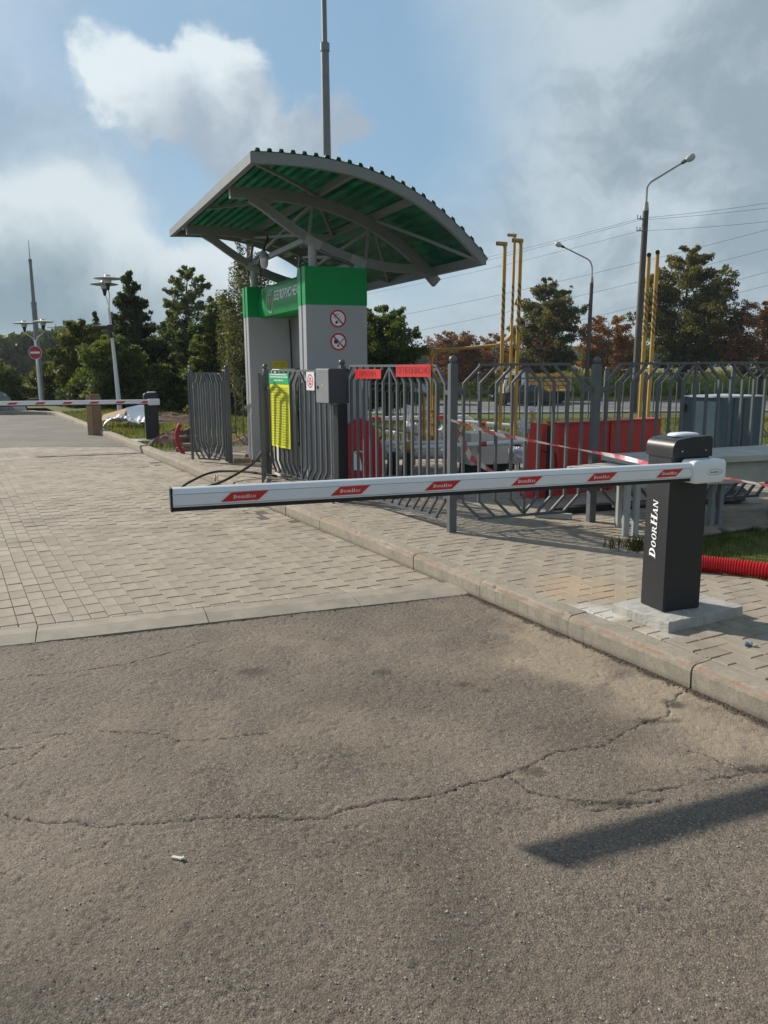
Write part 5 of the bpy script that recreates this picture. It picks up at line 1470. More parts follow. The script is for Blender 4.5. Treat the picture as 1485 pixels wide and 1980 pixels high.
# white pipes with red bands
wp1 = pipe_thing('upper white pipe with red bands and down-turned right end', 'pipe', (1.2, 12.1, .7), group='white pipes with red bands')
A1, A2 = Vector((-0.327, 12.300, 0.719)), Vector((1.290, 12.000, 0.759))
pipe(wp1, fillet([A1, A2, Vector((A2.x + .10, A2.y, A2.z - .14)), Vector((A2.x + .10, A2.y, .12))], .08), .030, white_paint); bands(wp1, A1, A2, (.14, .73), .030, red_paint, .14)
wp2 = pipe_thing('long white pipe sloping right to a film-wrapped end', 'pipe', (2, 11.5, .6), group='white pipes with red bands')
A1, A2 = Vector((1.020, 11.400, 0.734)), Vector((1.924, 11.000, 0.678)); pipe(wp2, [A1, A2], .034, white_paint); bands(wp2, A1, A2, (.43,), .034, red_paint, .07); bands(wp2, A1, A2, (.9,), .034, red_paint, .05)
wp3 = pipe_thing('lower white pipe crossing in front of the white box', 'pipe', (1.2, 10.1, .45), group='white pipes with red bands')
A1, A2 = Vector((0.386, 10.200, 0.487)), Vector((1.883, 9.900, 0.592)); pipe(wp3, [A1, A2], .030, white_paint); bands(wp3, A1, A2, (.58,), .030, red_paint, .09)
wp4 = pipe_thing('thick grey-white pipe lying low across the compound paving', 'pipe', (.5, 10.8, .3), group='white pipes with red bands')
A1, A2 = Vector((-0.048, 10.900, 0.304)), Vector((1.136, 10.700, 0.346)); pipe(wp4, [A1, A2], .055, mat('dull_white_pipe', (.52, .52, .50), .5, 0, .1, 6), n=12)
wp5 = pipe_thing('pale thin pipe slanting down from the red cover', 'pipe', (0, 10.3, .7))
pipe(wp5, [(-0.169, 11.200, 0.706), (0.484, 10.600, 0.624)], .018, mat('peach_pipe', (.55, .40, .30), .5))
# film-wrapped valves and flanges
def lump(c, r_, sq=(1, 1, 1), seed=0, m=foil, n=12, parent=None, nm='wrapping', amp=.35):
    b = MB(); vs = []; c = Vector(c)
    for j in range(n + 1):
        th = math.pi * j / n
        for i in range(2 * n):
            a_ = math.pi * i / n; d = Vector((math.sin(th) * math.cos(a_), math.sin(th) * math.sin(a_), math.cos(th)))
            k = 1 + amp * (fbm(np.array([d.x * 3.6 + 9 + seed]), np.array([d.y * 3.6 + d.z * 2.9 + seed * 2.1]), 4, 7, .62)[0] - .5) * 2.6
            vs.append(c + Vector((d.x * sq[0], d.y * sq[1], d.z * sq[2])) * r_ * k)
    b.add(vs, [(j * 2 * n + i, j * 2 * n + (i + 1) % (2 * n), (j + 1) * 2 * n + (i + 1) % (2 * n), (j + 1) * 2 * n + i) for j in range(n) for i in range(2 * n)])
    return b.build(nm, m, parent)
film = foil
valves = [((752, 865, 10.4), .11, (1, .8, .8), 'white film-wrapped valve on black feet, left of the manifold'),
          ((800, 838, 11.3), .13, (.9, .8, 1.1), 'white film bundle on the manifold behind the fence'),
          ((858, 838, 11.4), .11, (.8, .8, 1.0), 'white film bundle behind the corner post'),
          ((1018, 826, 11.0), .13, (1.25, .8, .8), 'crumpled film wrapping at the end of the long white pipe'),
          ((1000, 880, 10.6), .12, (1, .8, .9), 'grey film bundle low between footing and red box'),
          ((1030, 795, 10.9), .07, (.8, .8, .7), 'small rag tied on a thin rod beside the red box')]
for i, (pp, r_, sq, lab) in enumerate(valves):
    pass
def wrapped(c, r_, sq, lab, i, foot=True):
    root = empty('wrapped_valve', (c[0], c[1], .12), lab, 'valve', 'film-wrapped valves in the compound')
    lump(c, r_, sq, i * 3.1, film, 16, root, amp=.55)
    if foot: b = MB(); b.tube([(c[0], c[1], .12), (c[0], c[1], c[2])], .028, 8); b.build('stem', yellow_paint if i % 2 else white_paint, root)
wrapped((0.070, 10.400, 0.475), .11, (1, .8, .8), valves[0][3], 0)
wrapped((0.428, 11.300, 0.578), .13, (.9, .8, 1.1), valves[1][3], 1)
wrapped((0.860, 11.400, 0.566), .11, (.8, .8, 1.0), valves[2][3], 2)
wrapped((1.966, 11.000, 0.678), .13, (1.25, .8, .8), valves[3][3], 3)
wrapped((1.780, 10.600, 0.339), .12, (1, .8, .9), valves[4][3], 4)
wrapped((2.027, 10.900, 0.916), .05, (.8, .8, .9), valves[5][3], 5)
wrapped((0.357, 11.600, 0.836), .06, (.7, .7, 1.9), 'tall film-wrapped gauge standing above the manifold', 6)
# manifold: yellow vertical valves with flanges
for (px_, lab) in (((0.559, 11.000, 0.517), 'yellow upright valve stem with two flanges, left one'), ((0.694, 11.100, 0.507), 'yellow upright valve stem with two flanges, right one')):
    x, y, z = px_; r0 = empty('gas_valve', (x, y, .3), lab, 'valve')
    pipe(r0, [(x, y, .36), (x, y, 1.10)], .022, yellow_paint, 'stem')
    for z_ in (.42, .55, .72, .83, .90): pipe(r0, [(x, y, z_), (x, y, z_ + .022)], .055 if z_ != .83 else .035, yellow_paint, 'flange', 12)
    pipe(r0, [(x - .1, y, .36), (x + .1, y, .36)], .035, white_paint, 'body')
r0 = empty('gas_valve', (0.337, 10.300, 0.464), 'round yellow-brown valve body between black feet', 'valve')
lump((0.337, 10.300, 0.477), .085, (1, .8, 1), 5, yellow_paint, 8, r0, 'body', .08); pipe(r0, [(0.337, 10.300, 0.584), (0.337, 10.300, 0.684)], .02, yellow_paint, 'stem')
r0 = empty('gas_valve', (1.185, 11.200, 0.624), 'small yellow valve at the bend of the upper white pipe', 'valve')
lump((1.206, 11.200, 0.624), .045, (1, .8, 1.4), 6, mat('bright_yellow_paint', (.60, .40, .05), .45), 8, r0, 'body', .05); pipe(r0, [(1.208, 11.200, 0.530), (1.205, 11.200, 0.747)], .015, MATS['bright_yellow_paint'], 'stem')
for (c, lab) in (((0.110, 10.400, 0.292), 'black boot-shaped support, left of two'), ((0.300, 10.200, 0.295), 'black boot-shaped support, right of two')):
    x, y, z = c; b = MB(); b.add([(x - .07, y - .08, .12), (x + .09, y - .08, .12), (x + .09, y + .08, .12), (x - .07, y + .08, .12), (x - .05, y - .06, .42), (x + .06, y - .06, .42), (x + .06, y + .06, .42), (x - .05, y + .06, .42)], [(3, 2, 1, 0), (4, 5, 6, 7), (0, 1, 5, 4), (1, 2, 6, 5), (2, 3, 7, 6), (3, 0, 4, 7)])
    tag(b.build('pipe_support', MATS['black_footing'], None, origin=(x, y, .12)), lab, 'support')
sf = empty('pipe_rack', (.5, 11.0, .12), 'low white pipe rack on thin legs carrying the manifold', 'pipe rack')
pipe(sf, [(-0.368, 11.000, 0.467), (1.120, 10.900, 0.487)], .028, white_paint, 'upper_pipe'); pipe(sf, [(0.027, 11.600, 0.577), (1.031, 11.500, 0.579)], .022, white_paint, 'rear_pipe')
for q_ in ((-0.297, 11.000, 0.466), (0.166, 10.950, 0.475), (0.580, 10.600, 0.486), (0.978, 10.900, 0.481)): pipe(sf, [(q_[0], q_[1], .12), (q_[0], q_[1], q_[2])], .020, white_paint, 'leg')
for q_ in ((0.177, 11.580, 0.555), (0.720, 11.520, 0.572)): lump(q_, .05, (1, 1, 1), 2, white_paint, 6, sf, 'joint', .1)
# hose reel / drum left behind the cover
r0 = empty('hose_coil', (-.02, 11.4, .5), 'brown coiled hose hanging on the manifold left end', 'hose')
x, y, z = (-0.099, 11.400, 0.573)
for k in range(4): b = MB(); b.tube([(x + .09 * math.cos(i / 12 * 6.283), y + k * .03, z + .10 * math.sin(i / 12 * 6.283)) for i in range(13)], .016, 5); b.build('turn', mat('brown_hose', (.22, .13, .05), .6), r0)
# white box
b = MB(); wb = Vector((1.30, 10.42, 0)); b.box((wb.x, wb.y, .465), .55, .40, .41, W, bev=.008); wbx = b.build('white_box', mat('cream_box_paint', (.62, .58, .50), .5, 0, .05, 3, dirt=.1, dirtcol=(.4, .36, .3)), None, origin=(wb.x, wb.y, .14)); tag(wbx, 'cream white metal box left of the vent footing', 'box')
b = MB(); b.box((wb.x, wb.y + .02, .19), .50, .36, .13, W); b.build('base', MATS['black_footing'], wbx)

# ================================================================ red container behind the fence
RB0 = Vector((1.60, 8.42, 0)); RD = Vv; RI = U
rb = empty('red_container', (2.3, 8.9, .12), 'large red steel container behind the middle fence panel', 'container')
red_shade = mat('red_container_side', (.52, .028, .032), .5, 0, .1, 2.5, .06, 40, dirt=.2, dirtcol=(.16, .02, .02))
b = MB(); q0 = RB0 + RD * .30; b.prism([(0, .10), (1.55, .06), (1.55, .905), (0, .915)], (q0.x, q0.y, 0), RD, UP, RI, .16); b.build('body', red_shade, rb)
b = MB(); q1 = RB0 - RI * .02
b.prism([(-.03, .12), (.32, .12), (.30, .90), (.10, .915)], (q1.x, q1.y, 0), RD, UP, RI, .22); b.build('sloped_door', red_paint, rb)
b = MB(); q0 = RB0 + RD * .29 - RI * .03; b.prism([(0, .905), (1.58, .895), (1.58, .908), (0, .920)], (q0.x, q0.y, 0), RD, UP, RI, .20); b.build('lid_edge', mat('red_lid', (.42, .05, .045), .5), rb)
for k in range(2, 3):
    b = MB(); q0 = RB0 + RD * (.30 + k * .38) - RI * .004; b.bar((q0.x, q0.y, .12), (q0.x, q0.y, .89), .012, .008); b.build('seam', mat('dark_red_seam', (.20, .012, .014), .5), rb)
b = MB(); hp_ = [RB0 + RD * x - RI * .034 + UP * z for (x, z) in ((.20, .62), (.25, .60), (.275, .50), (.28, .38), (.265, .26), (.22, .20))]; b.tube(hp_, .008, 5); b.build('handle', MATS['dark_red_seam'], rb)
bp_ = RB0 + RD * .12 - RI * .10
bpo = empty('black_post', (bp_.x, bp_.y, .12), 'black square post with padlock chain before the red container', 'post')
b = MB(); b.box((bp_.x, bp_.y, .50), .05, .05, .80, FD); b.build('post', black_rubber, bpo)
b = MB(); b.tube([(bp_.x - .03, bp_.y - .03, .56), (bp_.x - .02, bp_.y - .045, .50), (bp_.x, bp_.y - .035, .44)], .009, 5); b.tube([(bp_.x - .03, bp_.y - .03, .62), (bp_.x - .10, bp_.y - .02, .64)], .008, 5); b.build('chain', black_rubber, bpo)
# ground rail of the gate and a loose bar
b = MB(); q0 = Vector((1.423, 7.376, 0.120)); q1 = Vector((1.712, 7.340, 0.120)); b.bar((q0.x, q0.y, .15), (q1.x + .02, q1.y - .10, .15), .05, .05); tag(b.build('steel_offcut', steel_light, None, origin=(q1.x, q1.y, .12)), 'short square steel offcut lying under the fence panel', 'steel bar')
b = MB(); q0 = Vector((1.570, 7.501, 0.120)); q1 = q0 + FD * 2.3; b.bar((q0.x, q0.y, .155), (q1.x, q1.y, .155), .10, .06); tag(b.build('ground_beam', black_rubber, None, origin=(q0.x, q0.y, .12)), 'dark beam lying on the paving below the right fence panel', 'beam')

# ================================================================ grey-green cabinet
gc0 = Vector((4.811, 11.350, 0.820)); gc0.z = 0; gd1 = v2((-.62, .78)); gd2 = v2((.90, .44))
gc = empty('equipment_cabinet', (gc0.x, gc0.y, .1), 'grey-blue sheet metal cabinet with flat pale lid behind the right fence', 'cabinet')
gm = mat('cabinet_blue_grey', (.050, .088, .112), .45, 0, .06, 2, .04, 40, dirt=.15, dirtcol=(.12, .13, .12))
b = MB(); pl = [gc0, gc0 + gd2 * .80, gc0 + gd2 * .80 + gd1 * .62, gc0 + gd1 * .62]
b.hexa([p + UP * .12 for p in pl], [p + UP * 1.04 for p in pl]); b.build('body', gm, gc)
b = MB(); cen = (pl[0] + pl[2]) / 2; pl2 = [cen + (p - cen) * 1.07 for p in pl]
b.add([p + UP * 1.042 for p in pl2] + [p + UP * 1.062 for p in pl2] + [cen + UP * 1.085], [(3, 2, 1, 0), (0, 1, 5, 4), (1, 2, 6, 5), (2, 3, 7, 6), (3, 0, 4, 7), (4, 5, 8), (5, 6, 8), (6, 7, 8), (7, 4, 8)]); b.build('lid', mat('pale_zinc_lid', (.45, .50, .53), .4, 0, .05, 3), gc)
b = MB(); q_ = gc0 + gd1 * .60 - gd2 * .015; b.box((q_.x, q_.y, .88), .03, .06, .10, gd2); b.build('hinge', anthracite, gc)
for k in (1, 2, 3):
    b = MB(); q_ = gc0 + gd2 * (.2 * k) - Vector((gd2.y, -gd2.x, 0)) * -.004; q_ = gc0 + gd2 * (.2 * k) + Vector((gd2.y, -gd2.x, 0)) * .004
    b.bar((q_.x, q_.y, .14), (q_.x, q_.y, 1.03), .014, .006); b.build('seam', gm, gc)

# ================================================================ concrete-topped bench / duct on steel legs
tb = empty('cable_duct_table', (2.6, 6.75, .12), 'long concrete-topped table on paired steel legs behind the near barrier', 'table')
slab_m = mat('table_concrete', (.40, .39, .34), .8, 0, .12, 5, .3, 60, dirt=.35, dirtcol=(.27, .25, .20))
t0_ = Vector((1.70, 6.42, 0)); td = v2((.93, .345)); tn = Vector((-td.y, td.x, 0))
def tpl(a, b_, z): p = t0_ + td * a + tn * b_; return (p.x, p.y, z)
b = MB(); b.hexa([tpl(.0, 0, .585), tpl(.48, 0, .600), tpl(.48, .46, .600), tpl(.05, .46, .585)], [tpl(.0, 0, .665), tpl(.48, 0, .68), tpl(.48, .46, .68), tpl(.05, .46, .665)]); b.build('end_slab', slab_m, tb)
b = MB(); b.hexa([tpl(.49, .08, .50), tpl(4.4, -.30, .50), tpl(4.4, .30, .50), tpl(.49, .50, .50)], [tpl(.49, .08, .735), tpl(4.4, -.30, .765), tpl(4.4, .30, .765), tpl(.49, .50, .735)]); b.build('long_slab', slab_m, tb)
b = MB(); b.hexa([tpl(.47, .02, .69), tpl(4.4, -.36, .715), tpl(4.4, .42, .715), tpl(.47, .56, .69)], [tpl(.47, .02, .737 + .004), tpl(4.4, -.36, .769), tpl(4.4, .42, .769), tpl(.47, .56, .741)]); b.build('top_lip', mat('table_top_pale', (.46, .45, .40), .8, 0, .12, 5, .3, 60), tb)
for (lx_, ly_) in ((2.025, 6.555), (2.105, 6.56), (2.06, 6.9), (2.90, 6.96), (2.985, 6.985), (3.6, 7.3), (4.6, 7.6)):
    b = MB(); b.box((lx_, ly_, .345), .042, .05, .47, td, bev=.003); b.build('leg', steel_light if lx_ < 2.2 else mat('leg_grey', (.20, .22, .23), .45, 0, .08, 4), tb)
b = MB(); b.bar((2.93, 6.98, .30), (3.18, 7.4, .48), .02, .02); b.bar((3.05, 7.3, .2), (3.3, 7.35, .45), .02, .02); b.build('brace', steel, tb)
# things lying under the table
r0 = empty('scrap_bundle', (3.3, 8.0, .12), 'dark bundle lying in the shade under the long table', 'bundle')
lump((3.45, 8.1, .22), .20, (1.5, .8, .55), 4, grey_wrap, 10, r0, 'bundle', .3)

# ================================================================ barrier tape
def tape_mat(seg):
    if 'tape_stripes' in MATS: return MATS['tape_stripes']
    m = bpy.data.materials.new('tape_stripes'); m.use_nodes = True; q = NG(m.node_tree); b = m.node_tree.nodes['Principled BSDF']
    at = q.n('ShaderNodeAttribute', attribute_name='along').outputs['Fac']; co = q.n('ShaderNodeTexCoord').outputs['Object']
    f = q.m('FRACT', q.m('DIVIDE', q.m('ADD', at, q.m('MULTIPLY', q.noise(co, 9, 3, .6), .03)), seg * 1.6))
    k = q.ss(f, .40, .52); k = q.m('MULTIPLY', k, q.ss(f, 1.0, .94)); n_ = q.noise(co, 26, 4, .6)
    c = q.mix(q.m('MULTIPLY', k, q.ss(n_, .25, .55, .55, 1.0)), (.72, .66, .66), (.56, .09, .12)); c = q.mix(q.ss(n_, .60, .72, 0, .6), c, (.78, .72, .72))
    q.link(c, b.inputs['Base Color']); b.inputs['Roughness'].default_value = .35
    MATS['tape_stripes'] = m; return m
def tape(label, path, wd=.05, seg=.16, group='red and white warning tapes'):
    root = empty('barrier_tape', path[0], label, 'tape', group)
    pts = [Vector(p) for p in path]; tot = []; acc = 0
    P_ = []
    for i in range(len(pts) - 1):
        n = max(2, int((pts[i + 1] - pts[i]).length / .02))
        for k in range(n): P_.append(pts[i] + (pts[i + 1] - pts[i]) * k / n)
    P_.append(pts[-1]); L = len(P_)
    V = []; al = []
    for k in range(L):
        d = (P_[min(k + 1, L - 1)] - P_[max(k - 1, 0)]).normalized(); tw = .5 * math.sin(k * .045) + .45 * math.sin(k * .11 + 1)
        s0 = d.cross(UP).normalized(); u0 = s0.cross(d); w0 = (u0 * math.cos(tw) + s0 * math.sin(tw)) * wd * .5 * (.70 + .30 * math.sin(k * .09)); V += [P_[k] - w0 - wloc(root), P_[k] + w0 - wloc(root)]; al += [k * .02, k * .02 + .03]
    F_ = [(2 * k, 2 * k + 2, 2 * k + 3, 2 * k + 1) for k in range(L - 1)]
    mesh_np('ribbon', np.array([tuple(p) for p in V]), np.array(F_), tape_mat(seg), True, {'along': ('POINT', al)}, parent=root)
    return root
cpz = Vector((.56, 6.66, 1.085))
tp = [cpz, Vector((0.935, 6.550, 0.973)), Vector((1.340, 6.100, 0.923)), Vector((1.670, 5.600, 0.891)), Vector((1.814, 5.350, 0.866)), Vector((2.106, 5.050, 0.832)), Vector((2.336, 4.800, 0.805)), Vector((3.05, 3.9, .80))]
tape('long taut red-white tape from the corner post past the barrier', tp, .034, .13)
tape('loose red-white tape end hanging down from the corner post', [Vector((.60, 6.75, 1.02)), Vector((0.682, 6.950, 0.895)), Vector((0.777, 7.100, 0.719)), Vector((0.906, 7.200, 0.626)), Vector((1.064, 7.300, 0.521))], .055, .16)

# ================================================================ red corrugated conduit
hc = empty('corrugated_conduit', (2.3, 5.3, .12), 'red ribbed plastic conduit lying from behind the barrier to the frame edge', 'conduit')
b = MB(); p0 = Vector((2.02, 5.42, .175)); p1 = Vector((2.32, 5.365, .172)); p2 = Vector((2.62, 5.17, .168)); p3 = Vector((3.1, 4.70, .168)); ring_r = []; ring_p = []
nR = 256
for i in range(nR):
    t_ = i / (nR - 1); p = p0 * (1 - t_) ** 3 + p1 * 3 * t_ * (1 - t_) ** 2 + p2 * 3 * t_ ** 2 * (1 - t_) + p3 * t_ ** 3
    ring_p.append(p); ring_r.append(.051 + (.0075 if (i // 2) % 2 else -.0065))
b.tube(ring_p, ring_r, 16, smooth=False); b.build('conduit', mat('red_conduit', (.62, .018, .022), .35, 0, .08, 6, coat=.2), hc)
bpp = empty('bent_conduit', (-3.33, 13.05, .12), 'red bent conduit stub rising from the kerb side paving', 'conduit')
b = MB(); b.tube([(-3.27, 13.02, .11), (-3.32, 13.03, .20), (-3.37, 13.04, .33), (-3.375, 13.05, .45), (-3.34, 13.06, .55), (-3.31, 13.07, .60)], .036, 12); b.build('stub', mat('dull_red_conduit', (.36, .010, .018), .45, 0, .08, 6), bpp)

# black hoses on the paving at the kiosk gate
def hose(label, pts, r_=.016):
    root = empty('rubber_hose', pts[0], label, 'hose', 'black hoses from the kiosk gate')
    b = MB(); b.tube(fillet(pts, .25, 6), r_, 7); b.build('hose', hose_black, root); return root
hose('black hose curving from the gate across the kerb to the driveway', [(-1.35, 9.95, .17), (-1.85, 10.25, .20), (-2.28, 10.45, .17), (-2.55, 10.0, .05), (-2.50, 9.55, .02), (-2.30, 9.3, .02)])
hose('black hose running straight down from the kiosk to the kerb', [(-1.60, 10.7, .46), (-1.66, 10.3, .30), (-1.95, 9.75, .145), (-2.15, 9.0, .14), (-2.3, 8.5, .02)])
b = MB(); b.tube([(-2.10, 9.86, .2), (-2.09, 9.8, .13)], .008, 5); b.tube([(-2.0, 9.62, .17), (-1.99, 9.58, .13)], .008, 5)
tag(b.build('hose_pegs', hose_black, None, origin=(-2.1, 9.8, .12)), 'small dark pegs under the black hoses', 'peg')
yb = empty('yellow_hose', (-1.75, 11.2, .12), 'yellow hose loop at the foot of the far pier', 'hose')
b = MB(); b.tube(fillet([(-1.60, 11.1, .14), (-1.72, 11.15, .22), (-1.60, 11.12, .36), (-1.50, 11.1, .40)], .08), .030, 7); b.tube([(-1.52, 11.0, .14), (-1.42, 11.0, .34)], .025, 7); b.build('loop', mat('bright_yellow_hose', (.62, .44, .06), .5), yb)

# small things on the ground
b = MB(); b.lathe([(.010, -.016), (.013, -.014), (.013, -.004), (.010, -.002), (.010, .012), (.014, .013), (.014, .018)], (1.845, 3.86, .138), 12, axis=Vector((.8, -.5, .1))); tag(b.build('pipe_fitting', mat('blue_grey_plastic', (.13, .19, .25), .35), None, origin=(1.845, 3.86, .12)), 'tiny blue-grey pipe fitting lying on the paving right of the slab', 'fitting')
b = MB(); b.box((-.668, 2.302, .006), .034, .011, .006, (.9, -.25)); b.box((-.650, 2.296, .009), .014, .009, .005, (.7, .5)); tag(b.build('wood_chip', mat('pale_chip', (.62, .57, .48), .8), None, origin=(-.668, 2.3, 0)), 'pale wood chip lying on the cracked asphalt', 'chip')
sx_, sy_, sz_ = (1.845, 6.318, 0.120)

# ================================================================ left side: packaging, cardboard, bundle, soil
cbp = empty('cardboard_post', (-6.70, 18.2, 0), 'tall folded cardboard carton standing on the far driveway behind the boom', 'carton')
b = MB(); b.box((-6.635, 18.2, .44), .13, .16, .88, (1, .1)); b.build('pale_side', cardboard, cbp)
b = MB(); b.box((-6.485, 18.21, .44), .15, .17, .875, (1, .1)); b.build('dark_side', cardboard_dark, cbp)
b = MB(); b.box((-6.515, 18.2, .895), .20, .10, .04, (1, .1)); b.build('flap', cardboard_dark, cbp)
# crumpled film and boards on the lawn
def sheet_crumple(name, c, sx, sy, amp, m, label, cat, seed, n=22, rx=0, ry=0, rz=0, zmin=.09):
    vs = []; rng = random.Random(seed)
    M = Matrix.Rotation(rz, 3, 'Z') @ Matrix.Rotation(ry, 3, 'Y') @ Matrix.Rotation(rx, 3, 'X')
    for j in range(n + 1):
        for i in range(n + 1):
            x, y = (i / n - .5) * sx, (j / n - .5) * sy
            h_ = amp * (fbm(np.array([x * 3.1 + seed]), np.array([y * 3.1 + seed * 2]), 4, 9, .55)[0] - .35)
            p = M @ Vector((x, y, h_)) + Vector(c); vs.append((p.x, p.y, max(p.z, zmin + .002 * rng.random())))
    b = MB(); b.add(vs, [(j * (n + 1) + i, j * (n + 1) + i + 1, (j + 1) * (n + 1) + i + 1, (j + 1) * (n + 1) + i) for j in range(n) for i in range(n)])
    o = b.build(name, m, None, origin=c, recalc=False)
    sol = o.modifiers.new('thickness', 'SOLIDIFY'); sol.thickness = .006
    return tag(o, label, cat)
sheet_crumple('packaging_film', (-6.10, 19.3, .20), 1.05, .8, .60, foil, 'crumpled white packaging film heap on the lawn left of the far barrier', 'packaging', 3)
sheet_crumple('foam_board', (-5.90, 19.55, .42), .66, .50, .03, white_plain, 'white foam board leaning on the film heap', 'board', 5, 6, rx=R(48), ry=R(-12), rz=R(10), zmin=.1)
b = MB(); b.box((-6.75, 20.1, .33), .62, .48, .02, tilt=(Vector((.93, .1, .25)).normalized(), Vector((-.1, .93, .3)).normalized(), Vector((-.2, -.3, .93)).normalized())); tag(b.build('cardboard_sheet', cardboard, None, origin=(-6.75, 20.1, .1)), 'flat brown cardboard sheet leaning behind the white film', 'cardboard')
b = MB(); b.box((-5.50, 19.0, .20), .62, .06, .03, (.9, -.2)); b.box((-5.6, 19.2, .25), .5, .05, .03, (.8, .3)); tag(b.build('timber_offcuts', mat('grey_timber', (.30, .28, .25), .8), None, origin=(-5.5, 19, .1)), 'grey timber offcuts beside the white film', 'timber')
r0 = empty('tarpaulin_bundle', (-12.7, 26.6, 0), 'grey wrapped bundle at the left frame edge under the boom tip', 'bundle')
lump((-12.75, 26.6, .30), .42, (1.15, .8, .95), 8, grey_wrap, 16, r0, 'bundle', .4); lump((-12.35, 26.4, .12), .22, (1.2, .8, .6), 9, grey_wrap, 10, r0, 'fold', .4)
b = MB(); b.box((-12.0, 26.5, .14), .52, .05, .30, tilt=(Vector((1, 0, 0)), Vector((0, .9, .45)).normalized(), Vector((-.08, -.45, .9)).normalized())); fb = b.build('light_panel', white_plain, None, origin=(-12, 26.5, 0)); tag(fb, 'flat white panel with dark edges propped beside the grey bundle', 'panel')
b = MB(); b.box((-12.275, 26.5, .14), .02, .056, .31, tilt=(Vector((1, 0, 0)), Vector((0, .9, .45)).normalized(), Vector((-.08, -.45, .9)).normalized())); b.box((-11.725, 26.5, .14), .02, .056, .31, tilt=(Vector((1, 0, 0)), Vector((0, .9, .45)).normalized(), Vector((-.08, -.45, .9)).normalized())); b.build('edge_strip', black_rubber, fb)
def mound(c, r_, h_, label, seed, m=soil):
    b = MB(); vs = []; n = 26; k_ = 10
    for j in range(k_ + 1):
        for i in range(n):
            a_ = 2 * math.pi * i / n; q_ = j / k_; rr_ = r_[0] * q_ * (1 + .3 * (fbm(np.array([math.cos(a_) * 1.5 + 5 + seed]), np.array([math.sin(a_) * 1.5 + 5]), 3, 5)[0] - .5))
            x, y = rr_ * math.cos(a_), rr_ * math.sin(a_) * r_[1] / r_[0]
            z = h_ * (1 - q_ ** 1.6) * (.6 + .9 * fbm(np.array([x * 7 + 30 + seed]), np.array([y * 7 + 30]), 4, 6, .6)[0]) - .02 * q_
            vs.append((c[0] + x, c[1] + y, c[2] + z))
    b.add(vs, [(j * n + i, j * n + (i + 1) % n, (j + 1) * n + (i + 1) % n, (j + 1) * n + i) for j in range(k_) for i in range(n)])
    o = b.build('soil_heap', m, None, origin=c); return tag(o, label, 'soil heap')
mound((-3.75, 14.9, .07), (.75, .5), .34, 'reddish soil heap between the bent red conduit and the fence', 1)
mound((-2.0, 15.2, .07), (1.2, .6), .26, 'dark soil heap behind the kiosk gate', 2)
mound((-10.6, 30.2, .06), (2.4, .7), .16, 'dark turned soil strip under the far lamp post', 3)
mound((-5.6, 21.3, .06), (1.5, .7), .22, 'turned soil behind the cardboard sheet', 4)
for i, (x, y, a_, z, lab) in enumerate([(-3.42, 13.62, .2, .135, 'clay brick, bottom left of the small stack behind the bent conduit'), (-3.18, 13.60, -.1, .135, 'clay brick, bottom right of the small stack behind the bent conduit'), (-3.30, 13.62, .1, .205, 'clay brick on top of the small stack behind the bent conduit'),
                                   (-2.12, 11.86, .3, .145, 'clay brick lying against the foot of the gate post'), (-2.02, 12.4, -.2, .15, 'clay brick at the foot of the far pier')]):
    b = MB(); b.box((x, y, z), .25, .12, .065, (math.cos(a_), math.sin(a_)), bev=.004); tag(b.build('brick', brick_red, None, origin=(x, y, z)), lab, 'brick')

# ================================================================ lamps, masts, poles
def saucer_lamp(px, py, lean, arms, H_, label, r_disc=.40, flood=False, base=.08):
    root = empty('park_lamp', (px, py, base), label, 'street lamp', 'white saucer lamps on slim poles')
    top = Vector((px + lean, py, H_))
    b = MB(); b.tube([(px, py, base), (px + lean * .35, py, H_ * .42), (px + lean * .8, py, H_ * .80)], [.075, .055, .035], 10); b.build('pole', mat('white_pole', (.66, .68, .70), .4, 0, .04, 4), root)
    for (dx, dy, hz_) in arms:
        s_ = Vector((px + lean * .75, py, H_ * .76)); e_ = Vector((px + lean + dx, py + dy, hz_ - .30))
        m1 = s_ + Vector((dx * .25, dy * .25, (e_.z - s_.z) * .45)); m2 = s_ + Vector((dx * .9, dy * .9, (e_.z - s_.z) * .8))
        b = MB(); b.tube([s_, m1, m2, e_], .016, 6); b.build('arm', MATS['white_pole'], root)
        b = MB(); b.lathe([(.02, -.34), (.045, -.30), (.055, -.22), (.07, -.18), (.07, -.14)], (e_.x, e_.y, hz_), 12); b.build('lamp_base', anthracite, root)
        b = MB(); b.lathe([(.07, -.14), (.10, -.13), (.11, -.05), (.10, -.03)], (e_.x, e_.y, hz_), 12); b.build('lamp_glass', glass, root)
        b = MB(); b.lathe([(.10, -.03), (r_disc * .75, -.035), (r_disc, -.015), (r_disc, -.003), (r_disc * .7, .03), (r_disc * .25, .05), (.09, .06), (.07, .10), (.0001, .115)], (e_.x, e_.y, hz_), 24); b.build('saucer', mat('saucer_grey', (.50, .52, .52), .4, 0, .04, 4), root)
    if flood:
        b = MB(); b.box((px + lean * .62, py - .08, 2.62), .16, .12, .20, bev=.01); b.box((px + lean * .62 - .30, py - .1, 2.64), .40, .11, .09, bev=.01); b.tube([(px + lean * .62, py - .12, 2.5), (px + lean * .62 + .05, py - .12, 2.35)], .05, 8); b.build('camera_housing', anthracite, root)
    return root
saucer_lamp(-7.86, 24.0, -.16, [(-.14, .25, 3.90), (.10, -.15, 4.02)], 4.0, 'tall white lamp post with two grey saucers and a camera, left of the dark trees', .40, True)
saucer_lamp(-13.15, 31.0, -.05, [(-.36, 0, 3.15), (.36, 0, 3.20)], 3.15, 'farther white lamp post with two saucers beside the steel mast', .40)
nes = empty('no_entry_sign', (-13.12, 30.5, 0), 'round red no-entry sign on the white post at far left', 'road sign')
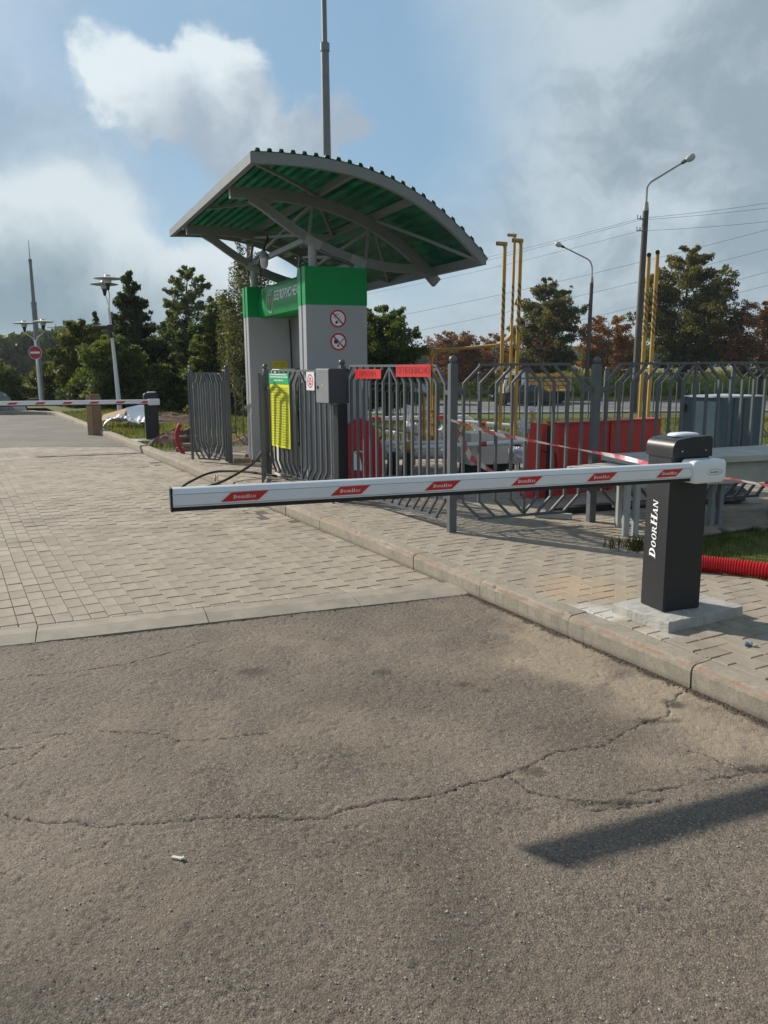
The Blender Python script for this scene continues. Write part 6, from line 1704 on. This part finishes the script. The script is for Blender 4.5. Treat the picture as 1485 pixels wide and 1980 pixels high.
b = MB(); b.lathe([(.25, 0), (.25, .012)], (-13.12, 30.75, 2.05), 32, smooth=False, axis=(0, -1, 0)); b.build('white_rim', white_plain, nes)
b = MB(); b.lathe([(.235, .012), (.235, .014)], (-13.12, 30.75, 2.05), 32, smooth=False, axis=(0, -1, 0)); b.build('red_disc', mat('sign_red', (.42, .012, .03), .4), nes)
b = MB(); b.box((-13.12, 30.734, 2.05), .36, .004, .075); b.build('white_bar', white_plain, nes)
def mast(x, y, segs, label, m=steel_light):
    root = empty('steel_mast', (x, y, 0), label, 'mast', 'stepped steel masts')
    for (z0, z1, r0_, r1_) in segs: b = MB(); b.tube([(x, y, z0), (x, y, z1)], [r0_, r1_], 12); b.build('section', m, root); 
    for (z0, z1, r0_, r1_) in segs[:-1]: b = MB(); b.tube([(x, y, z1 - .12), (x, y, z1)], r1_ + .012, 12); b.build('collar', m, root)
    return root
mast_m = mat('mast_galvanised', (.20, .215, .225), .5, 0, .1, 2, dirt=.3, dirtcol=(.12, .12, .11))
mast(-14.4, 34.0, [(0, 4.15, .12, .105), (4.15, 5.85, .075, .06), (5.85, 6.6, .018, .008)], 'distant stepped steel mast behind the no-entry sign', mast_m)
mast(-.90, 14.0, [(0, 3.2, .085, .080), (3.2, 6.62, .075, .066), (6.62, 11.5, .043, .036)], 'tall stepped steel mast rising behind the kiosk roof', mast_m)
def lamp_post(x, y, z0, zt, r_, arm, label, bracket=False):
    root = empty('concrete_lamp_post', (x, y, z0), label, 'street lamp', 'concrete lamp posts along the highway')
    b = MB(); b.tube([(x, y, z0), (x + .12, y, zt)], [r_ * 1.28, r_], 14); b.build('post', conc_pole, root)
    b = MB(); b.tube([(x + .12, y, zt - .05), (x + .12, y, zt + .45)], [r_ * 1.05, r_ * .7], 12); b.build('steel_cap', steel_light, root)
    s_ = Vector((x + .12, y, zt + .4)); pts = [s_] + [s_ + Vector(a_) for a_ in arm]
    b = MB(); b.tube(fillet(pts, .9, 6), [.06] * len(fillet(pts, .9, 6)), 8); b.build('arm', steel_light, root)
    e_ = pts[-1]; d = (pts[-1] - pts[-2]).normalized()
    b = MB(); b.lathe([(.05, -.1), (.10, .0), (.11, .25), (.08, .30)], e_, 12, axis=d); b.build('head_neck', anthracite if bracket is False else steel, root)
    b = MB(); b.lathe([(.11, .22), (.20, .38), (.21, .58), (.14, .72), (.0001, .78)], e_, 14, axis=d); b.build('lamp_head', mat('lamp_head_grey', (.42, .45, .45), .3, 0, .05, 4), root)
    if bracket:
        for dz_ in (.5, 1.15):
            b = MB(); b.tube([(x + .1, y, zt - dz_), (x - .38, y - .1, zt - dz_), (x - .38, y - .1, zt - dz_ + .22)], .03, 6); b.tube([(x - .20, y - .1, zt - dz_), (x - .20, y - .1, zt - dz_ + .18)], .03, 6); b.build('insulator_bracket', anthracite, root)
    return root
lamp_post(15.28, 49.0, -1.5, 10.25, .17, [(0, 0, .9), (.12, -.2, 1.1), (1.75, -.6, 2.05)], 'near concrete lamp post with curved arm to the right of the highway verge', True)
lamp_post(17.1, 68.0, -1.55, 8.0, .15, [(-.02, 0, .9), (-.30, -.2, 1.35), (-2.5, -.4, 2.35)], 'farther concrete lamp post with arm reaching left across the highway')

# overhead wires
def wire(pts, sag, r_, label):
    a_, e_ = Vector(pts[0]), Vector(pts[1]); P_ = []
    for i in range(25):
        t_ = i / 24; p = a_.lerp(e_, t_); p.z -= sag * 4 * t_ * (1 - t_); P_.append(p)
    b = MB(); b.tube(P_, r_, 4, cap=False); o = b.build('power_line', wire_m, None, origin=a_); return tag(o, label, 'power line', 'overhead power lines')
WA = ['highest thin wire from the near lamp post bracket to the right edge', 'second thin wire from the near lamp post bracket to the right edge', 'lower-bracket wire from the near lamp post to the right edge']
WB = ['highest thin wire from the near lamp post down to the kiosk roof', 'second thin wire from the near lamp post down to the kiosk roof', 'lower-bracket wire from the near lamp post down to the kiosk roof']
for i, (zt_, ex, ez) in enumerate(((9.78, 34, 12.2), (9.68, 36, 12.0), (9.08, 35, 11.0))):
    wire([(15.05, 48.9, zt_), (ex, 42 + i, ez)], .5, .011, WA[i])
    wire([(15.05, 48.9, zt_), (-22, 100 + i * 3, 9.2 - i * .35)], 1.1, .013, WB[i])
labs = ['topmost long power line across the right-hand sky', 'second long power line across the right-hand sky', 'third long power line across the right-hand sky', 'lowest long power line across the right-hand sky']
for i, (ya, yb_) in enumerate((((48.159, 95.000, 17.310), (-14.812, 130.000, 6.110)), ((48.351, 95.000, 15.178), (-14.895, 130.000, 3.206)), ((48.570, 95.000, 12.743), (-15.020, 130.000, -1.195)), ((48.708, 95.000, 11.202), (-15.053, 130.000, -2.346)))):
    wire([ya, yb_], .9, .024, labs[i])

# ================================================================ vehicles on the highway
def wheel(root, x, y, z, r_, w_=.2):
    b = MB(); b.lathe([(r_ * .6, -w_ / 2), (r_, -w_ / 2 + .02), (r_, w_ / 2 - .02), (r_ * .6, w_ / 2)], (x, y, z), 20, axis=(0, -1, 0)); wh = b.build('wheel', tyre, root)
    WL[wh.name] = wloc(root)
    b = MB(); b.lathe([(r_ * .62, w_ / 2 - .02), (r_ * .55, w_ / 2 - .005), (r_ * .2, w_ / 2 - .03), (.0001, w_ / 2 - .01)], (x, y, z), 16, axis=(0, -1, 0)); b.build('rim', steel_light, wh)
def car(x0, y0, z0, label, paint, L=4.55, flip=1):
    root = empty('car', (x0 + L / 2, y0, z0), label, 'car'); w_ = 1.78
    body = [(0, .28), (.02, .62), (.10, .78), (.75, .90), (1.15, .95), (3.9, .98), (4.45, .92), (4.55, .60), (4.50, .28)]
    body = [(x if flip > 0 else L - x, z) for x, z in body]
    b = MB(); lo_, hi_ = [], []
    b.prism(body, (x0, y0 - w_ / 2, z0), (1, 0, 0), UP, (0, 1, 0), w_); b.build('body', paint, root)
    gl = [(1.10, .94), (1.85, 1.36), (2.3, 1.44), (3.3, 1.42), (4.1, .97)]; gl = [(x if flip > 0 else L - x, z) for x, z in gl]
    b = MB(); n_ = len(gl); vs = []
    for (yy, sc) in ((-w_ / 2 + .03, 0), (w_ / 2 - .03, 0)):
        for (x, z) in gl: inset = (z - .94) * .42; vs.append((x0 + x, y0 + yy + (inset if yy < 0 else -inset), z0 + z))
    b.add(vs, [tuple(range(n_)), tuple(range(2 * n_ - 1, n_ - 1, -1))] + [(i, i + n_, (i + 1) % n_ + n_, (i + 1) % n_) for i in range(n_)]); b.build('cabin_glass', dark_glass, root)
    rf = [(1.9, 1.365), (2.3, 1.45), (3.25, 1.435), (3.5, 1.30), (3.25, 1.40), (2.3, 1.41), (1.95, 1.34)]
    b = MB(); xa, xb = (x0 + 1.95, x0 + 3.35) if flip > 0 else (x0 + L - 3.35, x0 + L - 1.95); b.box(((xa + xb) / 2, y0, z0 + 1.445), xb - xa, 1.34, .03, bev=.01); b.build('roof', paint, root)
    for xp in (2.45, 3.3):
        xx = x0 + (xp if flip > 0 else L - xp); b = MB(); b.bar((xx, y0 - w_ / 2 + .04, z0 + .95), (xx - .02, y0 - w_ / 2 + .235, z0 + 1.42), .06, .03); b.build('pillar', paint, root)
    for xw in (.85, 3.65): 
        for sd in (-1, 1): wheel(root, x0 + (xw if flip > 0 else L - xw), y0 + sd * (w_ / 2 - .10), z0 + .31, .31)
    for sd in (-1, 1):
        xx = x0 + (4.5 if flip > 0 else L - 4.5); b = MB(); b.box((xx, y0 + sd * .72, z0 + .80), .14, .30, .13); b.build('tail_light', mat('tail_light_red', (.55, .02, .02), .25), root)
        xx = x0 + (.08 if flip > 0 else L - .08); b = MB(); b.box((xx, y0 + sd * .70, z0 + .68), .12, .34, .13); b.build('headlight', glass, root)
    b = MB(); xx = x0 + (1.55 if flip > 0 else L - 1.55); b.box((xx, y0 - w_ / 2 - .08, z0 + .98), .12, .16, .11, bev=.02); b.build('mirror', paint, root)
    return root
car(7.85, 59.0, -1.50, 'dark saloon car on the highway seen between the fence bars', mat('black_car_paint', (.025, .028, .035), .18, 0, .02, 2, coat=.8), flip=1)
def truck(x0, y0, z0, label, cabm, bedm, L=6.0, kind='flat'):
    root = empty('truck', (x0 + L / 2, y0, z0), label, 'truck'); w_ = 2.3
    b = MB(); b.prism([(0, .55), (0, 1.35), (.25, 2.25), (.5, 2.38), (1.6, 2.38), (1.6, .55)], (x0, y0 - w_ / 2, z0), (1, 0, 0), UP, (0, 1, 0), w_); cab = b.build('cab', cabm, root); WL[cab.name] = wloc(root)
    b = MB(); b.prism([(.22, 1.40), (.42, 2.15), (1.35, 2.15), (1.35, 1.40)], (x0, y0 - w_ / 2 - .012, z0), (1, 0, 0), UP, (0, 1, 0), .02); b.build('side_window', dark_glass, cab)
    b = MB(); b.add([(x0 + .0, y0 - 1.0, z0 + 1.42), (x0 - .0, y0 + 1.0, z0 + 1.42), (x0 + .22, y0 + 1.0, z0 + 2.2), (x0 + .22, y0 - 1.0, z0 + 2.2)], [(0, 1, 2, 3)]); b.build('windscreen', dark_glass, cab)
    b = MB(); b.box((x0 + L / 2 + .3, y0, z0 + .62), L - .6, .9, .22); b.build('chassis', black_rubber, root)
    if kind == 'flat':
        for k in range(4): b = MB(); b.box((x0 + 1.8 + (L - 1.9) / 2, y0 - w_ / 2, z0 + 1.15 + k * .32), L - 1.9, .05, .19); b.build('side_board', bedm, root)
        for k in range(4): b = MB(); b.box((x0 + 1.8 + (L - 1.9) / 2, y0 + w_ / 2, z0 + 1.15 + k * .32), L - 1.9, .05, .19); b.build('side_board', bedm, root)
        b = MB(); b.box((x0 + 1.8 + (L - 1.9) / 2, y0, z0 + .95), L - 1.9, w_, .10); b.build('bed', bedm, root)
        for k in range(4): b = MB(); xx = x0 + 1.82 + k * (L - 1.94) / 3; b.box((xx, y0 - w_ / 2 - .03, z0 + 1.62), .08, .04, 1.4); b.build('stake', bedm, root)
    else:
        b = MB(); b.box((x0 + 1.75 + (L - 1.75) / 2, y0, z0 + 1.75), L - 1.8, w_, 1.75, bev=.03); b.build('cargo_box', bedm, root)
        for k in range(5): b = MB(); xx = x0 + 1.9 + k * (L - 2.1) / 4; b.box((xx, y0 - w_ / 2 - .01, z0 + 1.75), .05, .02, 1.7); b.build('rib', steel_light, root)
    for xw in (.85, L - 1.9, L - 1.0):
        for sd in (-1, 1): wheel(root, x0 + xw, y0 + sd * (w_ / 2 - .16), z0 + .46, .46, .28)
    return root
truck(9.05, 62.0, -1.50, 'truck with white cab and yellow slatted bed on the far highway lane', mat('truck_white', (.85, .85, .84), .35), mat('truck_bed_yellow', (.62, .34, .08), .5), 3.6 + 1.6)
truck(-1.9, 62.0, -1.50, 'pale box truck on the highway beside the near pier', mat('truck_dark', (.06, .065, .07), .4), mat('cargo_grey', (.42, .43, .44), .5, 0, .05, 1), 5.6, 'box')
def van(x, y, z0, L, h_, m_, label, roofm=None):
    root = empty('van', (x, y, z0), label, 'van', 'vehicles parked beyond the corn')
    b = MB(); b.prism([(0, .3), (0, h_ * .5), (L * .14, h_ * .62), (L * .24, h_ * .95), (L * .3, h_), (L * .97, h_), (L, h_ * .9), (L, .3)], (x, y - .95, z0), (1, 0, 0), UP, (0, 1, 0), 1.9); bd = b.build('body', m_, root)
    b = MB(); b.prism([(L * .19, h_ * .62), (L * .26, h_ * .9), (L * .42, h_ * .9), (L * .42, h_ * .62)], (x, y - .962, z0), (1, 0, 0), UP, (0, 1, 0), .01); b.build('side_window', dark_glass, root)
    for xw in (L * .18, L * .8): wheel(root, x + xw, y - .85, z0 + .33, .33)
    return root
grey_van = mat('van_blue_grey', (.30, .36, .40), .35); white_van = mat('van_white', (.66, .68, .70), .3)
van(39.6, 122, -.95, 2.9, 2.5, grey_van, 'blue-grey van beyond the corn, behind the vent pipe pair')
van(46.8, 122, -.95, 3.0, 2.55, grey_van, 'pale van with rounded roof beyond the corn, left of the cabinet lid')
van(49.6, 124, -.95, 2.6, 2.15, mat('van_maroon', (.12, .04, .05), .4), 'dark red vehicle beyond the corn between two pale ones')
van(51.4, 122, -.95, 3.6, 2.3, white_van, 'long silver-white vehicle beyond the corn near the frame edge')

# ================================================================ trees
def leaf_cloud(P, size, tint, n_rot=None, elong=1.7):
    n = len(P); a = RNG.normal(size=(n, 3)); a /= np.linalg.norm(a, axis=1)[:, None] + 1e-9
    c = RNG.normal(size=(n, 3)); c -= (c * a).sum(1)[:, None] * a; c /= np.linalg.norm(c, axis=1)[:, None] + 1e-9
    s_ = size * RNG.uniform(.6, 1.4, n)[:, None]
    V = np.stack([P - a * s_ * elong * .5, P + c * s_ * .42, P + a * s_ * elong * .5, P - c * s_ * .42], 1)
    return V.reshape(-1, 3), np.arange(4 * n).reshape(-1, 4), tint
LM = {
 'dark': leaf_mat('leaves_dark_green', (.024, .042, .016), (.050, .080, .026), (.11, .145, .042), .36),
 'mid': leaf_mat('leaves_mid_green', (.038, .062, .016), (.082, .120, .030), (.18, .21, .05), .42),
 'yel': leaf_mat('leaves_yellow_green', (.045, .062, .012), (.095, .115, .022), (.20, .20, .04), .38),
 'pale': leaf_mat('leaves_birch', (.06, .07, .03), (.11, .12, .055), (.20, .20, .11), .38),
 'grey': leaf_mat('leaves_grey_green', (.055, .080, .038), (.10, .135, .066), (.18, .21, .11), .40),
 'red': leaf_mat('leaves_red_brown', (.085, .048, .036), (.19, .095, .062), (.30, .16, .09), .42),
 'rust': leaf_mat('leaves_rust', (.10, .065, .032), (.24, .115, .055), (.36, .19, .085), .42),
 'mix': leaf_mat('leaves_olive_brown', (.055, .068, .024), (.115, .120, .040), (.24, .145, .06), .42),
}
def tree(name, x, y, z0, H_, Rr, shape, mkey, nleaf, size, label, cat='tree', group=None, trunk_r=.12, clear=.15, seed=0, limbs=34, droop=0, spread=.19, trunk_m=None, lean=0, leafy=1.0, dense_core=True, top_pow=.8):
    rng = np.random.default_rng(1000 + seed); root = empty(name, (x, y, z0), label, cat, group)
    b = MB(); tpts = []
    for i in range(9):
        k = i / 8; tpts.append((x + lean * k + rng.normal(0, .02 * H_ * .2) * (k > 0), y + rng.normal(0, .02 * H_ * .2) * (k > 0), z0 + H_ * .94 * k))
    b.tube(tpts, [trunk_r * (1 - .88 * (i / 8)) for i in range(9)], 8)
    cents = []; tarr = np.array(tpts)
    for i in range(limbs):
        k = clear + (1 - clear) * ((i + .5) / limbs) ** 1.0
        rad = Rr * shape(max(0, (k - clear) / (1 - clear)))
        a = i * 2.399 + rng.normal(0, .3); rr = rad * rng.uniform(.45, 1.0)
        kk = max(.06, k - rng.uniform(.04, .14)); st_ = np.array([np.interp(kk * H_ * 1.0, tarr[:, 2] - z0, tarr[:, j]) for j in range(3)]); 
        tip = np.array([x + lean * k + math.cos(a) * rr, y + math.sin(a) * rr, z0 + H_ * min(.985, k + rng.normal(0, .02))])
        tip[2] -= droop * rr
        midp = (st_ + tip) / 2 + np.array([0, 0, .04 * H_ * rng.uniform(-.2, 1)])
        r0_ = max(.012, trunk_r * .34 * (1 - k) + .012); b.tube([tuple(st_), tuple(midp), tuple(tip)], [r0_, r0_ * .65, r0_ * .25], 5, cap=False)
        cents.append((tip, rad * spread * rng.uniform(.8, 1.7) + .06, 1.0)); cents.append(((midp + tip) / 2, rad * spread * rng.uniform(1.0, 1.6) + .08, .8))
        if dense_core: cents.append((midp, rad * spread * rng.uniform(.9, 1.5) + .07, .45))
        for s2 in range(4):
            a2 = a + rng.uniform(-.9, .9); t2 = tip + np.array([math.cos(a2), math.sin(a2), rng.uniform(-.3, .7)]) * rad * rng.uniform(.15, .45)
            b.tube([tuple((midp + tip) / 2), tuple(t2)], [r0_ * .4, r0_ * .15], 4, cap=False); cents.append((t2, rad * spread * rng.uniform(.4, .95) + .04, .75))
    b.build('trunk', trunk_m or bark, root, recalc=False)
    w_ = np.array([c[2] * c[1] ** 1.6 for c in cents]); w_ /= w_.sum(); ch = rng.choice(len(cents), nleaf, p=w_)
    C_ = np.array([c[0] for c in cents]); S_ = np.array([c[1] for c in cents])
    d = rng.normal(size=(nleaf, 3)); d /= np.linalg.norm(d, axis=1)[:, None]; rr = rng.random(nleaf) ** (1 / 2.2)
    P_ = C_[ch] + d * (rr * S_[ch])[:, None] * np.array([1, 1, .75])
    if droop > .3: P_[:, 2] -= rng.random(nleaf) ** 1.5 * droop * 1.1
    P_[:, 2] = np.maximum(P_[:, 2], z0 + .05)
    cl = rng.random(len(cents))
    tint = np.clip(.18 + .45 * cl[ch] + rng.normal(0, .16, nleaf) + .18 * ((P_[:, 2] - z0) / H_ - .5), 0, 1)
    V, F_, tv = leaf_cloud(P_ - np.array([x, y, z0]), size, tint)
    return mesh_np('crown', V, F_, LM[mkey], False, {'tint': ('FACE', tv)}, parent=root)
cone = lambda k: max(.05, (1 - k) ** .75) * min(1, .55 + k * 3)
rnd = lambda k: math.sqrt(max(.03, 1 - (2 * k - .9) ** 2 / 1.25))
oval = lambda k: max(.06, math.sin(math.pi * min(1, .12 + k * .86)) ** .8)
fan = lambda k: .35 + .65 * min(1, k * 1.6) * (1 if k < .8 else (1.15 - k) / .35)
bushf = lambda k: .9 * math.sqrt(max(.04, 1 - k * k))
LG = 'trees behind the left lawn'; RG = 'trees along the corn field'
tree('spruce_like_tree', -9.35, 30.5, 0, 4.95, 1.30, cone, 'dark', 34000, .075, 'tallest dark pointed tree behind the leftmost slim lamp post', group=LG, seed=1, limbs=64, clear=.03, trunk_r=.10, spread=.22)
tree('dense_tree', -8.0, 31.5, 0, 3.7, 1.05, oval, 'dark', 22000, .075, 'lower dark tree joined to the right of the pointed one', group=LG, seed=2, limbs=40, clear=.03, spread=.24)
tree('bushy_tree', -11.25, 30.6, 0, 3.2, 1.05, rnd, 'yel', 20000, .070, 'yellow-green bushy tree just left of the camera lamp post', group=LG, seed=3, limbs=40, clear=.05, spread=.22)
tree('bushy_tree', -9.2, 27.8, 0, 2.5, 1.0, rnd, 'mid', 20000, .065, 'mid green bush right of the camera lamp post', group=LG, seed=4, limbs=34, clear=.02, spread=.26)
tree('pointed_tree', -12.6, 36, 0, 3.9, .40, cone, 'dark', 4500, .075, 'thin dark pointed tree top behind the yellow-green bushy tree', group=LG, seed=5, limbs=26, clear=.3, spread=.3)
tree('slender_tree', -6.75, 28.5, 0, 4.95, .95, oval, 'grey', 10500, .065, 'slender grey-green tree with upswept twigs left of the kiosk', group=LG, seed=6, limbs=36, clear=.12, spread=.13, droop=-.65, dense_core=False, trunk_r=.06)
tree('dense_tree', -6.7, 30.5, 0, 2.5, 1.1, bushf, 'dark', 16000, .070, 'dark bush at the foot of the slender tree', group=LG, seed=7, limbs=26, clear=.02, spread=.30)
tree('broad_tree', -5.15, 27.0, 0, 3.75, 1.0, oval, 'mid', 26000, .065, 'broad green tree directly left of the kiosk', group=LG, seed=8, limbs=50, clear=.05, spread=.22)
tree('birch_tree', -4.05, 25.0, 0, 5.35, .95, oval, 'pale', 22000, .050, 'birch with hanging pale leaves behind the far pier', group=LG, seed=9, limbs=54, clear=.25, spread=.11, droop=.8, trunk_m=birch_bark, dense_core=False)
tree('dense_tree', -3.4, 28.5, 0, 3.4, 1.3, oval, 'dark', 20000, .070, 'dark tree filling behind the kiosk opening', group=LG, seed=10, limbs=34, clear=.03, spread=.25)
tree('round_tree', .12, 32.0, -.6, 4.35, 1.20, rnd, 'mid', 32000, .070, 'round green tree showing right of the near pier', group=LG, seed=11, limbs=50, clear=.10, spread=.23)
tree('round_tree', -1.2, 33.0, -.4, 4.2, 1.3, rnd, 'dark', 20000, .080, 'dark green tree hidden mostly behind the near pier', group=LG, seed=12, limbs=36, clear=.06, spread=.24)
for i, (x, y, h_, r_, mk_, lab) in enumerate([
    (-16.6, 35, 1.70, 1.1, 'mid', 'leftmost green bush beside the grey bundle'), (-15.0, 36.5, 1.75, 1.1, 'yel', 'yellowish bush just behind the no-entry sign'),
    (-13.2, 35.5, 1.8, 1.1, 'mid', 'green bush right of the no-entry sign'), (-11.9, 32.5, 1.7, 1.0, 'dark', 'dark low bush under the yellow-green tree'),
    (-14.1, 39, 3.0, .65, 'grey', 'airy taller shrub above the bushes right of the mast'), (-18.5, 38, 2.0, 1.4, 'dark', 'dark bush mass cut by the left frame edge'),
    (-8.7, 29.2, 1.7, 1.1, 'dark', 'dark low bush behind the camera lamp post'), (-4.30, 19.2, .85, .38, 'yel', 'small bright yellow-green bush left of the short dark fence'),
    (-5.9, 27.5, 1.7, 1.0, 'dark', 'dark undergrowth between the slender and broad trees'), (-7.7, 27.8, 1.6, 1.0, 'mid', 'green low bush left of the slender tree'),
    (-10.6, 29.3, 1.5, .9, 'dark', 'dark undergrowth directly behind the camera lamp post foot')]):
    tree('bush', x, y, 0, h_, r_, bushf, mk_, 13000 if i not in (4, 7) else 5000, .065 if i != 7 else .045, lab, 'bush', 'bushes along the left lawn', seed=30 + i, limbs=30, clear=.01, spread=.30, trunk_r=.03)
# right-hand trees beyond the highway
tree('maple_tree', 13.95, 70.0, -1.5, 10.1, 2.7, oval, 'mix', 30000, .13, 'tall olive tree with brown tinge left of the farther lamp post', group=RG, seed=20, limbs=56, clear=.20, spread=.19, trunk_r=.20)
tree('maple_tree', 25.3, 68.5, -1.5, 12.4, 3.6, oval, 'mix', 44000, .14, 'tallest olive-green tree right of the yellow vent pipe pair', group=RG, seed=21, limbs=70, clear=.20, spread=.18, trunk_r=.26)
tree('maple_tree', 19.6, 71.0, -1.5, 6.9, 3.0, rnd, 'rust', 14000, .12, 'open brown-leaved tree between the two concrete lamp posts', group=RG, seed=22, limbs=40, clear=.28, spread=.15, trunk_r=.15, dense_core=False)
tree('maple_tree', 31.2, 67.0, -1.5, 7.7, 3.6, rnd, 'rust', 22000, .125, 'rust-red tree at the right frame edge', group=RG, seed=23, limbs=50, clear=.28, spread=.17, trunk_r=.22, dense_core=False)
tree('maple_tree', 6.2, 69.0, -1.5, 5.6, 2.5, rnd, 'red', 16000, .115, 'dark red-brown tree behind the corner fence post', group=RG, seed=24, limbs=44, clear=.28, spread=.18, trunk_r=.14)
tree('maple_tree', 9.7, 71.0, -1.5, 5.5, 2.0, rnd, 'red', 7500, .11, 'thin red-brown tree behind the three vent pipes', group=RG, seed=25, limbs=34, clear=.22, spread=.14, trunk_r=.12, dense_core=False)
tree('bare_tree', 12.0, 68.0, -1.5, 5.2, 1.9, fan, 'red', 700, .12, 'nearly bare small tree left of the tall olive tree', group=RG, seed=26, limbs=36, clear=.18, spread=.2, trunk_r=.10, dense_core=False)
tree('round_tree', 17.5, 84.0, -1.5, 4.0, 2.2, rnd, 'yel', 9000, .16, 'light green bush tree below the brown-leaved tree', group=RG, seed=27, limbs=28, clear=.05, spread=.25)
for i, (x, y, h_, r_, lab) in enumerate([(33.5, 118, 5.0, 4.2, 'low far green trees left of the tallest tree base'), (44, 150, 5.6, 5.5, 'far green trees behind the parked vans'), (62, 150, 5.8, 6.0, 'far green trees at the right above the parked vehicles'), (24, 125, 4.8, 4.0, 'far low green tree behind the concrete lamp post')]):
    tree('dense_tree', x, y, -1.0, h_, r_, rnd, 'mid', 8000, .30, lab, group='far trees beyond the corn', seed=50 + i, limbs=24, clear=.02, spread=.3)
# woods on the horizon
def woods(name, x0, x1, y, zb, h_, n, mkey, seed, size):
    rng = np.random.default_rng(seed); X_ = rng.uniform(x0, x1, n); Y_ = y + rng.uniform(-14, 14, n)
    top = h_ * (.55 + .6 * fbm(X_ / 11.0, Y_ / 40.0, 4, seed)); Z_ = zb + top * rng.random(n) ** .6
    V, F_, tv = leaf_cloud(np.stack([X_, Y_, Z_], -1), size, np.clip(rng.normal(.4, .2, n), 0, 1), elong=1.2)
    o = mesh_np(name, V, F_, LM[mkey], False, {'tint': ('FACE', tv)}); o['kind'] = 'stuff'; return o
woods('far_woods', 10, 330, 420, -2, 11.5, 26000, 'dark', 5, 2.6)
woods('far_woods', -75, -8, 130, -1, 8.2, 26000, 'dark', 6, 1.1)
woods('far_woods', -40, 30, 250, -2, 9.0, 12000, 'dark', 8, 1.8)
# lattice pylons far off on the left
def pylon(x, y, h_, label):
    root = empty('pylon', (x, y, 0), label, 'pylon', 'distant power pylons'); b = MB()
    for sx in (-1, 1):
        for sy in (-1, 1): b.tube([(x + sx * h_ * .09, y + sy * h_ * .09, 0), (x, y, h_)], .14, 4)
    for k in range(7):
        z = h_ * (.1 + k * .12); w_ = h_ * .09 * (1 - z / h_); w2 = h_ * .09 * (1 - (z + h_ * .12) / h_)
        b.tube([(x - w_, y - w_, z), (x + w2, y - w2, z + h_ * .12)], .08, 4); b.tube([(x + w_, y - w_, z), (x - w2, y - w2, z + h_ * .12)], .08, 4)
    b.build('lattice', steel, root)
    for z in (.72, .84, .94): b = MB(); b.tube([(x - h_ * .16, y, h_ * z), (x + h_ * .16, y, h_ * z)], .10, 4); b.build('crossarm', steel, root)
pylon(-76, 190, 11.0, 'small lattice pylon on the skyline between the bushes and the pointed tree')

# weeds at the corner of the paving
wd = []
for i in range(260):
    a = random.uniform(0, 6.28); r_ = abs(random.gauss(0, .13)); wd.append((1.99 + r_ * math.cos(a) * 1.1, 6.10 + r_ * math.sin(a), .10))
blades('weeds', np.array(wd), .03, .12, .006, leaf_mat('weed_leaves', (.05, .06, .02), (.09, .08, .03), (.16, .10, .045), .3))

# thin weeds and moss in the joints along the kerb
wj = []
for i in range(420):
    t_ = random.uniform(-2.0, 4.5); p = TS(t_, .139 + abs(random.gauss(0, .006))); wj.append((p.x, p.y, .112)) if vnoise(np.array([t_ * 4.0]), np.array([2.5]), 3)[0] > .62 else None
blades('joint_weeds', np.array(wj), .008, .028, .0022, MATS.get('weedm') or LM['mid'])

# ================================================================ air
hb = MB(); hb.box((0, 300, 10), 1460, 1240, 34)
hz_m = bpy.data.materials.new('thin_air_haze'); hz_m.use_nodes = True; ht = hz_m.node_tree; ht.nodes.clear()
pv = ht.nodes.new('ShaderNodeVolumePrincipled'); pv.inputs['Color'].default_value = (.80, .88, .95, 1); pv.inputs['Density'].default_value = .00028; pv.inputs['Anisotropy'].default_value = .35
ho = ht.nodes.new('ShaderNodeOutputMaterial'); ht.links.new(pv.outputs[0], ho.inputs['Volume'])
hb.build('haze', hz_m, None, kind='stuff')
